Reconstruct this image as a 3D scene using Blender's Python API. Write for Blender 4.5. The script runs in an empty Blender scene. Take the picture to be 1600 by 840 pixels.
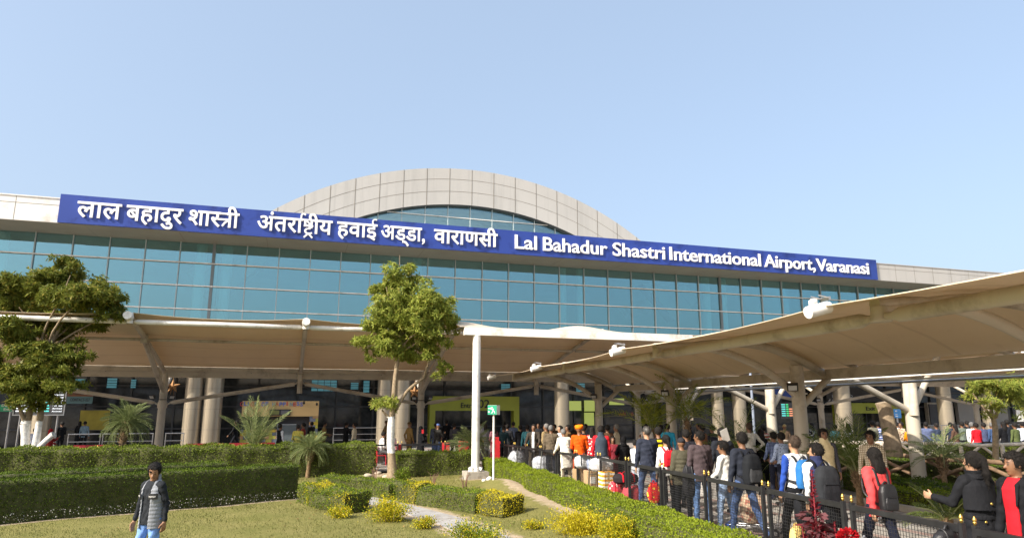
import bpy, math
import numpy as np
from math import radians, sin, cos, pi, tan, atan2, sqrt

# ------------------------------------------------------------------ scene, camera, light
S = bpy.context.scene
COL = S.collection
S.render.engine = 'CYCLES'
S.cycles.use_denoising = True
S.cycles.max_bounces = 8
S.cycles.transparent_max_bounces = 12
S.cycles.caustics_reflective = False
S.cycles.caustics_refractive = False
S.view_settings.view_transform = 'Standard'
S.view_settings.look = 'None'
S.view_settings.gamma = 1.0
S.view_settings.use_curve_mapping = False
S.view_settings.exposure = EXPOSURE = 1.14

CAM_H, PITCH, YAW, FPX = 2.5, radians(11.5), radians(17.65), 1067.0
cam = bpy.data.cameras.new('camera')
cam.sensor_width = 36.0
cam.lens = 36.0 * FPX / 1600.0
cam.clip_end = 2000
cam.clip_start = 0.1
cam_o = bpy.data.objects.new('camera', cam)
COL.objects.link(cam_o)
cam_o.location = (0, 0, CAM_H)
cam_o.rotation_euler = (radians(90) + PITCH, 0, -YAW)
S.camera = cam_o

SUN_EL = radians(36.0)
SUN_H = np.array([-0.935, -0.355])
SUN_H = SUN_H / np.linalg.norm(SUN_H)
SUN_V = np.array([SUN_H[0] * cos(SUN_EL), SUN_H[1] * cos(SUN_EL), sin(SUN_EL)])
world = bpy.data.worlds.new('World')
S.world = world
world.use_nodes = True
wn = world.node_tree
for n in list(wn.nodes):
    wn.nodes.remove(n)
w_out = wn.nodes.new('ShaderNodeOutputWorld')
w_bg = wn.nodes.new('ShaderNodeBackground')
w_sky = wn.nodes.new('ShaderNodeTexSky')
w_sky.sky_type = 'NISHITA'
w_sky.sun_disc = False
w_sky.sun_elevation = SUN_EL
w_sky.sun_rotation = atan2(SUN_H[0], SUN_H[1])
w_sky.air_density = 1.0
w_sky.dust_density = 5.5
w_sky.ozone_density = 1.3
w_bg.inputs['Strength'].default_value = 0.15
w_haze = wn.nodes.new('ShaderNodeMix')       # pale winter haze over the blue
w_haze.data_type = 'RGBA'
w_haze.inputs[0].default_value = 0.55
w_haze.inputs[7].default_value = (1.72, 2.16, 2.72, 1)
wn.links.new(w_sky.outputs[0], w_haze.inputs[6])
wn.links.new(w_haze.outputs[2], w_bg.inputs[0])
wn.links.new(w_bg.outputs[0], w_out.inputs[0])
sun = bpy.data.lights.new('sun', 'SUN')
sun.energy = 3.3
sun.angle = radians(0.53)
sun.color = (1.0, 0.93, 0.82)
sun_o = bpy.data.objects.new('sun', sun)
COL.objects.link(sun_o)
sun_o.location = (-60, -30, 50)
from mathutils import Vector, Matrix
sun_o.rotation_euler = Vector((-SUN_V[0], -SUN_V[1], -SUN_V[2])).to_track_quat('-Z', 'Y').to_euler()

# ------------------------------------------------------------------ survey of the place: picture ray -> real point on a known plane
_R = np.array([cos(YAW), -sin(YAW), 0.0])
_H = np.array([sin(YAW), cos(YAW), 0.0])
_F = _H * cos(PITCH) + np.array([0, 0, sin(PITCH)])
_U = -_H * sin(PITCH) + np.array([0, 0, cos(PITCH)])
_C = np.array([0, 0, CAM_H])


def ray(x, y):
    return _R * ((x - 800) / FPX) + _U * ((420 - y) / FPX) + _F


def atz(x, y, z):
    d = ray(x, y)
    return _C + d * ((z - CAM_H) / d[2])


def aty(x, y, Y):
    d = ray(x, y)
    return _C + d * (Y / d[1])


def along(x, d, z):
    """point at ground distance d (measured along the view) in picture column x, at height z"""
    w = d * cos(PITCH) + (z - CAM_H) * sin(PITCH)
    p = _H * d + _R * ((x - 800) / FPX * w)
    return np.array([p[0], p[1], z])


def paving_z(Y):
    return 0.08 + 0.22 * min(1.0, max(0.0, (28.0 - Y) / 12.0))


def ground_z(X, Y):
    t = np.clip((X - 4.4) / 2.2, 0, 1)
    z = 0.15 * t * t * (3 - 2 * t) * np.clip((30.0 - Y) / 12.0, 0.25, 1)
    z = z + 0.20 * np.exp(-(((X - 6.55) / .55) ** 2 + ((Y - 21.6) / 1.3) ** 2))
    z = z + 0.10 * np.exp(-(((X - 3.5) / .9) ** 2 + ((Y - 27.0) / .5) ** 2))
    return z


RNG = np.random.default_rng(7)


# ------------------------------------------------------------------ materials
def lin(c):
    if isinstance(c, str):
        c = c.lstrip('#')
        c = [int(c[i:i + 2], 16) / 255 for i in (0, 2, 4)]
    return tuple((v / 12.92 if v <= 0.04045 else ((v + 0.055) / 1.055) ** 2.4) for v in c)


class NT:
    def __init__(self, name):
        self.m = bpy.data.materials.new(name)
        self.m.use_nodes = True
        self.t = self.m.node_tree
        self.b = self.t.nodes['Principled BSDF']
        self.o = self.t.nodes['Material Output']

    def n(self, typ, **kw):
        nd = self.t.nodes.new(typ)
        for k, v in kw.items():
            if k.startswith('i_'):
                nd.inputs[k[2:].replace('_', ' ')].default_value = v
            else:
                setattr(nd, k, v)
        return nd

    def l(self, a, b):
        self.t.links.new(a, b)


def mix_rgb(t, fac, a, b, mode='MIX'):
    nd = t.n('ShaderNodeMix', data_type='RGBA', blend_type=mode)
    for sock, v in ((nd.inputs[0], fac), (nd.inputs[6], a), (nd.inputs[7], b)):
        if hasattr(v, 'node'):
            t.l(v, sock)
        else:
            sock.default_value = v if not isinstance(v, tuple) or len(v) != 3 else (*v, 1)
    return nd.outputs[2]


def ramp(t, fac, stops):
    nd = t.n('ShaderNodeValToRGB')
    el = nd.color_ramp.elements
    while len(el) < len(stops):
        el.new(0.5)
    for e, (p, c) in zip(el, stops):
        e.position = p
        e.color = (*c, 1) if len(c) == 3 else c
    t.l(fac, nd.inputs[0])
    return nd.outputs[0]


def noise(t, scale, detail=4, rough=0.55, coord='Object', vec=None):
    if vec is None:
        tc = t.n('ShaderNodeTexCoord')
        vec = tc.outputs[coord]
    nd = t.n('ShaderNodeTexNoise', i_Scale=scale, i_Detail=detail, i_Roughness=rough)
    t.l(vec, nd.inputs['Vector'])
    return nd.outputs['Fac']


def bump(t, height, strength=0.3, dist=0.02):
    nd = t.n('ShaderNodeBump', i_Strength=strength, i_Distance=dist)
    t.l(height, nd.inputs['Height'])
    t.l(nd.outputs[0], t.b.inputs['Normal'])


_mats = {}


def paint(name, col, rough=0.5, var=0.12, scale=3.0, metal=0.0, spec=0.5, bmp=0.0, grime=None):
    if name in _mats:
        return _mats[name]
    t = NT(name)
    c = lin(col) if isinstance(col, str) else col
    f = noise(t, scale, 5)
    a = tuple(max(0, v * (1 - var)) for v in c)
    b = tuple(min(1, v * (1 + var)) for v in c)
    out = ramp(t, f, [(0.3, a), (0.7, b)])
    if grime:
        f2 = noise(t, grime[1], 6, 0.7)
        out = mix_rgb(t, ramp(t, f2, [(0.5, (0, 0, 0)), (0.75, (1, 1, 1))]), out, lin(grime[0]))
    t.l(out, t.b.inputs['Base Color'])
    t.b.inputs['Roughness'].default_value = rough
    t.b.inputs['Metallic'].default_value = metal
    t.b.inputs['Specular IOR Level'].default_value = spec
    if bmp:
        bump(t, noise(t, scale * 12, 3), bmp, 0.01)
    _mats[name] = t.m
    return t.m


def leaf_mat(name, dark, light, trans=0.35, rough=0.5, extra=None):
    if name in _mats:
        return _mats[name]
    t = NT(name)
    g = t.n('ShaderNodeNewGeometry')
    stops = [(0.0, dark), (0.75, light)]
    if extra:
        stops = [(0.0, dark), (0.55, light), (0.85, light), (0.92, extra)]
    c = ramp(t, g.outputs['Random Per Island'], stops)
    f = noise(t, 0.9, 3)
    c = mix_rgb(t, 0.35, c, ramp(t, f, [(0.35, tuple(v * 0.75 for v in dark)), (0.65, light)]))
    t.l(c, t.b.inputs['Base Color'])
    t.b.inputs['Roughness'].default_value = rough
    t.b.inputs['Specular IOR Level'].default_value = 0.12
    tr = t.n('ShaderNodeBsdfTranslucent')
    t.l(c, tr.inputs[0])
    mx = t.n('ShaderNodeMixShader')
    mx.inputs[0].default_value = trans
    t.l(t.b.outputs[0], mx.inputs[1])
    t.l(tr.outputs[0], mx.inputs[2])
    t.l(mx.outputs[0], t.o.inputs['Surface'])
    _mats[name] = t.m
    return t.m


# ------------------------------------------------------------------ mesh builder
class MB:
    def __init__(self):
        self.v, self.f, self.m, self.s, self.n = [], [], [], [], 0
        self.big = []

    def add(self, verts, faces, mat=0, smooth=False):
        verts = np.asarray(verts, float).reshape(-1, 3)
        self.v.append(verts)
        for fc in faces:
            self.f.append(tuple(int(i) + self.n for i in fc))
            self.m.append(mat)
            self.s.append(smooth)
        self.n += len(verts)
        return self

    def quads(self, verts, quads, mat=0, smooth=False):
        """bulk numpy quads"""
        verts = np.asarray(verts, float).reshape(-1, 3)
        self.v.append(verts)
        self.big.append((np.asarray(quads, np.int64) + self.n, mat, smooth))
        self.n += len(verts)
        return self

    def box(self, x0, y0, z0, x1, y1, z1, mat=0):
        v = [(x0, y0, z0), (x1, y0, z0), (x1, y1, z0), (x0, y1, z0), (x0, y0, z1), (x1, y0, z1), (x1, y1, z1), (x0, y1, z1)]
        return self.add(v, [(0, 3, 2, 1), (4, 5, 6, 7), (0, 1, 5, 4), (1, 2, 6, 5), (2, 3, 7, 6), (3, 0, 4, 7)], mat)

    def obox(self, c, ax, ay, az, hx, hy, hz, mat=0):
        c, ax, ay, az = [np.asarray(q, float) for q in (c, ax, ay, az)]
        v = [c + ax * hx * i + ay * hy * j + az * hz * k for k in (-1, 1) for (i, j) in ((-1, -1), (1, -1), (1, 1), (-1, 1))]
        return self.add(v, [(0, 3, 2, 1), (4, 5, 6, 7), (0, 1, 5, 4), (1, 2, 6, 5), (2, 3, 7, 6), (3, 0, 4, 7)], mat)

    def beam(self, a, b, w, h, mat=0, up=(0, 0, 1)):
        a, b = np.asarray(a, float), np.asarray(b, float)
        d = b - a
        L = np.linalg.norm(d)
        d = d / L
        s = np.cross(d, up)
        s = s / np.linalg.norm(s)
        u = np.cross(s, d)
        return self.obox((a + b) / 2, d, s, u, L / 2, w / 2, h / 2, mat)

    def tube(self, pts, r, n=10, mat=0, caps=True, smooth=True, flat=1.0):
        pts = [np.asarray(p, float) for p in pts]
        rs = r if hasattr(r, '__len__') else [r] * len(pts)
        V, F = [], []
        ref = np.array([0, 0, 1.0])
        d0 = pts[-1] - pts[0]
        if abs(d0[2]) > 0.9 * np.linalg.norm(d0):
            ref = np.array([0, 1.0, 0])
        for i, p in enumerate(pts):
            d = pts[min(i + 1, len(pts) - 1)] - pts[max(i - 1, 0)]
            d = d / (np.linalg.norm(d) + 1e-9)
            s = np.cross(d, ref)
            s = s / (np.linalg.norm(s) + 1e-9)
            u = np.cross(s, d)
            for k in range(n):
                a = 2 * pi * k / n
                V.append(p + s * cos(a) * rs[i] + u * sin(a) * rs[i] * flat)
        m = len(pts)
        for i in range(m - 1):
            for k in range(n):
                F.append((i * n + k, i * n + (k + 1) % n, (i + 1) * n + (k + 1) % n, (i + 1) * n + k))
        self.add(V, F, mat, smooth)
        if caps:
            self.add(V[:n], [tuple(range(n))[::-1]], mat)
            self.add(V[-n:], [tuple(range(n))], mat)
        return self

    def grid(self, P, mat=0, smooth=True, thick=0.0):
        """P: array (nu, nv, 3)"""
        P = np.asarray(P, float)
        nu, nv = P.shape[:2]
        F = [(i * nv + j, (i + 1) * nv + j, (i + 1) * nv + j + 1, i * nv + j + 1) for i in range(nu - 1) for j in range(nv - 1)]
        if not thick:
            return self.add(P.reshape(-1, 3), F, mat, smooth)
        Q = P - np.array([0, 0, thick])
        self.add(P.reshape(-1, 3), F, mat, smooth)
        self.add(Q.reshape(-1, 3), [f[::-1] for f in F], mat, smooth)
        ring = [(i, 0) for i in range(nu)] + [(nu - 1, j) for j in range(1, nv)] + [(i, nv - 1) for i in range(nu - 2, -1, -1)] + [(0, j) for j in range(nv - 2, 0, -1)]
        V = [P[a] for a in ring] + [Q[a] for a in ring]
        k = len(ring)
        return self.add(V, [(i, i + k, (i + 1) % k + k, (i + 1) % k) for i in range(k)], mat)

    def prism(self, poly, z0, z1, mat=0):
        n = len(poly)
        V = [(x, y, z0) for x, y in poly] + [(x, y, z1) for x, y in poly]
        F = [tuple(range(n))[::-1], tuple(range(n, 2 * n))] + [(i, (i + 1) % n, (i + 1) % n + n, i + n) for i in range(n)]
        return self.add(V, F, mat)

    def lathe(self, prof, c=(0, 0, 0), n=16, mat=0):
        V = [(c[0] + r * cos(2 * pi * k / n), c[1] + r * sin(2 * pi * k / n), c[2] + z) for r, z in prof for k in range(n)]
        m = len(prof)
        F = [(i * n + k, i * n + (k + 1) % n, (i + 1) * n + (k + 1) % n, (i + 1) * n + k) for i in range(m - 1) for k in range(n)]
        return self.add(V, F, mat, True)

    def build(self, name, mats, parent=None, local=False):
        me = bpy.data.meshes.new(name)
        V = np.concatenate(self.v) if self.v else np.zeros((0, 3))
        if parent is not None and not local:
            r = parent
            while r.parent:
                r = r.parent
            V = V - np.array(r.location)
        nb = sum(len(q) for q, _, _ in self.big)
        if self.big and not self.f:
            Q = np.concatenate([q for q, _, _ in self.big])
            k = Q.shape[1]
            me.vertices.add(len(V))
            me.vertices.foreach_set('co', V.astype(np.float32).ravel())
            me.loops.add(Q.size)
            me.loops.foreach_set('vertex_index', Q.astype(np.int32).ravel())
            me.polygons.add(len(Q))
            me.polygons.foreach_set('loop_start', np.arange(0, Q.size, k, dtype=np.int32))
            mi = np.concatenate([np.broadcast_to(np.asarray(m), (len(q),)) for q, m, _ in self.big]).astype(np.int32)
            sm = np.concatenate([np.full(len(q), s, bool) for q, _, s in self.big])
            me.polygons.foreach_set('material_index', mi)
            me.polygons.foreach_set('use_smooth', sm)
            me.update(calc_edges=True)
            me.validate()
        else:
            F = list(self.f)
            M = list(self.m)
            SM = list(self.s)
            for q, m, s in self.big:
                F += [tuple(a) for a in q.tolist()]
                M += [int(x) for x in np.broadcast_to(np.asarray(m), (len(q),))]
                SM += [s] * len(q)
            me.from_pydata(V.tolist(), [], F)
            me.polygons.foreach_set('material_index', np.array(M, np.int32))
            me.polygons.foreach_set('use_smooth', np.array(SM, bool))
            me.update()
        for m in (mats if isinstance(mats, (list, tuple)) else [mats]):
            me.materials.append(m)
        o = bpy.data.objects.new(name, me)
        COL.objects.link(o)
        if parent is not None:
            o.parent = parent
        return o


def tag(o, label=None, cat=None, group=None, kind=None):
    if label:
        o['label'] = label
    if cat:
        o['category'] = cat
    if group:
        o['group'] = group
    if kind:
        o['kind'] = kind
    return o


def thing(name, loc, label, cat, group=None, rz=0.0):
    o = bpy.data.objects.new(name, None)
    o.empty_display_size = 0.2
    COL.objects.link(o)
    o.location = tuple(float(a) for a in loc)
    o.rotation_euler = (0, 0, rz)
    return tag(o, label, cat, group)


def copy_tree(o, parent=None):
    c = o.copy()
    COL.objects.link(c)
    c.parent = parent
    for ch in list(o.children):
        copy_tree(ch, c)
    return c


def text_mesh(body, size=1.0, extrude=0.02, offset=0.0, bevel=0.0, align='LEFT'):
    cu = bpy.data.curves.new('t', 'FONT')
    cu.body = body
    cu.size = size
    cu.extrude = extrude
    cu.offset = offset
    cu.bevel_depth = bevel
    cu.bevel_resolution = 1
    cu.resolution_u = 4
    cu.align_x = align
    ob = bpy.data.objects.new('t', cu)
    COL.objects.link(ob)
    bpy.context.view_layer.update()
    dg = bpy.context.evaluated_depsgraph_get()
    me = ob.evaluated_get(dg).to_mesh()
    n = len(me.vertices)
    V = np.zeros(n * 3, np.float32)
    me.vertices.foreach_get('co', V)
    V = V.reshape(-1, 3).astype(float)
    F = [tuple(p.vertices) for p in me.polygons]
    ob.evaluated_get(dg).to_mesh_clear()
    bpy.data.objects.remove(ob)
    bpy.data.curves.remove(cu)
    return V, F


def text_on(mb, body, origin, xdir, updir, width=None, height=1.0, extrude=0.01, offset=0.0, align='LEFT', mat=0, bevel=0.0):
    """lay text on a plane: width = total run, height = font size"""
    V, F = text_mesh(body, 1.0, extrude / max(height, 1e-6), offset, bevel, align)
    if not len(V):
        return
    xd, ud = np.asarray(xdir, float), np.asarray(updir, float)
    nd = np.cross(xd, ud)
    ex = V[:, 0].max() - V[:, 0].min()
    sx = (width / ex) if width else height
    P = np.asarray(origin, float) + V[:, :1] * sx * xd + V[:, 1:2] * height * ud + V[:, 2:3] * height * nd
    mb.add(P, F, mat)


# ------------------------------------------------------------------ signed-distance modelling (bodies, bags): one continuous surface
class SDF:
    def __init__(self):
        self.p = []

    def cone(self, a, b, ra, rb, label=0, k=0.02, op='+'):
        a, b = np.asarray(a, float), np.asarray(b, float)
        r = max(ra, rb)
        self.p.append(('c', label, k, op, np.minimum(a, b) - r, np.maximum(a, b) + r, (a, b, ra, rb)))

    def ell(self, c, r, label=0, k=0.02, M=None, op='+'):
        c, r = np.asarray(c, float), np.asarray(r, float)
        e = r if M is None else np.sqrt(((np.asarray(M) * r[None, :]) ** 2).sum(1))
        self.p.append(('e', label, k, op, c - e, c + e, (c, r, M)))

    def rings(self, c, secs, label=0, k=0.02, M=None, op='+', rip=(0, 1), pw=2.0):
        """stack of ellipses along local z: secs = [(z, rx, ry)]"""
        c = np.asarray(c, float)
        zz = np.array([s[0] for s in secs], float)
        rx = np.array([s[1] for s in secs], float)
        ry = np.array([s[2] for s in secs], float)
        M = np.eye(3) if M is None else np.asarray(M)
        cs = np.array([c + M @ np.array([i * rx.max() * 1.05, j * ry.max() * 1.05, z]) for i in (-1, 1) for j in (-1, 1) for z in (zz.min(), zz.max())])
        self.p.append(('r', label, k, op, cs.min(0), cs.max(0), (c, zz, rx, ry, M, rip, pw)))

    def rbox(self, c, h, r=0.02, label=0, k=0.01, M=None, op='+'):
        c, h = np.asarray(c, float), np.asarray(h, float)
        M = np.eye(3) if M is None else np.asarray(M)
        e = np.abs(M) @ h
        self.p.append(('b', label, k, op, c - e, c + e, (c, h, r, M)))

    def mesh(self, cell):
        add = [q for q in self.p if q[3] == '+']
        lo = np.min([q[4] for q in add], 0) - 3 * cell
        hi = np.max([q[5] for q in add], 0) + 3 * cell
        n = np.ceil((hi - lo) / cell).astype(int) + 1
        ax = [lo[i] + cell * np.arange(n[i]) for i in range(3)]
        V = np.full(n, 0.08, np.float32)
        B = np.full(n, 0.08, np.float32)
        L = np.zeros(n, np.int8)
        for typ, lab, k, op, bl, bh, a in self.p:
            mar = k + 2.5 * cell
            i0 = np.maximum(0, np.floor((bl - mar - lo) / cell).astype(int))
            i1 = np.minimum(n, np.ceil((bh + mar - lo) / cell).astype(int) + 1)
            if (i1 <= i0).any():
                continue
            sl = tuple(slice(i0[i], i1[i]) for i in range(3))
            x = ax[0][sl[0]].astype(np.float32)[:, None, None]
            y = ax[1][sl[1]].astype(np.float32)[None, :, None]
            z = ax[2][sl[2]].astype(np.float32)[None, None, :]
            if typ == 'c':
                A, Bq, ra, rb = a
                d = Bq - A
                L2 = float(d @ d) + 1e-12
                t = ((x - A[0]) * d[0] + (y - A[1]) * d[1] + (z - A[2]) * d[2]) / L2
                t = np.clip(t, 0, 1)
                D = np.sqrt((x - A[0] - t * d[0]) ** 2 + (y - A[1] - t * d[1]) ** 2 + (z - A[2] - t * d[2]) ** 2) - (ra + (rb - ra) * t)
            else:
                c, M = a[0], a[-1] if typ != 'r' else a[4]
                px, py, pz = x - c[0], y - c[1], z - c[2]
                if M is not None:
                    M = np.asarray(M)
                    px, py, pz = (px * M[0, 0] + py * M[1, 0] + pz * M[2, 0], px * M[0, 1] + py * M[1, 1] + pz * M[2, 1], px * M[0, 2] + py * M[1, 2] + pz * M[2, 2])
                if typ == 'e':
                    r = a[1]
                    q = np.sqrt((px / r[0]) ** 2 + (py / r[1]) ** 2 + (pz / r[2]) ** 2)
                    g = np.sqrt((px / r[0] ** 2) ** 2 + (py / r[1] ** 2) ** 2 + (pz / r[2] ** 2) ** 2) + 1e-6
                    D = q * (q - 1) / g
                elif typ == 'r':
                    _, zz, rx, ry, _, rip, pw = a
                    pz = pz + 0 * px + 0 * py
                    sx = np.interp(pz, zz, rx)
                    sy = np.interp(pz, zz, ry)
                    if rip[0]:
                        w = rip[0] * np.abs(np.sin(pi * pz / rip[1]))
                        sx = sx + w
                        sy = sy + w
                    if pw == 2.0:
                        q = np.sqrt((px / sx) ** 2 + (py / sy) ** 2)
                    else:
                        q = (np.abs(px / sx) ** pw + np.abs(py / sy) ** pw) ** (1 / pw)
                    D = (q - 1) * np.minimum(sx, sy)
                    D = np.maximum(D, np.maximum(pz - zz.max(), zz.min() - pz))
                else:
                    _, h, r, _ = a
                    qx, qy, qz = np.abs(px) - h[0] + r, np.abs(py) - h[1] + r, np.abs(pz) - h[2] + r
                    D = np.sqrt(np.maximum(qx, 0) ** 2 + np.maximum(qy, 0) ** 2 + np.maximum(qz, 0) ** 2) + np.minimum(np.maximum(qx, np.maximum(qy, qz)), 0) - r
            D = D.astype(np.float32)
            cur = V[sl]
            if op == '-':
                V[sl] = np.maximum(cur, -D)
                continue
            if k > 0:
                hh = np.clip(0.5 + 0.5 * (cur - D) / k, 0, 1)
                V[sl] = cur * (1 - hh) + D * hh - k * hh * (1 - hh)
            else:
                V[sl] = np.minimum(cur, D)
            bb = B[sl]
            msk = D < bb
            bb[msk] = D[msk]
            L[sl][msk] = lab
        return nets(V, L, lo, cell)


def nets(V, L, lo, cell):
    n = V.shape
    ins = V < 0
    c8 = [(i, j, k) for i in (0, 1) for j in (0, 1) for k in (0, 1)]
    sub = lambda A, o: A[o[0]:n[0] - 1 + o[0], o[1]:n[1] - 1 + o[1], o[2]:n[2] - 1 + o[2]]
    cnt = sum(sub(ins, o).astype(np.int8) for o in c8)
    act = (cnt > 0) & (cnt < 8)
    idx = np.full(act.shape, -1, np.int64)
    cells = np.argwhere(act)
    idx[act] = np.arange(len(cells))
    P = np.zeros((len(cells), 3))
    W = np.zeros(len(cells))
    ii, jj, kk = cells.T
    vals = {o: V[ii + o[0], jj + o[1], kk + o[2]] for o in c8}
    for o in c8:
        for a in range(3):
            if o[a] == 0:
                o2 = tuple(o[q] + (q == a) for q in range(3))
                v0, v1 = vals[o], vals[o2]
                cr = (v0 < 0) != (v1 < 0)
                t = np.where(cr, v0 / (v0 - v1 + 1e-12), 0)
                q = np.zeros((len(cells), 3))
                q[:] = o
                q[:, a] += t
                P[cr] += q[cr]
                W[cr] += 1
    P = (cells + P / np.maximum(W, 1)[:, None]) * cell + lo
    quads, labs = [], []
    for a in range(3):
        b, c = (a + 1) % 3, (a + 2) % 3
        s0 = [slice(None)] * 3
        s1 = [slice(None)] * 3
        s0[a], s1[a] = slice(0, n[a] - 1), slice(1, n[a])
        x = ins[tuple(s0)] != ins[tuple(s1)]
        e = np.argwhere(x)
        e = e[(e[:, b] > 0) & (e[:, c] > 0) & (e[:, b] < n[b] - 1) & (e[:, c] < n[c] - 1)]
        f0 = ins[tuple(e.T)]
        o = np.zeros(3, int)

        def at(db, dc):
            q = e.copy()
            q[:, b] -= db
            q[:, c] -= dc
            return idx[tuple(q.T)]
        Q = np.stack([at(1, 1), at(0, 1), at(0, 0), at(1, 0)], 1)
        Q[~f0] = Q[~f0][:, ::-1]
        ok = (Q >= 0).all(1)
        quads.append(Q[ok])
        e2 = e.copy()
        e2[:, a] += (~f0)
        labs.append(L[tuple(e2.T)][ok])
    return P, np.concatenate(quads), np.concatenate(labs)


def rotz(a):
    c, s = cos(a), sin(a)
    return np.array([[c, -s, 0], [s, c, 0], [0, 0, 1.0]])


def rotx(a):
    c, s = cos(a), sin(a)
    return np.array([[1, 0, 0], [0, c, -s], [0, s, c.real]])


def roty(a):
    c, s = cos(a), sin(a)
    return np.array([[c, 0, s], [0, 1, 0], [-s, 0, c]])


def fold(P, Q, Lb, labels, amp):
    """soft cloth folds: push the clothed vertices along their normals"""
    A, B_, C_ = P[Q[:, 0]], P[Q[:, 1]], P[Q[:, 2]]
    fn = np.cross(B_ - A, C_ - A)
    N = np.zeros_like(P)
    for k in range(4):
        np.add.at(N, Q[:, k], fn)
    N /= np.linalg.norm(N, axis=1)[:, None] + 1e-12
    w = np.zeros(len(P))
    for k in range(4):
        w[Q[np.isin(Lb, labels), k]] = 1
    x, y, z = P.T
    f = np.sin(34 * z + 6 * np.sin(9 * x + 4 * y) + 16 * x) * np.sin(11 * z + 13 * y + 2.0) + .6 * np.sin(61 * z - 21 * x + 4 * np.sin(15 * y)) * np.sin(8 * x + 9 * z)
    return P + N * (f * w * amp)[:, None]


def sdf_part(sdf, name, mats, parent, cell, scale=1.0, folds=None):
    P, Q, Lb = sdf.mesh(cell)
    if folds:
        P = fold(P, Q, Lb, folds[0], folds[1])
    mb = MB()
    mb.quads(P * scale, Q, Lb, True)
    return mb.build(name, mats, parent, local=True)

# ================================================================== MATERIALS
M_cream = paint('cream_steel', (0.52, 0.465, 0.375), 0.45, 0.05, 1.5, grime=((0.46, 0.40, 0.315), 0.8))
M_white = paint('white_steel', (0.80, 0.78, 0.74), 0.4, 0.05, 2.0, grime=((0.70, 0.66, 0.58), 1.7))
M_black = paint('black_steel', (0.02, 0.02, 0.022), 0.4, 0.3, 5)
M_brass = paint('brass', (0.62, 0.42, 0.10), 0.35, 0.1, 8, metal=0.8)
M_chrome = paint('stainless_steel', (0.45, 0.45, 0.46), 0.3, 0.1, 8, metal=0.9)
M_parapet_w = paint('white_cladding', (0.74, 0.72, 0.68), 0.5, 0.05, 0.6, grime=((0.62, 0.58, 0.50), 0.5))
def cladding(name, col):
    t = NT(name)
    tc = t.n('ShaderNodeTexCoord')
    mp = t.n('ShaderNodeMapping')
    mp.inputs['Scale'].default_value = (2.2, 2.2, 0.12)
    t.l(tc.outputs['Object'], mp.inputs[0])
    st = noise(t, 1.0, 5, .65, vec=mp.outputs[0])
    c = ramp(t, noise(t, .35, 3), [(.3, tuple(v * .96 for v in col)), (.7, tuple(v * 1.03 for v in col))])
    c = mix_rgb(t, ramp(t, st, [(.50, (0, 0, 0)), (.80, (.55, .55, .55))]), c, tuple(v * .72 for v in col))
    t.l(c, t.b.inputs['Base Color'])
    t.b.inputs['Roughness'].default_value = .55
    return t.m


M_parapet_b = cladding('beige_cladding', (0.44, 0.425, 0.40))
M_joint = paint('panel_joint', (0.20, 0.18, 0.15), 0.8)
M_soffit = paint('soffit_metal', (0.29, 0.265, 0.215), 0.5, 0.08, 0.5)
M_signblue = paint('sign_blue', (0.026, 0.055, 0.28), 0.38, 0.08, 0.35, grime=((0.038, 0.066, 0.28), 0.55))
M_letter = paint('letter_white', (0.86, 0.85, 0.83), 0.4, 0.02)
M_mull = paint('mullion_aluminium', (0.36, 0.44, 0.46), 0.4, 0.06, 2.0)
M_mull_dark = paint('mullion_dark', (0.16, 0.19, 0.20), 0.4, 0.06, 2.0)
M_column = paint('column_cladding', (0.42, 0.36, 0.27), 0.28, 0.06, 1.0, metal=0.55)
M_dark = paint('dark_frame', (0.07, 0.072, 0.078), 0.5, 0.2, 2)
M_darkin = paint('dark_interior', (0.05, 0.05, 0.052), 0.85, 0.3, 0.8)
M_slab = paint('porch_slab', (0.22, 0.20, 0.18), 0.8, 0.1, 0.8)
M_conc = paint('concrete', (0.36, 0.33, 0.28), 0.9, 0.15, 3.0, bmp=0.3, grime=((0.22, 0.19, 0.15), 2.0))
M_lime = paint('lime_panel', (0.33, 0.36, 0.035), 0.5, 0.08, 1.0)
M_red = paint('red_paint', (0.62, 0.03, 0.04), 0.45, 0.1, 4)
M_text_dark = paint('text_dark', (0.02, 0.02, 0.02), 0.6)
M_teal = paint('teal_interior', (0.40, 0.56, 0.58), 0.9, 0.1, 0.4)
M_pale = paint('pale_interior', (0.88, 0.90, 0.88), 0.7, 0.05, 0.6)


def fabric_mat():
    t = NT('membrane_fabric')
    c = ramp(t, noise(t, 0.6, 5), [(0.3, (0.75, 0.64, 0.48)), (0.7, (0.80, 0.70, 0.54))])
    st = noise(t, 1.9, 6, 0.7)
    c = mix_rgb(t, ramp(t, st, [(0.55, (0, 0, 0)), (0.8, (0.5, 0.5, 0.5))]), c, (0.50, 0.41, 0.30))
    tc = t.n('ShaderNodeTexCoord')
    for ax, sc in (('Y', .19),):
        wv = t.n('ShaderNodeTexWave', bands_direction=ax, i_Scale=sc, i_Distortion=0.6)
        t.l(tc.outputs['Object'], wv.inputs['Vector'])
        c = mix_rgb(t, ramp(t, wv.outputs['Fac'], [(.985, (0, 0, 0)), (.995, (.28, .28, .28))]), c, (0.40, 0.33, 0.24))
    bump(t, noise(t, 0.9, 4, 0.6), 0.25, 0.08)
    t.l(c, t.b.inputs['Base Color'])
    t.b.inputs['Roughness'].default_value = 0.6
    t.b.inputs['Specular IOR Level'].default_value = 0.25
    tr = t.n('ShaderNodeBsdfTranslucent')
    tr.inputs[0].default_value = (0.55, 0.40, 0.22, 1)
    mx = t.n('ShaderNodeMixShader')
    mx.inputs[0].default_value = 0.24
    t.l(t.b.outputs[0], mx.inputs[1])
    t.l(tr.outputs[0], mx.inputs[2])
    t.l(mx.outputs[0], t.o.inputs['Surface'])
    return t.m


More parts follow.
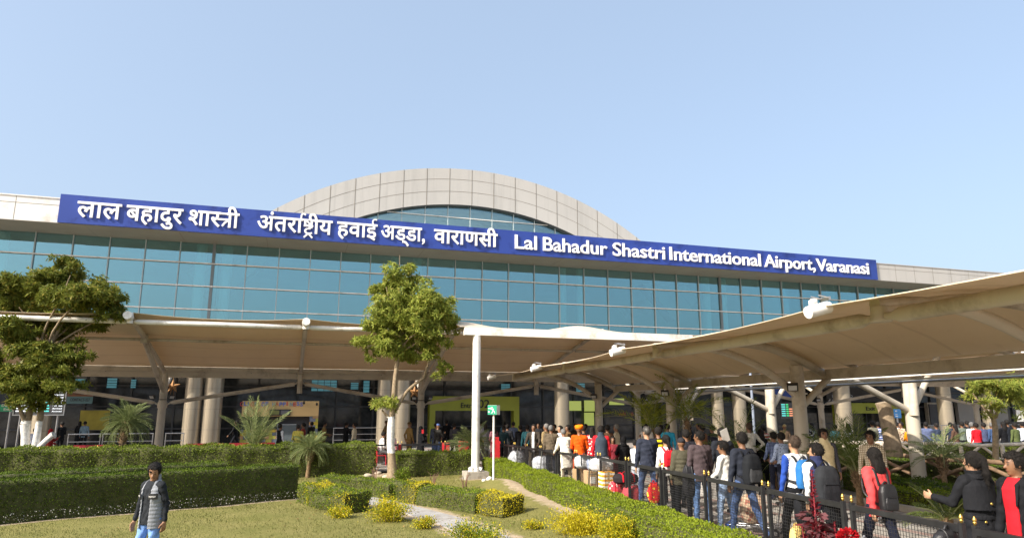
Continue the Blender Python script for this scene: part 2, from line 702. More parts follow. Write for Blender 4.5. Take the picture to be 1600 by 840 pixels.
M_fabric = fabric_mat()
M_fabric_top = paint('membrane_coating', (0.78, 0.74, 0.67), 0.6, 0.05, 0.7, grime=((0.60, 0.54, 0.45), 1.2))


def curtain_glass():
    t = NT('curtain_wall_glass')
    t.t.nodes.remove(t.b)
    gl = t.n('ShaderNodeBsdfGlossy')
    gl.inputs['Color'].default_value = (0.64, 0.93, 0.98, 1)
    gl.inputs['Roughness'].default_value = 0.015
    tr = t.n('ShaderNodeBsdfTransparent')
    tr.inputs[0].default_value = (0.60, 0.87, 0.90, 1)
    lw = t.n('ShaderNodeLayerWeight')
    lw.inputs[0].default_value = 0.35
    mp = t.n('ShaderNodeMapRange', i_From_Min=0.0, i_From_Max=1.0, i_To_Min=0.27, i_To_Max=0.85)
    t.l(lw.outputs['Fresnel'], mp.inputs[0])
    # slight waviness of the panes
    b = t.n('ShaderNodeBump', i_Strength=0.05, i_Distance=0.02)
    t.l(noise(t, 0.5, 2), b.inputs['Height'])
    t.l(b.outputs[0], gl.inputs['Normal'])
    mx = t.n('ShaderNodeMixShader')
    t.l(mp.outputs[0], mx.inputs[0])
    t.l(tr.outputs[0], mx.inputs[1])
    t.l(gl.outputs[0], mx.inputs[2])
    t.l(mx.outputs[0], t.o.inputs['Surface'])
    return t.m


M_glass = curtain_glass()


def dark_glass():
    t = NT('shop_glass')
    c = ramp(t, noise(t, 1.3, 4), [(0.35, (0.018, 0.022, 0.026)), (0.75, (0.085, 0.09, 0.095))])
    t.l(c, t.b.inputs['Base Color'])
    t.b.inputs['Roughness'].default_value = 0.08
    return t.m


M_dglass = dark_glass()


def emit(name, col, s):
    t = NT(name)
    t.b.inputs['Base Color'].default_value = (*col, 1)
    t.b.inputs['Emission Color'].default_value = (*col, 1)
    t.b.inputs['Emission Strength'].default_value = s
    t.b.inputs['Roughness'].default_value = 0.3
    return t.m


M_daywin_glow = emit('window_daylight_glow', (0.12, 0.36, 0.44), 0.15)  # weak cyan glow stands in for daylight showing through the building
M_screen = emit('led_text_white', (0.8, 0.85, 0.9), 0.5)
M_screen_g = emit('led_text_teal', (0.10, 0.60, 0.55), 0.5)
M_screen_o = emit('led_text_orange', (0.8, 0.30, 0.15), 0.5)


def lawn_mat():
    t = NT('lawn')
    at = t.n('ShaderNodeAttribute', attribute_name='soil')
    f1 = noise(t, 1.1, 6, 0.65)
    f2 = noise(t, 22.0, 4, 0.7)
    g = ramp(t, f1, [(0.25, (0.10, 0.115, 0.022)), (0.5, (0.20, 0.182, 0.058)), (0.75, (0.28, 0.235, 0.092))])
    g = mix_rgb(t, 0.5, g, ramp(t, f2, [(0.3, (0.09, 0.10, 0.022)), (0.7, (0.245, 0.215, 0.083))]))
    s = ramp(t, noise(t, 6.0, 6, 0.7), [(0.3, (0.31, 0.235, 0.15)), (0.7, (0.45, 0.365, 0.26))])
    s = mix_rgb(t, ramp(t, noise(t, 60, 2), [(0.62, (0, 0, 0)), (0.7, (1, 1, 1))]), s, (0.24, 0.17, 0.10))
    m = t.n('ShaderNodeMath', operation='ADD')
    t.l(at.outputs['Fac'], m.inputs[0])
    m2 = t.n('ShaderNodeMath', operation='MULTIPLY_ADD')
    t.l(noise(t, 5.0, 5, 0.7), m2.inputs[0])
    m2.inputs[1].default_value = 0.9
    m2.inputs[2].default_value = -0.45
    t.l(m2.outputs[0], m.inputs[1])
    fac = ramp(t, m.outputs[0], [(0.40, (0, 0, 0)), (0.58, (1, 1, 1))])
    t.l(mix_rgb(t, fac, g, s), t.b.inputs['Base Color'])
    t.b.inputs['Roughness'].default_value = 0.95
    t.b.inputs['Specular IOR Level'].default_value = 0.1
    bump(t, noise(t, 40, 4, 0.7), 0.6, 0.02)
    return t.m


def paving_mat():
    t = NT('paving_blocks')
    tc = t.n('ShaderNodeTexCoord')
    br = t.n('ShaderNodeTexBrick', i_Scale=1.0, i_Mortar_Size=0.006, i_Bias=0.0)
    br.inputs['Brick Width'].default_value = 0.24
    br.inputs['Row Height'].default_value = 0.12
    br.inputs['Color1'].default_value = (0.34, 0.32, 0.29, 1)
    br.inputs['Color2'].default_value = (0.41, 0.385, 0.35, 1)
    br.inputs['Mortar'].default_value = (0.12, 0.11, 0.10, 1)
    t.l(tc.outputs['Object'], br.inputs['Vector'])
    wv = t.n('ShaderNodeTexWave', i_Scale=0.33, i_Distortion=0.0)
    t.l(tc.outputs['Object'], wv.inputs['Vector'])
    band = ramp(t, wv.outputs['Fac'], [(0.86, (0, 0, 0)), (0.9, (1, 1, 1))])
    c = mix_rgb(t, band, br.outputs['Color'], mix_rgb(t, 0.55, br.outputs['Color'], (0.25, 0.09, 0.07)))
    c = mix_rgb(t, ramp(t, noise(t, 1.5, 6, 0.7), [(0.4, (0, 0, 0)), (0.8, (0.6, 0.6, 0.6))]), c, (0.27, 0.245, 0.215))
    t.l(c, t.b.inputs['Base Color'])
    t.b.inputs['Roughness'].default_value = 0.85
    bump(t, br.outputs['Fac'], 0.3, 0.005)
    return t.m


# ================================================================== GROUND
gm = MB()
gm.add([(-400, -400, -0.06), (400, -400, -0.06), (400, 400, -0.06), (-400, 400, -0.06)], [(0, 1, 2, 3)])
tag(gm.build('ground', paint('dusty_ground', (0.30, 0.25, 0.18), 0.95, 0.2, 0.2)), kind='structure')

PATH = [atz(x, y, 0.0)[:2] for x, y in ((552, 776), (600, 786), (650, 799), (690, 810), (722, 822), (760, 838), (800, 856))]
PATH = np.array(PATH)


def dist_poly(X, Y, P):
    d = np.full(np.shape(X), 1e9)
    for a, b in zip(P[:-1], P[1:]):
        ab = b - a
        t = np.clip(((X - a[0]) * ab[0] + (Y - a[1]) * ab[1]) / (ab @ ab), 0, 1)
        d = np.minimum(d, np.hypot(X - a[0] - t * ab[0], Y - a[1] - t * ab[1]))
    return d


H1A, H1B = np.array([-9.6, 17.05]), np.array([0.35, 20.95])     # foot of the long clipped hedge


def build_lawn():
    xs = np.arange(-18, 9.4, 0.14)
    ys = np.arange(0.5, 28.3, 0.14)
    X, Y = np.meshgrid(xs, ys, indexing='ij')
    Z = ground_z(X, Y)
    dp = dist_poly(X, Y, PATH)
    soil = np.clip(1.15 - dp / 0.95, 0, 1)
    soil = np.maximum(soil, .8 * np.clip((X - 5.7 - .05 * (Y - 16)) / 0.8, 0, 1) * np.clip((Y - 12) / 3, 0, 1))
    soil = np.maximum(soil, np.exp(-(((X - 3.5) / 1.3) ** 2 + ((Y - 26.9) / .55) ** 2)) * 1.2)
    dh = dist_poly(X, Y, np.array([H1A, H1B, [1.0, 21.6]]))
    soil = np.maximum(soil, np.clip(0.85 - dh / 0.45, 0, 1))
    soil = np.maximum(soil, 0.75 * np.exp(-(((X - 6.6) / 1.2) ** 2 + ((Y - 24.3) / 1.0) ** 2)))
    Z = Z + 0.015 * np.sin(X * 1.7 + Y) * np.sin(Y * 1.3) + 0.012 * (RNG.random(X.shape) - .5) * soil
    mb = MB()
    nx, ny = X.shape
    I = np.arange(nx * ny).reshape(nx, ny)
    Q = np.stack([I[:-1, :-1], I[1:, :-1], I[1:, 1:], I[:-1, 1:]], -1).reshape(-1, 4)
    mb.quads(np.stack([X, Y, Z], -1).reshape(-1, 3), Q, 0, True)
    o = mb.build('lawn', lawn_mat())
    a = o.data.attributes.new('soil', 'FLOAT', 'POINT')
    a.data.foreach_set('value', soil.reshape(-1).astype(np.float32))
    tag(o, kind='structure')
    # grass blades
    n = 150000
    r = np.sqrt(RNG.random(n))
    gx = RNG.uniform(-11, 6.3, n)
    gy = 8.5 + 18.5 * RNG.random(n) ** 1.5
    so = np.maximum(np.clip(1.15 - dist_poly(gx, gy, PATH) / 0.95, 0, 1), np.clip((gx - 5.6) / .6, 0, 1))
    pat = 0.5 + 0.5 * np.sin(gx * 1.3 + 2 * np.sin(gy * .7)) * np.sin(gy * 1.7 + np.sin(gx * .9))
    keep = (so < 0.35) & (dist_poly(gx, gy, np.array([H1A, H1B])) > .15) & (RNG.random(n) < 0.35 + 0.6 * pat)
    gx, gy = gx[keep], gy[keep]
    n = len(gx)
    a = RNG.uniform(0, 2 * pi, n)
    h = RNG.uniform(0.018, 0.05, n)
    w = RNG.uniform(0.004, 0.009, n)
    base = np.stack([gx, gy, ground_z(gx, gy) - 0.004], -1)
    s = np.stack([np.cos(a), np.sin(a), np.zeros(n)], -1) * w[:, None]
    tip = base + np.stack([np.cos(a + 1.3) * h * .6, np.sin(a + 1.3) * h * .6, h], -1)
    V = np.stack([base - s, base + s, tip + s * .2, tip - s * .2], 1).reshape(-1, 3)
    Q = np.arange(n * 4).reshape(n, 4)
    mb = MB()
    mb.quads(V, Q, 0, False)
    o = mb.build('grass', leaf_mat('grass_blade', (0.095, 0.12, 0.018), (0.25, 0.235, 0.085), 0.25, 0.8))
    tag(o, 'short dry grass of the lawn', 'grass', kind='stuff')


build_lawn()


def build_path():
    P = []
    for i, p in enumerate(PATH):
        d = PATH[min(i + 1, len(PATH) - 1)] - PATH[max(i - 1, 0)]
        d = d / np.linalg.norm(d)
        nrm = np.array([-d[1], d[0]])
        P.append([(*(p + nrm * .38), ground_z(*(p + nrm * .38)) + .025), (*(p - nrm * .38), ground_z(*(p - nrm * .38)) + .025)])
    mb = MB()
    mb.grid(np.array(P), 0, False, 0.08)
    tag(mb.build('path', paint('path_concrete', (0.33, 0.315, 0.295), 0.9, 0.14, 2.5, bmp=0.3, grime=((0.42, 0.33, 0.23), 2.2))), kind='structure')


build_path()

M_pave = paving_mat()


def paving(name, x0, x1, ys, sl=0.0):
    mb = MB()
    mb.grid(np.array([[(x + sl * y, y, paving_z(y)) for y in ys] for x, sl in ((x0, sl), (x1, 0))]), 0, False)
    tag(mb.build(name, M_pave), kind='structure')


paving('walkway', 6.9, 70, [-3, 4, 10, 16, 19, 22, 25, 28], .07)
paving('forecourt', -50, 92, [28.004, 36, 53])


def bpt(k, Y, z):
    """a point in the frame of the covered walkway, which runs 4 degrees off square to the terminal"""
    return np.array([k + 0.07 * Y, Y, z])


# planted strip between the walkway and the next canopy, on a kerb
def strip(name, k0, k1, y0, y1, dz, mat):
    mb = MB()
    ys = np.linspace(y0, y1, 8)
    mb.grid(np.array([[bpt(k, y, paving_z(y) + dz) for y in ys] for k in (k1, k0)]), 0, False, dz + .03)
    return tag(mb.build(name, mat), kind='structure')


M_soil = paint('soil', (0.16, 0.12, 0.075), 0.95, 0.25, 5)
strip('planting_bed', 12.12, 14.55, 4.0, 24.0, 0.07, M_soil)
strip('kerb', 11.95, 12.117, 4.0, 24.0, 0.13, M_conc)
strip('ledge', 14.553, 15.62, 4.0, 24.0, 0.14, M_conc)
strip('garden_soil', 15.623, 24.0, 6.0, 25.5, 0.10, M_soil)

# ================================================================== TERMINAL BUILDING
def build_terminal():
    T = thing('airport_terminal', (14, 48, 0), 'long airport terminal with teal glass upper wall, beige parapet and arched roof', 'building')
    X0, X1 = -48.0, 92.0
    GZ0, GZ1 = 5.68, 13.156
    # parapet with joints, left stretch white, right stretch beige
    for (a, b, mat) in ((X0, -13.62, M_parapet_w), (-13.615, X1, M_parapet_b)):
        mb = MB()
        mb.box(a, 45.12, 13.18, b, 45.72, 14.62, 0)
        mb.box(a, 45.07, 14.625, b, 45.76, 14.69, 0)
        xs = [q for q in np.arange(-48 + .55, 92, 3.5 if b < 0 else 2.1) if a < q < b]
        for q in xs:
            mb.box(q - .012, 45.113, 13.19, q + .012, 45.1205, 14.62, 1)
        mb.box(a, 45.1135, 14.21, b, 45.1205, 14.24, 1)
        mb.build('parapet', [mat, M_joint], T)
    mb = MB()
    mb.box(X0, 45.14, 13.15, X1, 48.36, 13.179, 0)
    for q in np.arange(X0, X1, 5.1):
        mb.box(q - .01, 45.15, 13.146, q + .01, 48.0, 13.1505, 1)
    mb.build('soffit', [M_soffit, M_joint], T)
    mb = MB()
    mb.box(X0, 45.73, 13.9, X1, 78, 14.26)
    mb.build('roof', paint('roof_deck', (0.5, 0.49, 0.46), 0.8, 0.1, 0.5), T)
    # interior
    mb = MB()
    mb.box(X0, 48.36, 6.58, X1, 67, 7.1, 0)
    mb.build('interior_floor', paint('interior_floor', (0.42, 0.50, 0.50), 0.5, 0.1, 0.6), T)
    mb = MB()
    mb.box(X0, 67, 6.58, X1, 67.3, 13.9, 0)
    for q in np.arange(X0, X1, 6.3):
        mb.box(q, 66.9, 7.16, q + 2.6, 66.99, 9.8, 1)
    mb.build('interior_wall', [M_teal, paint('interior_door', (0.42, 0.5, 0.5), 0.6)], T)
    mb = MB()
    mb.box(X0, 48.42, 13.19, X1, 67, 13.4, 0)
    mb.build('interior_ceiling', paint('interior_ceiling', (0.45, 0.52, 0.52), 0.8, 0.1, 0.5), T)
    for q in np.arange(-5.42 - 12.92 * 3, 90, 12.92):
        for dx in (-.35, 1.25):
            mb = MB()
            mb.tube([(q + dx - 0.5, 48.75, 7.11), (q + dx - 0.5, 48.75, 13.18)], 0.34, 18)
            mb.build('interior_column', M_pale, T)
    # handrail behind the glass
    for q in np.arange(-34, 70, 3.4):
        mb = MB()
        for z in (7.6, 7.95, 8.25):
            mb.tube([(q + .1, 49.28, z), (q + 3.3, 49.28, z)], 0.022, 6)
        for xx in (q + .1, q + 1.7, q + 3.3):
            mb.tube([(xx, 49.28, 7.11), (xx, 49.28, 8.25)], 0.025, 6)
        mb.box(q + .15, 49.3, 7.16, q + 3.25, 49.31, 7.85, 1)
        mb.build('interior_handrail', [M_pale, paint('handrail_panel', (0.62, 0.78, 0.78), 0.3)], T)
    # curtain wall: one pane per bay, mullions, transoms
    tz = [11.79, 10.28, 8.76, 7.25, 5.74]
    mx = list(np.arange(-5.42 - 2.04 * 20, 92, 2.04))
    for i, (a, b) in enumerate(zip(mx[:-1], mx[1:])):
        mb = MB()
        mb.box(a + .004, 48.0, GZ0, b - .004, 48.02, GZ1 - .004)
        mb.build('window_pane', M_glass, T)
    for i, q in enumerate(mx):
        heavy = min(abs(q + 5.42 - k) for k in (0, 38.76, -38.76, 77.52)) < .1
        w = 0.09 if heavy else 0.030
        mb = MB()
        mb.box(q - w, 47.88, GZ0, q + w, 48.12, GZ1 - .006)
        mb.build('mullion', M_mull_dark if heavy else M_mull, T)
    for z in tz:
        mb = MB()
        mb.box(X0, 47.83, z - .032, X1, 47.98, z + .032)
        mb.build('transom', M_white, T)
    mb = MB()
    mb.box(X0, 47.88, 5.38, X1, 48.48, 5.66)
    mb.build('sill', M_parapet_b, T)
    # arched roof
    yd, xc, zc, ro, ri = 52.8, 13.3, -5.04, 27.03, 23.95
    a1 = math.asin(21.0 / ro)
    n = 72
    an = np.linspace(-a1, a1, n + 1)
    for rr0, rr1, nm in ((ri, ro, 'arch_band'),):
        mb = MB()
        P = np.array([[(xc + r * sin(t), yd, zc + r * cos(t)) for r in (ri, ro)] for t in an])
        mb.grid(P[:, ::-1], 0, False)
        # joints: upright ones on a 1.89 m module, two curved ones
        for q in np.arange(-18.9, 19, 1.89):
            for (zz0, zz1) in ((sqrt(max(ri ** 2 - q * q, 0)), sqrt(ro ** 2 - q * q)),):
                mb.box(xc + q - .022, yd - .014, zc + zz0, xc + q + .022, yd - .003, zc + zz1, 1)
        for fr in (0.36, 0.70):
            r = ri + (ro - ri) * fr
            J = np.array([[(xc + rr * sin(t), yd - .007, zc + rr * cos(t)) for rr in (r + .018, r - .018)] for t in an])
            mb.grid(J, 1, False)
        mb.build(nm, [M_parapet_b, M_joint], T)
    mb = MB()
    P = np.array([[(xc + ro * sin(t), y, zc + ro * cos(t)) for y in (yd, 74)] for t in an])
    mb.grid(P, 0, True)
    mb.build('barrel_roof', M_parapet_w, T)
    mb = MB()
    P = np.array([[(xc + ri * sin(t), y, zc + ri * cos(t)) for y in (yd, yd + 1.4)] for t in an])
    mb.grid(P[:, ::-1], 0, True)
    mb.build('arch_reveal', M_dark, T)
    mb = MB()
    V, F = [], []
    an2 = np.linspace(-math.asin(11.4 / ri), math.asin(11.4 / ri), 41)
    for t in an2:
        V += [(xc + ri * sin(t), yd + .55, 14.3), (xc + ri * sin(t), yd + .55, zc + ri * cos(t) - .005)]
    mb.add(V, [(2 * i, 2 * i + 2, 2 * i + 3, 2 * i + 1) for i in range(40)], 0)
    mb.build('arch_window', M_glass, T)
    for q in np.arange(-9.45, 10, 1.89):
        mb = MB()
        mb.box(xc + q - .035, yd + .45, 14.3, xc + q + .035, yd + .53, zc + sqrt(ri * ri - q * q) - .01)
        mb.build('arch_mullion', M_mull, T)
    mb = MB()
    zt = 17.9
    hw = sqrt(ri ** 2 - (zt - zc) ** 2)
    mb.box(xc - hw, yd + .44, zt - .03, xc + hw, yd + .449, zt + .03)
    mb.build('arch_transom', M_white, T)
    mb = MB()
    mb.box(xc - 14, yd + 10, 14.26, xc + 14, yd + 10.2, 18.6)
    mb.build('arch_backwall', M_teal, T)
    mb = MB()
    mb.box(xc - 14, yd + .8, 14.261, xc + 14, yd + 10, 14.32)
    mb.build('arch_floor', M_teal, T)
    # porch
    mb = MB()
    mb.box(X0, 42.6, 4.84, X1, 48.48, 5.35)
    mb.build('porch_slab', M_slab, T)
    for (px, r) in ((300, .48), (331, .52), (628, .50), (600, .45), (878, .50), (1122, .43), (1156, .50), (1318, .62), (1478, .54), (1545, .48), (65, .48)):
        p = aty(px, 650, 43.8)
        mb = MB()
        mb.tube([(p[0], 43.8, 0.06), (p[0], 43.8, 4.85)], r, 28, 0)
        for z in (1.3, 2.45, 3.6):
            mb.tube([(p[0], 43.8, z - .008), (p[0], 43.8, z + .008)], r + .003, 28, 1, caps=False)
        mb.build('porch_column', [M_column, M_joint], T)
    # ground floor glazing and rooms
    gx = list(np.arange(X0, X1, 2.55))
    for i, (a, b) in enumerate(zip(gx[:-1], gx[1:])):
        mb = MB()
        mb.box(a + .03, 49.8, .1, b - .03, 49.85, 4.83)
        mb.build('shop_window', M_dglass, T)
    for q in gx:
        mb = MB()
        mb.box(q - .06, 49.66, .085, q + .06, 49.87, 4.835)
        mb.build('shop_mullion', M_dark, T)
    for z in (1.2, 2.6, 3.9):
        mb = MB()
        mb.box(X0, 49.60, z - .05, X1, 49.64, z + .05)
        mb.build('shop_transom', M_dark, T)
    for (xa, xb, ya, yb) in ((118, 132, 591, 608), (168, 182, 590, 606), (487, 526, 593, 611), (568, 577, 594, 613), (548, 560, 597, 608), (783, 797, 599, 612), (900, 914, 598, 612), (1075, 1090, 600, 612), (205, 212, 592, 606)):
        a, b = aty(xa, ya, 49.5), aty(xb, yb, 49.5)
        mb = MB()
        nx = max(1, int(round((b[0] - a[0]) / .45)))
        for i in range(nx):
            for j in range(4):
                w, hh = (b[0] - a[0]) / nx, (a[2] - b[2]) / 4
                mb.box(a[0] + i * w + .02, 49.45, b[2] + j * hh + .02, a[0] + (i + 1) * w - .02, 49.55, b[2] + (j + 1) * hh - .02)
        mb.build('clerestory_window', M_daywin_glow, T)
    # pale lime wall panels seen through shop windows, room light painted as weak glow
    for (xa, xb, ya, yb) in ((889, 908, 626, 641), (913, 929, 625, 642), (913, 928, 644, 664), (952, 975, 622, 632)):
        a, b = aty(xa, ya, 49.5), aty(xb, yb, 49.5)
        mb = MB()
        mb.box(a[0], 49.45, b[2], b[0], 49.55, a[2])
        mb.build('lime_wall_panel', emit('lime_wall_glow', (0.36, 0.42, 0.10), 0.35), T)
    # cream wall and grey walls far along
    for (xa, xb, ya, yb, m) in ((1490, 1445, 630, 672, M_cream), (1530, 1492, 628, 676, paint('grey_wall', (0.42, 0.40, 0.37), 0.8, 0.08, 0.5)), (1575, 1536, 630, 676, paint('grey_wall', (0.42, 0.40, 0.37)))):
        a, b = aty(xb, ya, 49.45), aty(xa, yb, 49.45)
        mb = MB()
        mb.box(a[0], 49.2, .09, b[0], 49.55, 3.0)
        if m is M_cream:
            mb.box(a[0] + .1, 49.1, 1.0, a[0] + (b[0] - a[0]) * .62, 49.25, 2.85, 1)
        mb.build('entrance_wall', [m, M_dark], T)
    # entrance portals
    def portal(xa, xb, ytop, yop, words):
        a, b = aty(xa, ytop, 47.5), aty(xb, yop, 47.5)
        zt, zo = a[2], b[2]
        w = .40
        mb = MB()
        mb.box(a[0], 47.3, .1, a[0] + w, 48.0, zo)
        mb.box(b[0] - w, 47.3, .1, b[0], 48.0, zo)
        mb.box(a[0], 47.3, zo + .002, b[0], 48.0, zt)
        po = mb.build('entrance_portal', M_lime, T)
        for (s, px0, px1, py, hpx) in words:
            p, q = aty(px0, py, 47.27), aty(px1, py, 47.27)
            m2 = MB()
            text_on(m2, s, p, (1, 0, 0), (0, 0, 1), q[0] - p[0], hpx, .012, .012)
            m2.build('portal_lettering', M_text_dark, po)
    portal(671, 810, 618.5, 641, (('Entry', 719.5, 740.5, 636.5, .48), ('02', 747, 764.5, 636.5, .80)))
    portal(1306, 1420, 629, 645, (('Exit', 1353, 1367, 640.5, .44),))
    return T


TERMINAL = build_terminal()


# ------------------------------------------------------------------ the big blue name board
def build_sign():
    Ys = 44.95
    a, b = aty(95, 304, Ys), aty(1368.5, 404, Ys)
    zt, zb = 14.90, 13.172
    g = thing('name_board', ((a[0] + b[0]) / 2, Ys, zb), 'long blue name board with white raised Hindi and English lettering along the parapet', 'sign')
    mb = MB()
    mb.box(a[0], Ys, zb, b[0], 45.11, zt)
    xs = np.linspace(a[0], b[0], 17)[1:-1]
    for q in xs:
        mb.box(q - .006, Ys - .002, zb + .01, q + .006, Ys + .01, zt - .01, 1)
    mb.build('board', [M_signblue, paint('sign_seam', (0.035, 0.06, 0.40), 0.5)], g)
    yl = Ys - 0.065

    def strokes(mb, pts, w, d):
        """flat-ended pen stroke as extruded ribbon, pts in font units"""
        pts = np.asarray(pts, float)
        L, Rr = [], []
        for i, p in enumerate(pts):
            t = pts[min(i + 1, len(pts) - 1)] - pts[max(i - 1, 0)]
            t = t / np.linalg.norm(t)
            nn = np.array([-t[1], t[0]]) * w / 2
            L.append(p + nn)
            Rr.append(p - nn)
        poly = L + Rr[::-1]
        n = len(poly)
        m = len(pts)
        V = [(x, y, d) for x, y in poly] + [(x, y, -d) for x, y in poly]
        F = []
        for i in range(m - 1):
            q = (i, i + 1, n - 2 - i, n - 1 - i)
            F += [q[::-1], tuple(k + n for k in q)]
        F += [(i, (i + 1) % n, (i + 1) % n + n, i + n) for i in range(n)]
        mb.append((np.array(V), F))

    def glyph(ch, off=0.009, bev=0.008):
        return text_mesh(ch, 1.0, 0.03, off, bev)

    def arc(cx, cy, r, a0, a1, n=9):
        return [(cx + r * cos(radians(t)), cy + r * sin(radians(t))) for t in np.linspace(a0, a1, n)]

    W = 0.095
    # each word: list of (kind, payload) laid out by the pen position
    def dev(word):
        """returns list of glyph meshes [(V,F)] in font units and total width"""
        out, x, i = [], 0.0, 0
        head = 0.622
        for ch in word:
            if ch == 'S':        # half sa joined to tra
                V, F = glyph('र')
                out.append((V + [x, 0, 0], F))
                lst = []
                strokes(lst, [(x + .20, .33), (x + .34, .33), (x + .52, .33), (x + .84, .33)], W * .85, .029)
                strokes(lst, [(x + .86, .32), (x + .72, .27), (x + .60, .16), (x + .52, .03)], W * .88, .028)
                strokes(lst, [(x + .38, head - W * .37), (x + .92, head - W * .37)], W * .78, .027)
                V2 = np.concatenate([q[0] for q in lst])
                F2, c = [], 0
                for q in lst:
                    F2 += [tuple(k + c for k in f) for f in q[1]]
                    c += len(q[0])
                out.append((V2, F2))
                V, F = glyph('ा')
                out.append((V + [x + .71, 0, -0.0005], F))
                x += .97
            elif ch == 'T':      # shta + ra below
                V, F = glyph('ष')
                V = V * [0.90, 0.62, 1]
                out.append((V + [x, head - .622 * .62, 0], F))
                V, F = glyph('ट')
                V = V * [0.80, 0.62, 1]
                sel = V + [x + .06, -.035, -.0006]
                out.append((sel, F))
                lst = []
                strokes(lst, [(x + .27, -.01), (x + .08, -.20)], W * .8, .029)
                strokes(lst, [(x + .27, -.01), (x + .47, -.20)], W * .8, .028)
                for q in lst:
                    out.append(q)
                x += .50
            elif ch == 'R':      # reph hook over the preceding stem
                lst = []
                strokes(lst, [(x - .10, .58)] + arc(x + .015, .76, .105, 200, 30), W * .8, .029)
                out.append(lst[0])
            elif ch == ' ':
                x += .25
            else:
                V, F = glyph(ch, 0.006 if ch in 'अ' else 0.009)
                if not len(V):
                    continue
                dz = 0.0007 * (i % 3)
                out.append((V + [x, 0, dz], F))
                adv = {'ं': 0, 'ु': 0, '्': 0, 'ी': .273, 'ल': .693, 'ा': .273, 'ब': .585, 'ह': .546, 'द': .534, 'र': .424, 'श': .695, 'स': .691, 'त': .584, 'अ': .779, 'य': .595, 'व': .571, 'ई': .505, 'ड': .592, ',': .26, 'ण': .737}[ch]
                x += adv
            i += 1
        return out, x

    zl0, zl1 = 13.59, 14.50      # baseline and headline of the Hindi
    sc = (zl1 - zl0) / 0.622
    for word, px0, px1, py in (('लाल', 121, 189.7, 327), ('बहादुर', 197.5, 285.7, 335), ('शाSी', 294, 373.6, 342),
                               ('अंतराRTीय', 401, 519, 355), ('हवाई', 527, 589, 362), ('अड्डा,', 595, 666, 368), ('वाराणसी', 678.5, 777, 376)):
        xa, xb = aty(px0, py, yl)[0], aty(px1, py, yl)[0]
        gl, wd = dev(word)
        sx = (xb - xa) / wd
        for V, F in gl:
            m2 = MB()
            P = np.stack([xa + V[:, 0] * sx, yl - V[:, 2] * 1.2, zl0 + V[:, 1] * sc], -1)
            m2.add(P, F)
            m2.build('letter', M_letter, g)
    zb0 = 13.59
    scl = (14.59 - 13.59) / 0.70
    for word, px0, px1, py in (('Lal', 804, 839, 380), ('Bahadur', 848, 949, 385), ('Shastri', 957, 1039, 392), ('International', 1046, 1188, 399), ('Airport,', 1193.5, 1273, 407), ('Varanasi', 1275, 1357, 415)):
        xa, xb = aty(px0, py, yl)[0], aty(px1, py, yl)[0]
        whole = text_mesh(word, 1.0, .05, .010, .014)[0]
        x0, ex = whole[:, 0].min(), whole[:, 0].max() - whole[:, 0].min()
        sx = (xb - xa) / ex
        for i, ch in enumerate(word):
            pre = text_mesh(word[:i + 1], 1.0, .05, .010, .014)[0]
            V, F = text_mesh(ch, 1.0, .03, .004, .011)
            dx = pre[:, 0].max() - V[:, 0].max()
            P = np.stack([xa + (V[:, 0] + dx - x0) * sx, yl - V[:, 2] * 1.2, zb0 + V[:, 1] * scl], -1)
            m2 = MB()
            m2.add(P, F)
            m2.build('letter', M_letter, g)


build_sign()

# ================================================================== FABRIC CANOPIES
def interp(x, xs, ys):
    return float(np.interp(x, xs, ys))


def curve(pts, n=14):
    """smooth curve through points (Catmull-Rom)"""
    P = [np.asarray(p, float) for p in pts]
    P = [2 * P[0] - P[1]] + P + [2 * P[-1] - P[-2]]
    out = []
    m = len(P) - 3
    for i in range(m):
        a, b, c, d = P[i:i + 4]
        for t in np.linspace(0, 1, n, endpoint=(i == m - 1)):
            out.append(.5 * ((2 * b) + (c - a) * t + (2 * a - 5 * b + 4 * c - d) * t * t + (3 * b - a - 3 * c + d) * t ** 3))
    return out


def floodlight(p, facing, parent, n=1):
    """small black floodlight on a bracket, facing = horizontal angle"""
    mb = MB()
    M = rotz(facing)
    f = M @ np.array([0, -1, 0.0])
    s = M @ np.array([1, 0, 0.0])
    f2 = f * .8 + np.array([0, 0, -.6])
    u = np.cross(s, -f2)
    mb.obox(np.asarray(p) + f * .08, s, f2, u, .13, .045, .095, 0)
    mb.obox(np.asarray(p) + f * .08 + f2 * .047, s, f2, u, .10, .004, .07, 1)
    mb.tube([np.asarray(p) - f * .05, np.asarray(p) + f * .06], .02, 6, 0)
    return mb.build('floodlight', [M_black, paint('lamp_glass', (0.55, 0.55, 0.55), 0.15)], parent)


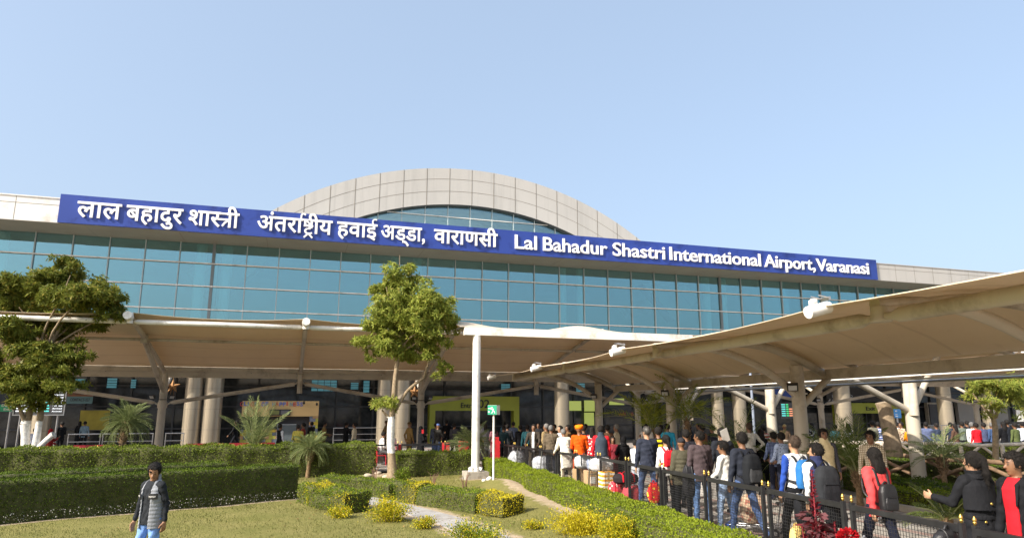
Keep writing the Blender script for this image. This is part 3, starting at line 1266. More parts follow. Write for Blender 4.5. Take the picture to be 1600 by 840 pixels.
def build_front_canopy():
    yc, yf = 37.8, 29.2
    cols = [-19.4, -6.0, 6.8, 20.0, 33.5, 47.2, 61.0]
    hung = [(a + b) / 2 for a, b in zip(cols[:-1], cols[1:])]
    arms = sorted(cols + hung)
    g = thing('fabric_canopy', (0, yc, 0.08), 'long tan fabric canopy on slanted columns running parallel to the terminal front', 'canopy')
    prof_y = [28.86, 29.4, 31.8, 34.2, 36.36, 37.6]
    prof_z = [6.06, 6.00, 5.60, 5.14, 4.73, 4.54]
    for a, b in zip(arms[:-1], arms[1:]):
        nu, nv = 19, 22
        P = np.zeros((nu, nv, 3))
        for i, u in enumerate(np.linspace(0, 1, nu)):
            x = a + .001 + (b - a - .002) * u
            sag = 4 * u * (1 - u)
            for j, y in enumerate(np.linspace(28.86, 37.6, nv)):
                q = (y - 28.86) / 8.74
                z = interp(y, prof_y, prof_z) - sag * (0.12 * (1 - q) + .06 * sin(pi * q))
                P[i, j] = (x, y + sag * .26 * (1 - q), z)
        mb = MB()
        mb.grid(P[::-1], 0, True, .012)
        mb.build('fabric_panel', M_fabric, g)
    for k, x in enumerate(arms):
        is_col = x in cols
        mb = MB()
        mb.tube(curve([(x, 28.8, 5.86), (x, 29.5, 5.82), (x, 31.8, 5.42), (x, 35.0, 4.80), (x, 37.4, 4.28)]), .10, 10, 0)
        mb.tube([(x, 28.46, 5.90), (x, 28.82, 5.86)], .155, 12, 1)
        mb.tube([(x, 28.92, 5.64), (x, 28.92, 6.05)], .12, 12, 1)
        mb.build('arm', [M_cream, M_white], g)
        if is_col:
            mb = MB()
            mb.tube([(x, yc, .05), (x, yc, 4.24)], [.20, .17], 16, 0)
            mb.tube([(x, yc, 2.50), (x, yc, 2.79)], .222, 14, 0)
            mb.tube([(x, yc, .05), (x, yc, .12)], .36, 14, 0)
            mb.build('column', M_cream, g)
            mb = MB()
            mb.tube([(x, yc - .15, 3.34), (x, 34.8, 4.32), (x, 31.86, 5.36)], .115, 10, 0)
            mb.tube([(x, 31.94, 5.16), (x, 31.94, 5.52)], .145, 10, 0)
            mb.build('strut', M_cream, g)
            mb = MB()
            mb.tube([(x, yc + .12, 3.34), (x, 39.6, 4.24)], .10, 10)
            mb.build('strut', M_cream, g)
            floodlight((x - .40, yc - .25, 3.04), radians(-25), g)
            floodlight((x + .40, yc - .25, 3.04), radians(25), g)
            mb = MB()
            mb.tube([(x - .5, yc - .25, 2.91), (x + .5, yc - .25, 2.91)], .02, 6)
            mb.build('lamp_bracket', M_black, g)
        else:
            mb = MB()
            mb.tube([(x, yc - .3, 3.24), (x, yc - .3, 4.24)], .13, 14, 0)
            mb.build('hanging_post', M_cream, g)
    for a, b in zip(cols[:-1], cols[1:]):
        h = (a + b) / 2
        for (p, q) in ((a, h), (b, h)):
            mb = MB()
            s = 1 if q > p else -1
            A, B = np.array([p + s * .36, yc - .07, 2.76]), np.array([q - s * .26, yc - .26, 3.72])
            mb.tube([(p + s * .15, yc, 2.64), A], .04, 8)
            mb.tube([A, A + (B - A) * .02], [.06, .10], 10, 0)
            mb.tube([A + (B - A) * .02, B], .10, 10, 0)
            mb.tube([B, (q - s * .1, yc - .3, 3.80)], .04, 8)
            mb.build('brace', M_cream, g)
    for a, b in zip(arms[:-1], arms[1:]):
        mb = MB()
        mb.tube([(a + .1, yf, 5.74), (a + .22, yf, 5.74), (b - .22, yf, 5.74), (b - .1, yf, 5.74)], [.05, .10, .10, .05], 12, 0)
        mb.build('edge_tube', M_white, g)
        mb = MB()
        mb.tube([(a + .1, 31.94, 5.31), (b - .1, 31.94, 5.31)], .066, 10, 0)
        mb.build('purlin', M_cream, g)
    mb = MB()
    mb.box(-20, 37.62, 4.28, 61.5, 37.98, 4.56, 0)
    mb.box(-20, 37.70, 3.99, 61.5, 37.92, 4.278, 0)
    for x in np.arange(-19.6, 61, 2.2):
        mb.box(x - .022, 37.67, 4.24, x + .022, 37.71, 4.26, 1)
    mb.build('gutter', [M_cream, M_dark], g)

    # small link canopy from the lone white pole back to the long one
    g = thing('fabric_canopy', (9.5, 24.33, .1), 'small link canopy with a white front beam resting on the white pole', 'canopy')
    peaks = (6.1, 11.2)
    nu, nv = 40, 18
    P = np.zeros((nu, nv, 3))
    for i, x in enumerate(np.linspace(5.75, 15.5, nu)):
        pk = max(math.exp(-((x - h) / 1.2) ** 2) for h in peaks)
        for j, y in enumerate(np.linspace(24.3, 28.75, nv)):
            q = (y - 24.3) / 4.45
            z = 5.42 + .30 * q + (.36 * pk + .02) * math.sin(pi * min(1, q * 1.6) * .5) * math.exp(-((q - .25) / .5) ** 2)
            P[i, j] = (x, y, z)
    mb = MB()
    mb.grid(P[::-1], 0, True, .012)
    mb.build('fabric_panel', M_fabric, g)
    mb = MB()
    mb.box(5.9, 24.2, 5.12, 15.4, 24.42, 5.40, 0)
    mb.build('edge_beam', M_white, g)
    for x in peaks:
        mb = MB()
        mb.tube(curve([(x, 24.42, 5.30), (x, 25.6, 5.50), (x, 28.7, 5.62)]), .075, 10, 0)
        mb.build('arm', M_cream, g)
    # lone white pole with its concrete footing
    p = thing('white_pole', (6.38, 24.33, .05), 'tall white steel pole on a concrete block holding up the canopy corner', 'pole')
    mb = MB()
    mb.tube([(6.38, 24.33, .34), (6.38, 24.33, 5.12)], .145, 20, 0)
    mb.tube([(6.38, 24.33, .32), (6.38, 24.33, .36)], .26, 4, 0)
    for k in range(8):
        a = k * pi / 4
        mb.beam((6.38 + cos(a) * .14, 24.33 + sin(a) * .14, .42), (6.38 + cos(a) * .25, 24.33 + sin(a) * .25, .38), .012, .12)
    mb.build('shaft', M_white, p)
    mb = MB()
    mb.box(6.0, 23.95, -.1, 6.78, 24.75, .315)
    mb.box(5.94, 23.9, -.1, 6.84, 24.8, .06)
    mb.build('footing', M_conc, p)


build_front_canopy()


def build_walk_canopy():
    ys = [0.4, 7.5, 14.6, 21.7, 28.8]
    g = thing('fabric_canopy', bpt(11.26, 14.6, .3), 'large tan fabric canopy with curved ribs over the crowded walkway', 'canopy')
    kx = [6.27, 7.28, 8.0, 8.7, 9.6, 10.45, 11.3, 12.1]
    kz = [3.80, 3.95, 4.06, 4.16, 4.21, 4.12, 3.86, 3.50]
    ks = np.linspace(6.27, 12.1, 24)

    def zprof(k):
        return interp(k, kx, kz)

    def fab(ya, yb, flip=None):
        P = np.zeros((17, 24, 3))
        for i, u in enumerate(np.linspace(0, 1, 17)):
            y = ya + .001 + (yb - ya - .002) * u
            s = 4 * u * (1 - u)
            for j, k in enumerate(ks):
                q = (k - 6.27) / 5.83
                kk = k + s * .22 * (1 - q) ** 2
                z = zprof(k) + .06 - s * .03 * (1 - q) ** 3 + s * .05 * sin(pi * min(1, q * 1.6))
                P[i, j] = bpt(kk, y, z)
        return P
    for ya, yb in zip(ys[:-1], ys[1:]):
        mb = MB()
        mb.grid(fab(ya, yb)[::-1], 0, True, .012)
        mb.build('fabric_panel', M_fabric, g)
    for y in ys:
        # rib over the column, from the edge clamp to the gutter
        pts = [bpt(k, y, z - .07) for k, z in zip(kx, kz)]
        mb = MB()
        mb.tube(curve([p - (0, 0, .05) for p in pts[1:]], 6), .105, 12, 0)
        mb.build('rib', M_cream, g)
        mb = MB()
        mb.tube(curve([bpt(7.2, y, 3.93), bpt(8.3, y, 3.98), bpt(9.2, y, 3.84), bpt(10.1, y, 3.53), bpt(10.8, y, 3.13), bpt(11.2, y, 2.80)], 6), .095, 12, 0)
        mb.build('rib', M_cream, g)
        # white clamp at the free end
        mb = MB()
        d = bpt(7.28, y, 4.08) - bpt(6.2, y, 3.80)
        d = d / np.linalg.norm(d)
        e = bpt(6.05, y, 3.76)
        mb.tube([e, e + d * .36], .085, 14, 0)
        mb.obox(e + d * .10 + np.array([0, 0, .105]), d, (0, 1, 0), (0, 0, 1), .055, .022, .05, 0)
        mb.tube([e + d * .1 + np.array([0, -.03, .14]), e + d * .1 + np.array([0, .03, .14])], .028, 10, 0)
        mb.build('clamp', M_white, g)
        mb = MB()
        a = e + d * .14 + np.array([0, 0, .2])
        for dy in (-.07, .07):
            mb.tube([a + (0, dy, 0), e + d * .32 + np.array([0, dy, .13])], .010, 6)
        mb.obox(e + d * .33 + np.array([0, 0, .12]), d, (0, 1, 0), np.cross(d, (0, 1, 0)), .02, .07, .025)
        mb.build('tension_bolt', M_chrome, g)
        mb = MB()
        c = bpt(7.28, y, 3.87)
        mb.tube([c + (0, 0, -.18), c + (0, 0, .02)], .12, 14, 0)
        mb.tube([c + (0, 0, -.19), c + (0, 0, -.16)], .145, 14, 0)
        mb.build('node', M_cream, g)
        # column
        b = bpt(11.26, y, paving_z(y))
        mb = MB()
        mb.tube([b - (0, 0, .05), b + (0, 0, 2.9), (b[0], b[1], 3.56)], [.185, .165, .16], 18, 0)
        mb.tube([(b[0], b[1], 2.84), (b[0], b[1], 2.875)], .215, 18, 0)
        mb.tube([b - (0, 0, .05), b + (0, 0, .06)], .3, 18, 0)
        mb.obox((b[0], b[1], 3.66), (1, 0, 0), (0, 1, 0), (0, 0, 1), .18, .012, .16, 0)
        mb.build('column', M_cream, g)
        mb = MB()
        mb.tube([bpt(11.40, y, 2.58), bpt(12.25, y, 3.28)], .085, 10, 0)
        mb.build('strut', M_cream, g)
        floodlight((b[0] - .26, b[1] - .12, 3.02), radians(-40), g)
    for ya, yb in zip(ys[:-1], ys[1:]):
        mb = MB()
        a, b = bpt(7.28, ya + .12, 3.74), bpt(7.28, yb - .12, 3.74)
        t = (b - a) / np.linalg.norm(b - a)
        mb.tube([a, a + t * .12, a + t * .25, b - t * .25, b - t * .12, b], [.06, .06, .105, .105, .06, .06], 14, 0)
        mb.build('edge_tube', M_cream, g)
    mb = MB()
    a, b = bpt(12.3, .2, 3.36), bpt(12.3, 29, 3.36)
    mb.beam(a, b, .42, .24, 0)
    mb.build('gutter', M_cream, g)


build_walk_canopy()


def build_far_canopy():
    ys = [1.5, 8.3, 15.0, 21.5, 28.0]
    g = thing('fabric_canopy', bpt(15.3, 15, .3), 'second walkway canopy whose white rail shows beneath the nearer gutter', 'canopy')
    kx = [16.0, 17.0, 18.2, 19.4]
    kz = [4.05, 4.32, 4.42, 4.15]
    ks = np.linspace(16.0, 19.4, 12)
    for ya, yb in zip(ys[:-1], ys[1:]):
        P = np.array([[bpt(k, y, interp(k, kx, kz) - .05 * sin(pi * (y - ya) / (yb - ya))) for k in ks] for y in np.linspace(ya + .012, yb - .012, 9)])
        mb = MB()
        mb.grid(P[::-1], 0, True, .012)
        mb.build('fabric_panel', M_fabric, g)
    for y in ys:
        zb = paving_z(y) + .13
        b = bpt(15.3, y, zb)
        mb = MB()
        mb.tube([b - (0, 0, .05), (b[0], b[1], 2.6), (b[0], b[1], 3.3)], [.185, .175, .155], 18, 0)
        mb.tube([b - (0, 0, .05), b + (0, 0, .04)], .27, 18, 0)
        mb.build('column', M_cream, g)
        for (p, q, r) in (((15.16, 2.45), (13.3, 3.27), .085), ((15.42, 2.55), (16.6, 4.12), .085)):
            mb = MB()
            mb.tube([bpt(p[0], y, p[1]), bpt(q[0], y, q[1])], r, 10, 0)
            mb.build('strut', M_cream, g)
        mb = MB()
        mb.tube([bpt(15.25, y - .12, 2.3), bpt(15.3, y - .14, 3.3)], [.13, .11], 12, 0)
        mb.tube(curve([bpt(k, y, z - .09) for k, z in zip(kx, kz)], 4), .08, 10, 0)
        mb.build('rib', M_cream, g)
    mb = MB()
    mb.beam(bpt(13.05, 1, 3.30), bpt(13.05, 28, 3.30), .26, .13, 0)
    for y in np.arange(1.5, 28, .55):
        c = bpt(12.918, y, 3.31)
        mb.obox(c, (1, 0, 0), (0, 1, 0), (0, 0, 1), .004, .012, .012, 1)
    mb.build('gutter', [M_white, M_dark], g)
    mb = MB()
    mb.tube([bpt(13.25, 1, 3.12), bpt(13.25, 28, 3.12)], .03, 8, 0)
    mb.build('conduit', M_chrome, g)
    mb = MB()
    mb.tube([bpt(13.1, 1, 3.17), bpt(13.1, 28, 3.17)], .022, 8, 0)
    mb.build('conduit', M_white, g)


build_far_canopy()

# ================================================================== PLANTS
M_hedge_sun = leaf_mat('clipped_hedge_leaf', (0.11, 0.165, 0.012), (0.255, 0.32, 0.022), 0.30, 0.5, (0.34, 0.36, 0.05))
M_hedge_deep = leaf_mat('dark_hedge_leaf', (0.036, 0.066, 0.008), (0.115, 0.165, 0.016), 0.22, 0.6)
M_hedge_far = leaf_mat('ragged_hedge_leaf', (0.085, 0.125, 0.018), (0.205, 0.26, 0.035), 0.28, 0.5)
M_yellow = leaf_mat('golden_leaf', (0.34, 0.31, 0.015), (0.66, 0.55, 0.03), 0.3, 0.5)
M_mid = leaf_mat('garden_hedge_leaf', (0.065, 0.115, 0.010), (0.19, 0.26, 0.025), 0.28, 0.5, (0.40, 0.36, 0.04))
M_tree = leaf_mat('tree_leaf', (0.12, 0.17, 0.026), (0.36, 0.40, 0.075), 0.35, 0.45, (0.40, 0.33, 0.08))
M_tree_dark = leaf_mat('dense_tree_leaf', (0.055, 0.085, 0.014), (0.22, 0.24, 0.04), 0.32, 0.4, (0.36, 0.28, 0.06))
M_palm = leaf_mat('palm_leaf', (0.11, 0.15, 0.055), (0.25, 0.29, 0.12), 0.3, 0.5)
M_palm_deep = leaf_mat('deep_palm_leaf', (0.05, 0.085, 0.02), (0.16, 0.21, 0.05), 0.3, 0.4)
M_palm_lime = leaf_mat('lime_palm_leaf', (0.13, 0.19, 0.02), (0.36, 0.40, 0.05), 0.45, 0.4)
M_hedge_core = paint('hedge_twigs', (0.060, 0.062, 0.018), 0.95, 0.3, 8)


def bark_mat():
    t = NT('whitewashed_bark')
    tc = t.n('ShaderNodeTexCoord')
    sx = t.n('ShaderNodeSeparateXYZ')
    t.l(tc.outputs['Object'], sx.inputs[0])
    n1 = noise(t, 9, 5, 0.7)
    m = t.n('ShaderNodeMath', operation='MULTIPLY_ADD')
    t.l(n1, m.inputs[0])
    m.inputs[1].default_value = 0.25
    t.l(sx.outputs[2], m.inputs[2])
    up = ramp(t, m.outputs[0], [(0.0, (1, 1, 1)), (1.0, (1, 1, 1))])
    bark = ramp(t, noise(t, 14, 6, 0.7), [(0.3, (0.16, 0.11, 0.065)), (0.7, (0.36, 0.28, 0.18))])
    wash = ramp(t, noise(t, 12, 6, 0.75), [(0.30, (0.50, 0.46, 0.40)), (0.55, (0.80, 0.78, 0.74))])
    return t, m, bark, wash


def bark_washed(name, zlo, zhi):
    t, m, bark, wash = bark_mat()
    t.m.name = name
    a = t.n('ShaderNodeMath', operation='GREATER_THAN')
    t.l(m.outputs[0], a.inputs[0])
    a.inputs[1].default_value = zlo + .12
    b = t.n('ShaderNodeMath', operation='LESS_THAN')
    t.l(m.outputs[0], b.inputs[0])
    b.inputs[1].default_value = zhi + .12
    c = t.n('ShaderNodeMath', operation='MULTIPLY')
    t.l(a.outputs[0], c.inputs[0])
    t.l(b.outputs[0], c.inputs[1])
    t.l(mix_rgb(t, c.outputs[0], bark, wash), t.b.inputs['Base Color'])
    t.b.inputs['Roughness'].default_value = 0.9
    bump(t, noise(t, 25, 5, 0.7), 0.6, 0.02)
    return t.m


M_bark = paint('bark', (0.27, 0.20, 0.12), 0.9, 0.35, 12, bmp=0.5)
M_ptrunk = paint('palm_trunk', (0.20, 0.13, 0.07), 0.95, 0.45, 18, bmp=0.8)


def leaf_quads(base, d, L, W, rng, fold=0.0):
    n = len(base)
    r = rng.normal(size=(n, 3))
    s = np.cross(d, r)
    s /= np.linalg.norm(s, axis=1)[:, None] + 1e-9
    L = np.broadcast_to(L, (n,))[:, None]
    W = np.broadcast_to(W, (n,))[:, None]
    u = np.cross(s, d)
    mid = base + d * L * .5 + u * L * fold
    V = np.stack([base, mid + s * W * .5, base + d * L, mid - s * W * .5], 1).reshape(-1, 3)
    return V, np.arange(4 * n).reshape(n, 4)


def unit(v):
    return v / (np.linalg.norm(v, axis=-1, keepdims=True) + 1e-9)


def hedge(name, label, cat, pts, width, h, mat, dens, leaf, group=None, z0=None, seed=1, rough=0.05, taper=0.0, round_top=0.06, ends=True, ragged=0.0):
    """clipped shrub row: swept woody core under a skin of many small leaves"""
    rng = np.random.default_rng(seed)
    pts = np.asarray(pts, float)
    seg = np.linalg.norm(np.diff(pts, axis=0), axis=1)
    tot = seg.sum()
    cum = np.concatenate([[0], np.cumsum(seg)])

    def frame(s):
        s = np.clip(s, 0, tot)
        x = np.interp(s, cum, pts[:, 0])
        y = np.interp(s, cum, pts[:, 1])
        x2 = np.interp(np.clip(s + .3, 0, tot), cum, pts[:, 0]) - np.interp(np.clip(s - .3, 0, tot), cum, pts[:, 0])
        y2 = np.interp(np.clip(s + .3, 0, tot), cum, pts[:, 1]) - np.interp(np.clip(s - .3, 0, tot), cum, pts[:, 1])
        ln = np.hypot(x2, y2) + 1e-9
        return np.stack([x, y], -1), np.stack([-y2 / ln, x2 / ln], -1), np.stack([x2 / ln, y2 / ln], -1)

    def zb(p):
        return np.full(len(p), z0) if z0 is not None else np.array([ground_z(a, b) for a, b in p])
    hw = width / 2
    ph = rng.uniform(0, 6, 6)

    def wob(s, t):
        return rough * (np.sin(s * 2.3 + ph[0]) * np.cos(t * 2.1 + ph[1]) + .6 * np.sin(s * 5.1 + ph[2] + t) + .4 * np.sin(s * 9.7 + ph[3]))
    # profile parameter q in [0,1]: left foot -> left top -> right top -> right foot
    tot_p = 2 * h + width

    def surf(s, q):
        a = q * tot_p
        side = np.where(a < h, -1, np.where(a > h + width, 1, 0))
        off = np.where(side == -1, -hw, np.where(side == 1, hw, a - h - hw))
        z = np.where(side == -1, a, np.where(side == 1, tot_p - a, h))
        # round the shoulders
        ex = np.clip((np.abs(off) - (hw - round_top)) / round_top, 0, 1)
        ez = np.clip((z - (h - round_top)) / round_top, 0, 1)
        z = z - round_top * .45 * ex * ez
        off = off * (1 - taper * (z / h)) * (1 - .06 * ex * ez)
        w = wob(s, q * 7)
        z = z + np.where(side == 0, w + ragged * np.sin(s * 13 + ph[4]) * np.sin(s * 7.1), 0)
        off = off + np.where(side != 0, side * w, 0)
        P, N, T = frame(s)
        X = np.stack([P[:, 0] + N[:, 0] * off, P[:, 1] + N[:, 1] * off, zb(P) + z], -1)
        nrm = np.stack([N[:, 0] * side, N[:, 1] * side, (side == 0) * 1.0], -1)
        return X, nrm
    g = thing(name, (pts[:, 0].mean(), pts[:, 1].mean(), 0 if z0 is None else z0), label, cat, group)
    ns = max(8, int(tot / .12))
    nq = 26
    SS, QQ = np.meshgrid(np.linspace(0, tot, ns), np.linspace(0, 1, nq), indexing='ij')
    X, Nn = surf(SS.ravel(), QQ.ravel())
    X = X - Nn * leaf * .9
    X = X.reshape(ns, nq, 3)
    mb = MB()
    mb.grid(X, 0, True)
    for e in (0, ns - 1):
        mb.add(X[e], [tuple(range(nq))[::(1 if e else -1)]], 0)
    mb.build('branches', M_hedge_core, g)
    n = int(dens * tot * tot_p)
    s, q = rng.random(n) * tot, rng.random(n)
    X, Nn = surf(s, q)
    if ends:
        ne = int(dens * h * width)
        for e, sg in ((0.0, -1), (tot, 1)):
            P, N, T = frame(np.full(ne, e))
            off = rng.uniform(-hw, hw, ne)
            z = rng.uniform(0, h, ne)
            Xe = np.stack([P[:, 0] + N[:, 0] * off + T[:, 0] * sg * (.02 + rng.random(ne) * .05), P[:, 1] + N[:, 1] * off + T[:, 1] * sg * .04, zb(P) + z], -1)
            X = np.concatenate([X, Xe])
            Nn = np.concatenate([Nn, np.concatenate([T * sg, np.zeros((ne, 1))], 1)])
    n = len(X)
    d = unit(Nn * .55 + rng.normal(size=(n, 3)) * .6 + np.array([0, 0, .25]))
    X = X - Nn * rng.uniform(-.01, leaf * 1.4, n)[:, None] + rng.normal(size=(n, 3)) * leaf * .25
    L = leaf * rng.uniform(.7, 1.35, n)
    V, Q = leaf_quads(X, d, L, L * .55, rng)
    mb = MB()
    mats = mat if isinstance(mat, list) else [mat]
    if len(mats) > 1:
        pat = np.sin(X[:, 0] * 3.1 + ph[0]) + np.sin(X[:, 1] * 2.7 + ph[1]) + rng.normal(size=n) * .5
        mi = (pat > .9).astype(int)
    else:
        mi = np.zeros(n, int)
    mb.quads(V, Q, mi, False)
    mb.build('foliage', mats, g)
    return g


def P0(x, y, z=0.0):
    return atz(x, y, z)[:2]


# the two long clipped rows by the lawn
nv = unit(H1B - H1A)
nn = np.array([-nv[1], nv[0]])
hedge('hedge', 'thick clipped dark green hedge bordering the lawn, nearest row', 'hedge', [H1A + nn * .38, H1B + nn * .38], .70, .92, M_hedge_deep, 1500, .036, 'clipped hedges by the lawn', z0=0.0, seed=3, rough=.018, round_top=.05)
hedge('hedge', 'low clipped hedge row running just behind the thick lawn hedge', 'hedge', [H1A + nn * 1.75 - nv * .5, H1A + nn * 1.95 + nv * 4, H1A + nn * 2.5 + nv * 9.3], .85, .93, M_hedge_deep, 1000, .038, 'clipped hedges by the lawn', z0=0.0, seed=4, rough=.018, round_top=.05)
hedge('hedge', 'tall leafy hedge screening the forecourt, with a rounded end by the tree', 'hedge', [(-15, 28.1), (-6, 27.95), (0.5, 27.85), (3.2, 27.75)], 1.15, 1.16, M_hedge_far, 800, .055, None, z0=0.0, seed=5, rough=.05, round_top=.2)
hedge('hedge', 'bushy hedge between the slim tree and the white pole', 'hedge', [(3.95, 26.75), (5.2, 26.6), (6.9, 26.4)], .8, .84, [M_hedge_far, M_hedge_sun], 1000, .05, None, z0=0.04, seed=6, rough=.05, round_top=.12)
hedge('hedge', 'long low sunlit yellow-green hedge beside the black mesh fence', 'hedge', [bpt(5.85, y, 0)[:2] for y in (26.6, 20, 14, 9, 5.0)], .92, .52, M_hedge_sun, 1900, .034, None, z0=0.06, seed=7, rough=.028, round_top=.10)
# small garden rows
A = [P0(492, 770), P0(575, 777), P0(610, 783)]
off = np.array([.28, .32])
hedge('hedge', 'small green garden hedge beside the concrete path, farthest stretch', 'hedge', [p + off for p in A], .7, .48, M_mid, 1500, .036, 'garden hedge stretches along the path', z0=0.0, seed=11, rough=.035, round_top=.1)
hedge('hedge', 'small green garden hedge beside the path between two golden bushes', 'hedge', [p + off for p in (P0(655, 790), P0(700, 797), P0(745, 804))], .72, .47, M_mid, 1500, .036, 'garden hedge stretches along the path', z0=0.0, seed=12, rough=.035, round_top=.1)
hedge('bush', 'golden yellow clipped bush in the middle of the garden hedge', 'bush', [p + off for p in (P0(618, 784), P0(650, 789))], .72, .52, [M_yellow, M_mid], 1500, .036, None, z0=0.0, seed=13, rough=.05, round_top=.12)
hedge('bush', 'golden yellow bush at the near end of the garden hedge', 'bush', [p + off for p in (P0(752, 805), P0(790, 811))], .74, .46, [M_yellow, M_yellow, M_mid], 1500, .036, None, z0=0.03, seed=14, rough=.05, round_top=.12)
hedge('hedge', 'short green hedge block at the lawn edge with a few yellow tips', 'hedge', [P0(470, 786) + off, P0(505, 796) + off, P0(540, 803) + off], .8, .5, [M_mid, M_yellow], 1500, .038, None, z0=0.0, seed=15, rough=.05, round_top=.12)


def shrub(name, label, c, r, h, mat, n, leaf, seed, group=None, spread=1.0, z0=None):
    """loose unclipped bush: stems and scattered leaves in a bumpy dome"""
    rng = np.random.default_rng(seed)
    z0 = float(ground_z(c[0], c[1])) if z0 is None else z0
    n = int(n * 1.9)
    spread *= .8
    g = thing(name, (c[0], c[1], z0), label, 'bush', group)
    mb = MB()
    cl = []
    for k in range(12):
        a, q = rng.uniform(0, 2 * pi), np.sqrt(rng.random())
        tip = np.array([c[0] + cos(a) * r * q * .9, c[1] + sin(a) * r * q * .9, z0 + h * (1 - .45 * q * q) * rng.uniform(.65, 1.05)])
        mb.tube([(c[0] + cos(a) * r * q * .3, c[1] + sin(a) * r * q * .3, z0 - .02), (tip + [c[0], c[1], z0]) / 2 + [0, 0, .04], tip], [.012, .009, .004], 5)
        cl.append(tip)
    mb.build('stems', M_bark, g)
    cl = np.array(cl)
    k = rng.integers(0, len(cl), n)
    t = rng.random(n) ** .6
    base = np.array([c[0], c[1], z0])
    X = base + (cl[k] - base) * t[:, None] + rng.normal(size=(n, 3)) * np.array([.26, .26, .16]) * r * spread
    X[:, 2] = np.maximum(X[:, 2], z0 + .02)
    d = unit(rng.normal(size=(n, 3)) * .7 + unit(X - base) + np.array([0, 0, .4]))
    L = leaf * rng.uniform(.7, 1.3, n)
    V, Q = leaf_quads(X, d, L, L * .6, rng)
    mats = mat if isinstance(mat, list) else [mat]
    b = MB()
    mi = (rng.random(n) < .28).astype(int) if len(mats) > 1 else np.zeros(n, int)
    b.quads(V, Q, mi, False)
    b.build('foliage', mats, g)
    return g


for i, (px, py, r, h, m, n, lab) in enumerate((
        (612, 812, .58, .50, [M_yellow, M_mid], 2600, 'loose golden shrub between the lawn and the path, the widest one'),
        (662, 823, .26, .24, [M_yellow, M_mid], 700, 'tiny golden shrub at the edge of the concrete path'),
        (530, 806, .3, .28, [M_yellow, M_mid], 900, 'small yellow-tipped shrub at the foot of the short hedge block'),
        (745, 848, .62, .42, [M_mid, M_yellow], 2600, 'low green shrub at the bottom edge beside the path'),
        (832, 826, .22, .2, [M_yellow, M_mid], 500, 'tiny golden sprig on the sandy strip'),
        (905, 838, .62, .40, [M_yellow, M_yellow], 3400, 'bright golden bush sprawling below the sunlit hedge'),
        (975, 850, .5, .36, [M_yellow, M_mid], 2400, 'golden bush tucked against the sunlit hedge near the bottom edge'),
        (950, 818, .3, .34, [M_yellow, M_mid], 900, 'golden shrub with an upright shoot against the sunlit hedge'))):
    p = P0(px, py, .03)
    shrub('bush', lab, p, r, h, m, n, .036, 30 + i, 'golden shrubs along the path')
shrub('bush', 'young leafy green plant near the slim tree trunk', P0(628, 752, .03), .3, .55, M_mid, 700, .05, 41)
for i, (px, py, lab) in enumerate(((584, 752, 'bare twiggy plant near the sandy heap under the hedge'), (676, 764, 'bare twiggy plant in the middle of the small lawn'), (726, 766, 'bare reddish twiggy plant close to the concrete footing'))):
    p = P0(px, py, .02)
    rng = np.random.default_rng(50 + i)
    mb = MB()
    for k in range(9):
        a = rng.uniform(0, 2 * pi)
        mb.tube([(p[0] + cos(a) * .04, p[1] + sin(a) * .04, -.02), (p[0] + cos(a) * .08, p[1] + sin(a) * .08, rng.uniform(.25, .5)), (p[0] + cos(a) * .18, p[1] + sin(a) * .18, rng.uniform(.4, .62))], [.012, .009, .004], 5)
    tag(mb.build('dry_shrub', paint('dry_twig', (0.16, 0.09, 0.06), .9)), lab, 'shrub', 'bare twiggy plants')

# white ground flowers along the foot of the long hedge
rng = np.random.default_rng(77)
n = 2300
t = rng.random(n)
fp = H1A + (H1B - H1A) * t[:, None] + nn * rng.normal(-.02, .09, n)[:, None]
X = np.concatenate([fp, rng.uniform(.02, .24, n)[:, None]], 1)
V, Q = leaf_quads(X, unit(rng.normal(size=(n, 3)) + [0, -.6, .8]), rng.uniform(.02, .04, n), .022, rng)
mb = MB()
mb.quads(V, Q, (rng.random(n) < .45).astype(int))
tag(mb.build('ground_flowers', [leaf_mat('flower_leaf', (0.07, 0.09, 0.04), (0.15, 0.17, 0.08)), paint('small_petal', (0.36, 0.34, 0.33), .7)]), 'small white flowering ground cover at the foot of the hedge', 'flowers', kind='stuff')

# planting on the far side of the walkway
for i, (k, y0, y1, w, h, m, lab) in enumerate(((12.65, 6.5, 14.0, .62, .34, [M_hedge_sun, M_mid], 'low planting with yellow-green leaves edging the walkway kerb'),
                                               (13.6, 7.0, 15.5, .95, .40, M_hedge_deep, 'low dark clipped hedge in front of the concrete ledge'),
                                               (12.8, 15.6, 18.3, .8, .45, M_hedge_deep, 'dark green bush row beside the column in the planted strip'),
                                               (13.1, 18.8, 22.8, .9, .42, M_mid, 'green planting around the palms in the planted strip'))):
    hedge('hedge', lab, 'hedge', [bpt(k, y, 0)[:2] for y in np.linspace(y0, y1, 5)], w, h, m, 1100, .045, 'low hedges of the planted strip', z0=paving_z((y0 + y1) / 2) + .08, seed=60 + i, rough=.05, round_top=.1)
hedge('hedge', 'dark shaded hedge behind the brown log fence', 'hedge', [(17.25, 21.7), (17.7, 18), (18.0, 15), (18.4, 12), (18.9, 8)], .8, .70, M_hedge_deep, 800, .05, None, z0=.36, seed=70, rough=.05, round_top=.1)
hedge('hedge', 'bright clipped hedge behind the pale log fence in front of the far crowd', 'hedge', [(17.0, 24.9), (21, 22.0), (25.5, 18.8), (30.5, 15.3)], .9, .85, M_hedge_sun, 600, .055, None, z0=.30, seed=71, rough=.03, round_top=.1)


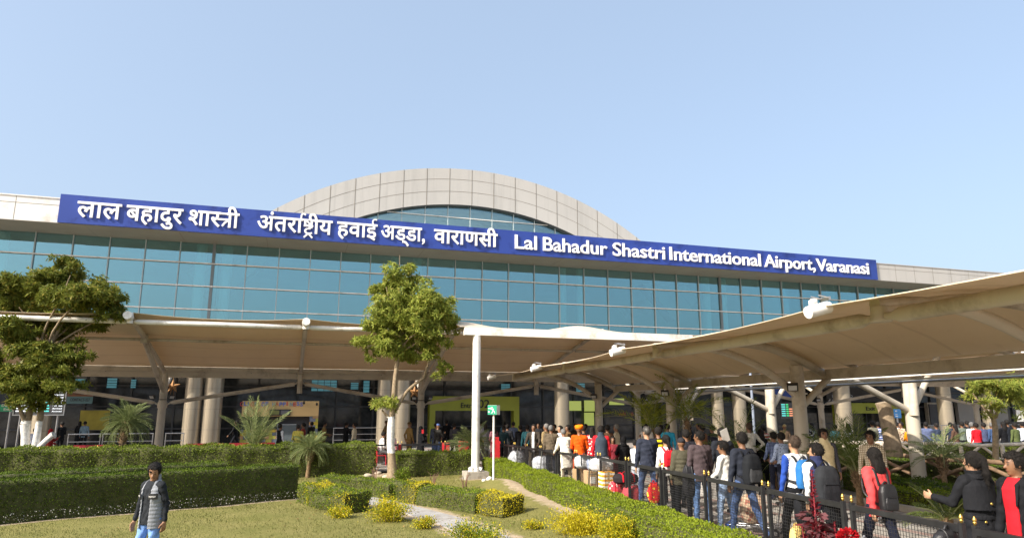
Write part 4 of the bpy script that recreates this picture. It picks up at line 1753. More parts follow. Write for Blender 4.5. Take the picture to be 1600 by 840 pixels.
# ------------------------------------------------------------------ trees
def limb(mb, a, b, r0, r1, rng, mat=0, bend=.12, n=7):
    a, b = np.asarray(a, float), np.asarray(b, float)
    o = rng.normal(size=3) * bend * np.linalg.norm(b - a)
    o2 = rng.normal(size=3) * bend * .4 * np.linalg.norm(b - a)
    pts = [a + (b - a) * t + o * sin(pi * t) * .5 + o2 * sin(2 * pi * t) * .5 for t in np.linspace(0, 1, n)]
    mb.tube(pts, list(np.linspace(r0, r1, n)), 8, mat, True)
    return pts


def whorls(centers, axes, rng, L, W, per=7, droop=.35):
    n = len(centers)
    ax = unit(axes)
    ref = np.where(np.abs(ax[:, 2:3]) > .9, np.array([[1.0, 0, 0]]), np.array([[0, 0, 1.0]]))
    e1 = unit(np.cross(ax, ref))
    e2 = np.cross(ax, e1)
    B, D, LL, ww = [], [], [], []
    ph = rng.uniform(0, 2 * pi, n)
    for k in range(per):
        a = ph + 2 * pi * k / per + rng.normal(size=n) * .2
        d = e1 * np.cos(a)[:, None] + e2 * np.sin(a)[:, None] + ax * rng.uniform(-.1, .6, n)[:, None]
        d[:, 2] -= droop * rng.random(n)
        B.append(centers)
        D.append(unit(d))
        LL.append(L * rng.uniform(.65, 1.2, n))
        ww.append(W * rng.uniform(.8, 1.2, n))
    return leaf_quads(np.concatenate(B), np.concatenate(D), np.concatenate(LL), np.concatenate(ww), rng, .06)


def crown(clumps, rng, per_m3, L, W, mat, parent, shell=.55, per=7):
    """whorls of long leaves gathered on many small twig tips inside each clump"""
    C, A = [], []
    subs = []
    for c, r in clumps:          # break every bough into a few smaller, uneven sprays
        c, r = np.asarray(c, float), np.asarray(r, float)
        ns = 3 if r[0] < .5 else 8
        for k in range(ns):
            o = unit(rng.normal(size=3)) * r * rng.uniform(.25, .85)
            subs.append((c + o * [1, 1, .9], r * rng.uniform(.34, .62) * [1.15, 1.15, .8]))
    per_m3 = per_m3 * .62
    for c, r in subs:
        c, r = np.asarray(c, float), np.asarray(r, float)
        n = int(per_m3 * (r[0] * r[1] * r[2]) ** (2 / 3))
        u = unit(rng.normal(size=(n, 3)))
        q = 1 - shell * rng.random(n) ** 1.6
        # bunch the tips so that gaps stay open between twigs
        nt = max(4, n // 16)
        tips = unit(rng.normal(size=(nt, 3)))
        k = rng.integers(0, nt, n)
        u = unit(tips[k] + rng.normal(size=(n, 3)) * .26)
        lump = (1 + .22 * rng.normal(size=nt))[k]
        p = c + u * r * (q * lump)[:, None]
        st = rng.random(n) < .10
        p = np.where(st[:, None], p + u * r * rng.uniform(.05, .38, n)[:, None], p)
        C.append(p)
        A.append(u * [1, 1, .7] + [0, 0, .45] + rng.normal(size=(n, 3)) * .25)
    C, A = np.concatenate(C), np.concatenate(A)
    V, Q = whorls(C, A, rng, L, W, per)
    mb = MB()
    mb.quads(V, Q, 0, False)
    return mb.build('crown', mat, parent)


def mid_tree():
    rng = np.random.default_rng(101)
    b = atz(613, 745, .06)
    D = float(_H @ (b - [0, 0, CAM_H]))
    def w(px, py, dd=0.0):
        d = ray(px, py)
        t = (D + dd) / float(_H @ d)
        return _C + d * t
    g = thing('slender_tree', b, 'slender pale-trunked tree with a leafy crown standing in front of the terminal glass', 'tree')
    mb = MB()
    fork = w(612, 654)
    mb.tube([b - [0, 0, .1], b + [0, 0, .12], w(612, 715), w(610, 690), w(611, 668), fork], [.26, .19, .145, .135, .14, .13], 12)
    top1 = limb(mb, fork, w(622, 560, .1), .10, .075, rng, bend=.04)
    limb(mb, w(622, 560, .1), w(628, 470, 0), .075, .035, rng, bend=.05)
    limb(mb, w(628, 470), w(624, 398), .03, .008, rng, bend=.04)
    limb(mb, fork + [0, 0, -.05], w(597, 640), .06, .03, rng)
    limb(mb, w(618, 640), w(662, 590, .3), .07, .05, rng)
    limb(mb, w(662, 590, .3), w(690, 530, .4), .05, .02, rng)
    for (x, y, dd) in ((575, 520, -.5), (600, 470, .4), (660, 450, .3), (690, 500, -.3), (655, 520, -.6), (600, 430, -.2), (640, 425, .2)):
        limb(mb, w(624, 550, .05), w(x, y, dd), .045, .012, rng)
    mb.build('trunk', bark_washed('slender_tree_bark', .85, 2.15), g)
    px = 1 / 40.0
    cl = []
    for (x, y, rx, rz, dd) in ((648, 500, 52, 46, 0), (640, 470, 45, 42, .5), (662, 480, 42, 40, -.5), (622, 432, 28, 22, 0), (600, 452, 20, 14, .3), (642, 418, 18, 12, -.2), (590, 505, 38, 30, -.2), (563, 532, 20, 12, 0),
                               (610, 535, 38, 26, -.4), (690, 488, 30, 34, .2), (706, 508, 16, 14, .3), (678, 545, 26, 24, .1), (690, 570, 16, 20, .2), (585, 550, 18, 16, .3), (640, 550, 26, 18, .5), (600, 480, 26, 22, -.6), (660, 440, 18, 14, -.1)):
        cl.append((w(x, y, dd), (rx * px, rx * px * .9, rz * px)))
    crown(cl, rng, 620, .18, .05, M_tree, g)
    cl = [(w(x, y, -.1), (rx * px, rx * px, rz * px)) for (x, y, rx, rz) in ((603, 628, 20, 12), (592, 634, 12, 8), (616, 640, 10, 10), (684, 585, 10, 8), (624, 404, 4, 3))]
    crown(cl, rng, 420, .17, .042, M_tree, g)


def left_tree():
    rng = np.random.default_rng(102)
    b = atz(46, 748, 0)
    D = float(_H @ (b - [0, 0, CAM_H]))
    def w(px, py, dd=0.0):
        d = ray(px, py)
        return _C + d * ((D + dd) / float(_H @ d))
    g = thing('spreading_tree', b, 'forked tree with whitewashed trunks and a wide dark crown before the terminal', 'tree')
    mb = MB()
    mb.tube([w(37, 760), w(38, 730), w(39, 705), w(40, 680), w(40, 662)], [.20, .155, .14, .145, .18], 12)
    limb(mb, w(40, 662), w(46, 640), .17, .11, rng, bend=.05)
    limb(mb, w(46, 642), w(48, 560, .3), .11, .06, rng, bend=.08)
    limb(mb, w(40, 664), w(28, 615, -.3), .09, .04, rng)
    mb.tube([w(46, 758), w(50, 730), w(54, 705), w(59, 675), w(63, 650), w(66, 620)], [.20, .165, .14, .115, .11, .105], 12)
    limb(mb, w(66, 622), w(75, 545, -.1), .115, .07, rng, bend=.05)
    limb(mb, w(75, 545, -.1), w(90, 460, 0), .07, .03, rng)
    mb.tube([w(55, 706), w(62, 697), w(72, 688), w(80, 681), w(84, 678)], [.10, .10, .10, .105, .12], 10)
    for (x, y, dd) in ((30, 480, -.6), (130, 470, .5), (170, 490, .2), (60, 430, .4), (110, 430, -.4), (20, 540, .3), (110, 560, .2), (150, 450, -.5)):
        limb(mb, w(70 if x > 45 else 50, 560, 0), w(x, y, dd), .06, .015, rng)
    mb.build('trunk', bark_washed('spreading_tree_bark', 1.0, 2.05), g)
    px = 1 / 45.0
    cl = []
    for (x, y, rx, rz, dd) in ((62, 452, 48, 34, 0), (105, 436, 44, 30, .6), (130, 462, 52, 36, -.3), (165, 475, 34, 28, .2), (185, 490, 20, 14, 0), (100, 412, 26, 14, 0), (28, 470, 40, 36, .3), (5, 450, 30, 26, -.3), (-20, 480, 40, 40, 0), (80, 500, 50, 30, .5), (20, 515, 40, 28, -.6),
                               (60, 545, 40, 18, -.5), (95, 545, 30, 14, -.2), (120, 535, 18, 12, .2), (40, 580, 40, 18, .2), (90, 575, 38, 18, -.4), (112, 590, 20, 12, 0), (55, 605, 45, 14, .3), (-15, 560, 26, 20, 0), (140, 500, 34, 18, .4), (30, 625, 20, 8, -.3), (20, 632, 14, 7, -.4), (60, 632, 20, 9, -.2), (75, 560, 56, 22, -.6), (40, 600, 46, 16, -.5), (100, 602, 34, 14, -.4), (58, 622, 34, 9, -.5), (15, 590, 30, 16, -.3), (118, 560, 22, 16, -.3)):
        cl.append((w(x, y, dd), (rx * px, rx * px * .9, rz * px)))
    crown(cl, rng, 760, .20, .055, M_tree_dark, g)


def right_tree(base_px, d, zb, crown_px, label, seed, scale):
    rng = np.random.default_rng(seed)
    b = along(base_px[0], d, zb)
    def w(px, py, dd=0.0):
        r = ray(px, py)
        return _C + r * ((d + dd) / float(_H @ r))
    g = thing('young_tree', b, label, 'tree', 'young trees by the far forecourt')
    mb = MB()
    mb.tube([b - [0, 0, .1], w(base_px[0] - 1, 668), w(base_px[0] - 4, 652)], [.11, .09, .08], 10)
    for (x, y) in crown_px[:5]:
        limb(mb, w(base_px[0] - 4, 654), w(x[0] if isinstance(x, tuple) else x, y), .06, .02, rng)
    mb.build('trunk', M_bark, g)
    cl = [(w(x, y, rng.uniform(-.4, .4)), (rx / scale, rx / scale, rz / scale)) for (x, y), (rx, rz) in zip(crown_px, ((26, 13), (30, 12), (26, 12), (22, 10), (20, 9), (18, 8), (18, 8), (10, 6)))]
    crown(cl, rng, 420, .20, .04, M_tree, g, per=8)


mid_tree()
left_tree()
right_tree((1556, 690), 24.0, .3, [(1530, 602), (1560, 600), (1575, 612), (1520, 614), (1548, 625), (1565, 634), (1588, 625), (1545, 646)], 'young tree with tiers of long leaves above the pale log fence', 103, 46)
right_tree((1622, 690), 25.0, .3, [(1600, 592), (1622, 600), (1608, 612), (1635, 610), (1612, 630), (1604, 648), (1630, 630), (1602, 640)], 'young leafy tree partly cut off at the edge beyond the pale log fence', 104, 44)

# sawn-off trunk
p = along(1398, 19.5, .35)
rng = np.random.default_rng(9)
mb = MB()
def wst(px, py):
    r = ray(px, py)
    return _C + r * (19.5 / float(_H @ r))
mb.tube([wst(1396, 712), wst(1394, 690), wst(1387, 660), wst(1383, 640), wst(1379, 628)], [.25, .22, .20, .19, .20], 12)
mb.tube([wst(1388, 668), wst(1378, 666)], [.05, .04], 8)
tag(mb.build('tree_stump', paint('grey_bark', (0.30, 0.225, 0.145), .95, .35, 9, bmp=.8)), 'tall sawn-off tree trunk standing behind the brown log fence', 'tree stump')


# ------------------------------------------------------------------ palms
def frond_mesh(L, droop, nl, leaf, w, rng, vee=.5):
    """a feather leaf growing along +X from the origin"""
    mb = MB()
    ts = np.linspace(0, 1, 12)
    spine = np.stack([L * ts * (1 - .12 * droop * ts), np.zeros(12), L * (.10 * ts - droop * .55 * ts ** 2.2)], -1)
    mb.tube(list(spine), list(np.linspace(.016, .004, 12)), 5, 0, False)
    V, Q = [], []
    for sgn in (-1, 1):
        t = np.linspace(.10, .99, nl) + rng.normal(size=nl) * .006
        B = np.stack([np.interp(t, ts, spine[:, i]) for i in range(3)], -1)
        fw = .55 + .5 * t
        d = np.stack([fw, sgn * np.ones(nl) * (1.05 - .45 * t), vee * (1 - .4 * t) * rng.uniform(.4, 1.2, nl)], -1)
        d = unit(d + rng.normal(size=(nl, 3)) * .10)
        l = leaf * np.sin(pi * (.14 + .80 * t)) ** .7 * rng.uniform(.85, 1.1, nl)
        mid = B + d * l[:, None] * .5 + [0, 0, .012]
        tip = B + d * l[:, None] - np.stack([np.zeros(nl), np.zeros(nl), l * .28], -1)
        s = np.array([1.0, 0, 0]) * w
        V.append(np.stack([B - s * .3, mid - s, tip, mid + s], 1))
    V = np.concatenate(V).reshape(-1, 3)
    Q = np.arange(len(V)).reshape(-1, 4)
    mb.quads(V, Q, 1)
    return mb


def palm(label, base, hz, r0, r1, nf, L, leaf, mats, seed, el=(0.1, 1.3), droop=(.5, 1.0), lean=(0, 0), group='palms around the forecourt', nl=30, w=.011, vee=.5):
    rng = np.random.default_rng(seed)
    g = thing('palm_tree', base, label, 'palm', group)
    top = np.array([lean[0], lean[1], hz])
    mb = MB()
    mb.tube([(0, 0, -.08), top * .5 + [lean[0] * .1, 0, 0], top * .8, top, top + [0, 0, .12]], [r0, r0 * .8, r1 * .95, r1, r1 * .5], 12)
    n = 46
    for k in range(n):      # old leaf bases
        t = .55 + .5 * k / n
        a = k * 2.4
        c = top * t
        rr = r1 * (.8 + .25 * (t > .7))
        mb.beam(c + [cos(a) * rr * .8, sin(a) * rr * .8, 0], c + [cos(a) * rr * 1.5, sin(a) * rr * 1.5, .07], .035, .02)
    mb.build('trunk', M_ptrunk, g, local=True)
    protos = []
    for k in range(4):
        dr = droop[0] + (droop[1] - droop[0]) * k / 3
        protos.append(frond_mesh(L, dr, nl, leaf, w, rng, vee))
    pm = []
    for k in range(nf):
        q = k / (nf - 1)
        e = el[1] + (el[0] - el[1]) * q ** .8 + rng.normal() * .06
        a = k * 2.39996 + rng.normal() * .15
        j = min(3, int(q * 4))
        if len(pm) <= j:
            o = protos[len(pm)].build('frond', mats, g, local=True)
            pm.append(o)
            j = len(pm) - 1
        else:
            o = pm[j].copy()
            COL.objects.link(o)
            o.parent = g
        o.location = tuple(top + [cos(a) * r1 * .4, sin(a) * r1 * .4, .03])
        o.rotation_euler = (rng.normal() * .15, -e, a)
        s = rng.uniform(.82, 1.12)
        o.scale = (s, s, s)
    return g


PM = [paint('palm_stalk', (0.22, 0.24, 0.09), .5), M_palm]
PMd = [paint('palm_stalk', (0.22, 0.24, 0.09)), M_palm_deep]
PMl = [paint('palm_stalk', (0.22, 0.24, 0.09)), M_palm_lime]
palm('short-trunked feathery palm between the forked tree and the first canopy column', atz(177, 749, 0), 1.95, .11, .15, 52, .86, .30, PM, 201, (-.6, 1.35), (.6, 1.2), (.24, 0), nl=44, w=.008)
palm('upright spiky palm rising behind the clipped hedge in front of the kiosk', atz(392, 745, 0), .95, .09, .10, 12, 1.75, .48, PM, 202, (.75, 1.48), (.08, .42), (.05, 0), nl=44, w=.011)
palm('small grey-green palm at the end of the thick lawn hedge', atz(480, 746, 0), 1.0, .085, .13, 44, .74, .26, PM, 203, (-.5, 1.2), (.6, 1.2), (.06, 0), nl=40, w=.008)
palm('low palm half hidden behind the white pole', along(737, 28.2, .08), .95, .09, .12, 36, 1.0, .32, PM, 204, (-.3, 1.2), (.5, 1.1), nl=40, w=.008)
palm('tall lime-green palm with upright stems in front of the dark shops', along(1021, 25.5, .15), 1.5, .07, .08, 12, 1.9, .55, PMl, 205, (.55, 1.45), (.5, 1.0), nl=34, w=.014)
palm('bright lime palm with hanging fronds beside the middle canopy column', along(1078, 24.2, .15), 1.9, .08, .09, 13, 1.7, .52, PMl, 206, (.2, 1.4), (.7, 1.3), nl=34, w=.014)
palm('palm with long arching fronds behind the man in the white shirt', along(1160, 20.5, .25), .95, .09, .11, 13, 1.55, .40, PMd, 207, (.15, 1.2), (.4, .9), nl=32)
palm('dark low palm beside the pale sunlit column', along(1216, 19.5, .25), .75, .09, .10, 14, 1.0, .34, PMd, 208, (.0, 1.2), (.4, .9))
palm('shaggy palm above the man in the beige vest', along(1303, 17.6, .3), 1.05, .10, .13, 20, 1.05, .36, PM, 209, (-.2, 1.2), (.5, 1.1))
palm('dark upright palm in front of the brown log fence', along(1345, 15.6, .35), .75, .08, .09, 13, 1.2, .38, PMd, 210, (.5, 1.45), (.2, .6))
palm('spiky palm growing at the pale log fence near the second canopy column', along(1478, 18.5, .35), .85, .08, .10, 16, .85, .32, PM, 211, (.0, 1.2), (.4, .9))
palm('small spiky palm at the ledge behind the woman in black', along(1482, 12.6, .35), .18, .05, .06, 10, .75, .26, PMd, 212, (.2, 1.2), (.4, .9))


# ------------------------------------------------------------------ red amaranth in the hedge corner
def amaranth(label, base, stems, seed):
    rng = np.random.default_rng(seed)
    g = thing('amaranth_plant', base, label, 'plant', 'red amaranth plants')
    mb = MB()
    SV, SQ = [], 0
    lv, ls = [], []
    spk_b, spk_d, spk_l = [], [], []
    for (dx, dy, h, r) in stems:
        mb.tube([(dx * .3, dy * .3, -.05), (dx * .8, dy * .8, h * .5), (dx, dy, h)], [.018, .014, .006], 6)
        n = int(h * 210)
        t = rng.uniform(.38, 1.0, n)
        a = rng.uniform(0, 2 * pi, n)
        rr = r * np.clip((1.02 - t) * 1.6, .08, 1)
        c = np.stack([dx * t, dy * t, h * t], -1)
        d = unit(np.stack([np.cos(a), np.sin(a), rng.uniform(.2, .9, n)], -1))
        spk_b.append(c)
        spk_d.append(d)
        spk_l.append(rr * rng.uniform(.5, 1.2, n) + .015)
        n2 = int(h * 200)
        t = rng.uniform(.08, .72, n2)
        a = rng.uniform(0, 2 * pi, n2)
        c = np.stack([dx * t, dy * t, h * t], -1)
        out = np.stack([np.cos(a), np.sin(a), rng.uniform(-.1, .4, n2)], -1)
        lv.append(c + out * rng.uniform(.02, .12, n2)[:, None])
        ls.append(unit(out + [0, 0, -.25]))
    mb.build('stem', paint('amaranth_stem', (0.22, 0.02, 0.03), .6), g, local=True)
    B, D, Ls = np.concatenate(spk_b), np.concatenate(spk_d), np.concatenate(spk_l)
    V, Q = leaf_quads(B, D, Ls, .016, rng)
    m2 = MB()
    m2.quads(V, Q, 0)
    m2.build('flower_spike', leaf_mat('amaranth_flower', (0.085, 0.007, 0.013), (0.20, 0.014, 0.022), .2, .7), g, local=True)
    B, D = np.concatenate(lv), np.concatenate(ls)
    V, Q = leaf_quads(B, D, rng.uniform(.07, .15, len(B)), rng.uniform(.04, .06, len(B)), rng, .04)
    m3 = MB()
    m3.quads(V, Q, 0)
    m3.build('foliage', leaf_mat('amaranth_leaf', (0.05, 0.015, 0.021), (0.16, 0.062, 0.068), .2, .6, (0.18, 0.018, 0.026)), g, local=True)


zb = .15
b0 = along(1290, 8.3, zb)
amaranth('tall red amaranth with a long crimson flower spike in front of the mesh fence', b0, [(-.02, 0, 1.64, .15), (.12, .05, 1.10, .11), (-.18, .04, 1.02, .11), (.02, -.05, .95, .13), (-.10, -.04, .85, .12), (.2, -.03, .8, .12)], 301)
amaranth('shorter red amaranth with two crimson spikes beside the tall one', along(1318, 8.2, zb), [(.0, 0, 1.08, .08), (-.12, .03, .98, .09), (.16, 0, .90, .10)], 302)
c = along(1337, 8.1, zb)
rng = np.random.default_rng(303)
g = thing('cockscomb_flower', c, 'bright red cockscomb bloom next to the red amaranth', 'flower')
mb = MB()
mb.tube([(0, 0, -.05), (0.01, 0, .85)], [.014, .01], 6)
mb.build('stem', paint('amaranth_stem', (0.22, 0.02, 0.03)), g, local=True)
n = 900
u = unit(rng.normal(size=(n, 3)))
X = np.array([0.01, 0, .93]) + u * np.array([.11, .08, .085]) * rng.uniform(.7, 1.05, n)[:, None]
V, Q = leaf_quads(X, unit(u + rng.normal(size=(n, 3)) * .4), .035, .022, rng)
mb = MB()
mb.quads(V, Q, 0)
mb.build('bloom', leaf_mat('cockscomb_petal', (0.26, 0.006, 0.012), (0.48, 0.012, 0.018), .2, .7), g, local=True)
n = 90
a = rng.uniform(0, 2 * pi, n)
X = np.stack([.01 + np.cos(a) * .03, np.sin(a) * .03, rng.uniform(.35, .8, n)], -1)
V, Q = leaf_quads(X, unit(np.stack([np.cos(a), np.sin(a), rng.uniform(-.4, .3, n)], -1)), rng.uniform(.12, .22, n), .03, rng, .03)
mb = MB()
mb.quads(V, Q, 0)
mb.build('foliage', leaf_mat('amaranth_leaf', (0.11, 0.03, 0.04), (0.30, 0.12, 0.12)), g, local=True)


# a few fallen leaves on the lawn and path
rng = np.random.default_rng(88)
n = 260
fx, fy = rng.uniform(-9, 6.2, n), 9.5 + 15 * rng.random(n)
fx[:110], fy[:110] = rng.normal(3.6, 1.0, 110), rng.normal(24.6, 1.2, 110)
ok = (dist_poly(fx, fy, np.array([H1A, H1B])) > .5)
X = np.stack([fx, fy, ground_z(fx, fy) + .035], -1)[ok]
n = len(X)
dd = unit(np.concatenate([rng.normal(size=(n, 2)), rng.uniform(-.05, .15, (n, 1))], 1))
V, Q = leaf_quads(X, dd, rng.uniform(.05, .11, n), .03, rng, .1)
mb = MB()
mb.quads(V, Q, 0)
tag(mb.build('leaf_litter', leaf_mat('dry_leaf', (0.12, 0.06, 0.025), (0.36, 0.24, 0.10), .1, .8)), 'scattered dry leaves on the lawn', 'leaves', kind='stuff')

# ================================================================== PEOPLE
def cloth(col, pattern=None, col2=None):
    key = 'cloth_%s_%s_%s' % (col, pattern, col2)
    if key in _mats:
        return _mats[key]
    t = NT(key)
    c = lin(col)
    a, b = tuple(v * .82 for v in c), tuple(min(.9, v * 1.12) for v in c)
    f = noise(t, 9, 5, .6)
    out = ramp(t, f, [(.3, a), (.7, b)])
    tc = t.n('ShaderNodeTexCoord')
    if pattern == 'check':
        s = None
        for ax in 'XZ':
            w = t.n('ShaderNodeTexWave', bands_direction=ax, i_Scale=9.0)
            t.l(tc.outputs['Object'], w.inputs['Vector'])
            r = ramp(t, w.outputs['Fac'], [(.70, (0, 0, 0)), (.78, (1, 1, 1))])
            out = mix_rgb(t, r, out, lin(col2))
    elif pattern == 'stripe':
        w = t.n('ShaderNodeTexWave', bands_direction='Z', i_Scale=3.0)
        t.l(tc.outputs['Object'], w.inputs['Vector'])
        out = mix_rgb(t, ramp(t, w.outputs['Fac'], [(.5, (0, 0, 0)), (.55, (1, 1, 1))]), out, lin(col2))
    elif pattern in ('dots', 'print'):
        v = t.n('ShaderNodeTexVoronoi', i_Scale=22.0 if pattern == 'dots' else 12.0)
        t.l(tc.outputs['Object'], v.inputs['Vector'])
        out = mix_rgb(t, ramp(t, v.outputs['Distance'], [(.22, (1, 1, 1)), (.30, (0, 0, 0))]) if pattern == 'dots' else ramp(t, v.outputs['Distance'], [(.36, (1, 1, 1)), (.42, (0, 0, 0))]), out, lin(col2))
    elif pattern == 'denim':
        out = mix_rgb(t, ramp(t, noise(t, 5, 4, .7), [(.45, (0, 0, 0)), (.75, (.8, .8, .8))]), out, tuple(min(1, v * 1.9 + .03) for v in c))
    t.l(out, t.b.inputs['Base Color'])
    t.b.inputs['Roughness'].default_value = .85
    t.b.inputs['Specular IOR Level'].default_value = .2
    # soft folds
    mp = t.n('ShaderNodeMapping')
    mp.inputs['Scale'].default_value = (1, 1, .45)
    t.l(tc.outputs['Object'], mp.inputs[0])
    bump(t, noise(t, 11, 4, .6, vec=mp.outputs[0]), .5, .035)
    _mats[key] = t.m
    return t.m


M_skin = [paint('skin_a', (0.30, 0.155, 0.085), .5, .10, 6), paint('skin_b', (0.20, 0.098, 0.052), .5, .10, 6), paint('skin_c', (0.42, 0.24, 0.145), .5, .08, 6)]
M_hair = paint('black_hair', (0.013, 0.011, 0.010), .72, .5, 30, spec=.25, bmp=1.0)
M_hair_g = paint('grey_hair', (0.15, 0.145, 0.14), .8, .4, 25, bmp=.8)
M_shoe = paint('dark_shoe', (0.02, 0.018, 0.016), .5, .3, 8)
M_shoe_w = paint('pale_shoe', (0.55, 0.53, 0.50), .6, .1, 8)
M_feature = paint('dark_feature', (0.075, 0.042, 0.028), .5, .1, 4)
M_lip = paint('lip', (0.20, 0.075, 0.06), .5, .1, 4)
M_eye = paint('eye_white', (0.6, 0.58, 0.55), .3, .05, 4)

ARMS = {   # upper: forward, out; lower: forward, out(+)/in(-)
    'down': (4, 9, 14, 4), 'swing': (24, 9, 42, 2), 'swingb': (-24, 10, -6, 4), 'phone': (28, 12, 128, -22), 'carry': (18, 9, 78, -8),
    'ear': (32, 34, 150, -35), 'hold': (12, 10, 60, -25), 'wave': (26, 16, 98, 12), 'hip': (-18, 36, 20, -48), 'push': (30, 12, 68, -2), 'fold': (24, 14, 84, -62), 'raise': (60, 35, 165, -30), 'behind': (-22, 14, -4, -28), 'back': (-14, 8, 4, 2)}
LEGS = {'stand': ((1, 3, 0), (0, 3, 0)), 'walk': ((22, 2, 14), (-16, 2, 14)), 'wide': ((8, 10, 6), (-4, 10, 4)), 'contra': ((2, 3, 0), (9, 5, 16)), 'sit': ((82, 8, 88), (80, 8, 84))}


def person_sdf(top='shirt', fem=False, arms=('down', 'down'), legs='stand', lean=0.0, head=(0.0, 0.0), hair='short', hands=True, pack=0, fat=1.0):
    """body as one signed-distance solid (forward = +Y) plus hair / overgarment solids"""
    B = SDF()
    hz = .93
    sh = .155 if fem else .178
    hipw = .092 if not fem else .098
    Rl = rotx(radians(-lean))
    piv = np.array([0, 0, hz])

    def U(p):
        return Rl @ (np.asarray(p, float) - piv) + piv
    loose = {'shirt': .0, 'kurta': .008, 'jacket': .016, 'puffer': .030, 'coat': .018, 'vest': .004}[top]
    hem = {'shirt': .84, 'kurta': .50, 'jacket': .80, 'puffer': .76, 'coat': .52, 'vest': .86}[top]
    rip = (.012, .085) if top == 'puffer' else (0, 1)
    f = fat
    secs = [(hem - hz, (.155 + loose) * f, (.118 + loose) * f), (.07, (.150 + loose) * f, (.112 + loose) * f), (.20, (.142 if not fem else .128) * f + loose, .108 * f + loose), (.33, (.158 if not fem else .140) * f + loose, .118 * f + loose),
            (.43, .168 * (sh / .178) + loose, .112 + loose), (.49, .140 * (sh / .178) + loose, .085 + loose * .6), (.535, .078, .062)]
    if hem < .7:
        secs[0] = (hem - hz, .195 + loose, .165 + loose)
        secs.insert(1, (-.16, .178 + loose, .145 + loose))
    B.rings(piv, secs, 1, .03, Rl, rip=rip)
    B.cone(U((-sh + .02, 0, 1.405)), U((sh - .02, 0, 1.405)), .058 + loose * .6, .058 + loose * .6, 1, .04)
    if fem:
        for s in (-1, 1):
            B.ell(U((s * .065, .085, 1.27)), (.062, .055, .06), 1, .04)
    B.ell((0, -.012, .93), (.150 * f, .112, .105), 2, .03)
    # neck and head
    ya, pi_ = radians(head[0]), radians(head[1])
    Rh = Rl @ rotz(ya) @ rotx(-pi_)
    hp = U((0, .0, 1.50))

    def Hd(p):
        return Rh @ (np.asarray(p, float) - np.array([0, 0, 1.50])) + hp
    B.cone(U((0, -.012, 1.42)), Hd((0, .0, 1.56)), .056, .052, 0, .02)
    B.ell(Hd((0, -.008, 1.632)), (.074, .094, .096), 0, .02, Rh)
    B.ell(Hd((0, .030, 1.575)), (.056, .062, .072), 0, .03, Rh)
    B.cone(Hd((0, .083, 1.622)), Hd((0, .107, 1.592)), .009, .015, 0, .012)
    B.ell(Hd((0, .060, 1.522)), (.026, .024, .018), 0, .02, Rh)
    for s in (-1, 1):
        B.ell(Hd((s * .075, -.008, 1.608)), (.010, .022, .032), 0, .006, Rh)
        B.ell(Hd((s * .030, .084, 1.622)), (.008, .008, .008), 4, .003, Rh)
        B.ell(Hd((s * .031, .080, 1.643)), (.018, .006, .004), 4, .004, Rh)
    B.ell(Hd((0, .083, 1.556)), (.024, .012, .008), 5, .006, Rh)
    # legs
    for s, (fw, out, knee) in zip((-1, 1), LEGS[legs]):
        hp0 = np.array([s * hipw, 0, .91])
        a, o = radians(fw), radians(out)
        d = np.array([s * sin(o), sin(a) * cos(o), -cos(a) * cos(o)])
        kn = hp0 + d * .42
        a2 = radians(fw - knee)
        d2 = np.array([s * sin(o) * .4, sin(a2), -cos(a2)])
        an = kn + d2 * .42
        B.cone(hp0, kn, .088 * f, .062, 2, .03)
        B.cone(kn, an, .062, .047, 2, .02)
        B.cone(an + d2 * .0, an + d2 * .02, .056, .058, 2, .01)
        toe = np.array([s * .04, 1.0, 0]) if legs == 'sit' or fw - knee > -12 else np.array([s * .04, .8, -.6])
        toe = toe / np.linalg.norm(toe)
        B.cone(an + np.array([0, -.03, -.045]), an + np.array([0, .0, -.045]) + toe * .15, .040, .034, 3, .02)
    lowest = min(q[4][2] for q in B.p if q[1] == 3)
    # arms and hands
    slv = {'shirt': .0, 'kurta': .006, 'jacket': .012, 'puffer': .022, 'coat': .012, 'vest': .004}[top]
    for s, nm in zip((-1, 1), arms):
        uf, uo, lf, lo = ARMS[nm]
        S0 = U((s * sh, 0, 1.40))

        def dr(fw, out):
            a, o = radians(fw), radians(out)
            return Rl @ np.array([s * sin(o), sin(a) * cos(o), -cos(a) * cos(o)])
        du, dl = dr(uf, uo), dr(lf, lo)
        el = S0 + du * .285
        wr = el + dl * .245
        B.cone(S0, el, .054 + slv, .043 + slv, 7, .03)
        B.cone(el, wr - dl * .02, .043 + slv, .033 + slv * .8, 7, .015)
        B.cone(wr - dl * .03, wr + dl * .02, .026, .026, 0, .008)
        nrm = Rl @ np.array([-s * 1.0, 0, 0]) if abs(lf) < 100 and lo > -40 else Rl @ np.array([0, -1.0, 0])
        nrm = nrm - dl * (nrm @ dl)
        nrm = nrm / np.linalg.norm(nrm)
        lat = np.cross(dl, nrm)
        if lat[1] < 0 and nm not in ('phone', 'ear', 'wave', 'raise'):
            lat = -lat
        if nm in ('phone', 'ear', 'wave', 'raise') and lat[0] * s > 0:
            lat = -lat
        if not hands:
            B.cone(wr + dl * .03, wr + dl * .11 + nrm * .015, .034, .026, 0, .015)
            B.cone(wr + dl * .03 + lat * .02, wr + dl * .08 + lat * .045 + nrm * .01, .014, .011, 0, .01)
            continue
        M = np.stack([lat, dl, nrm], 1)
        B.ell(wr + dl * .052, (.040, .056, .017), 0, .012, M)
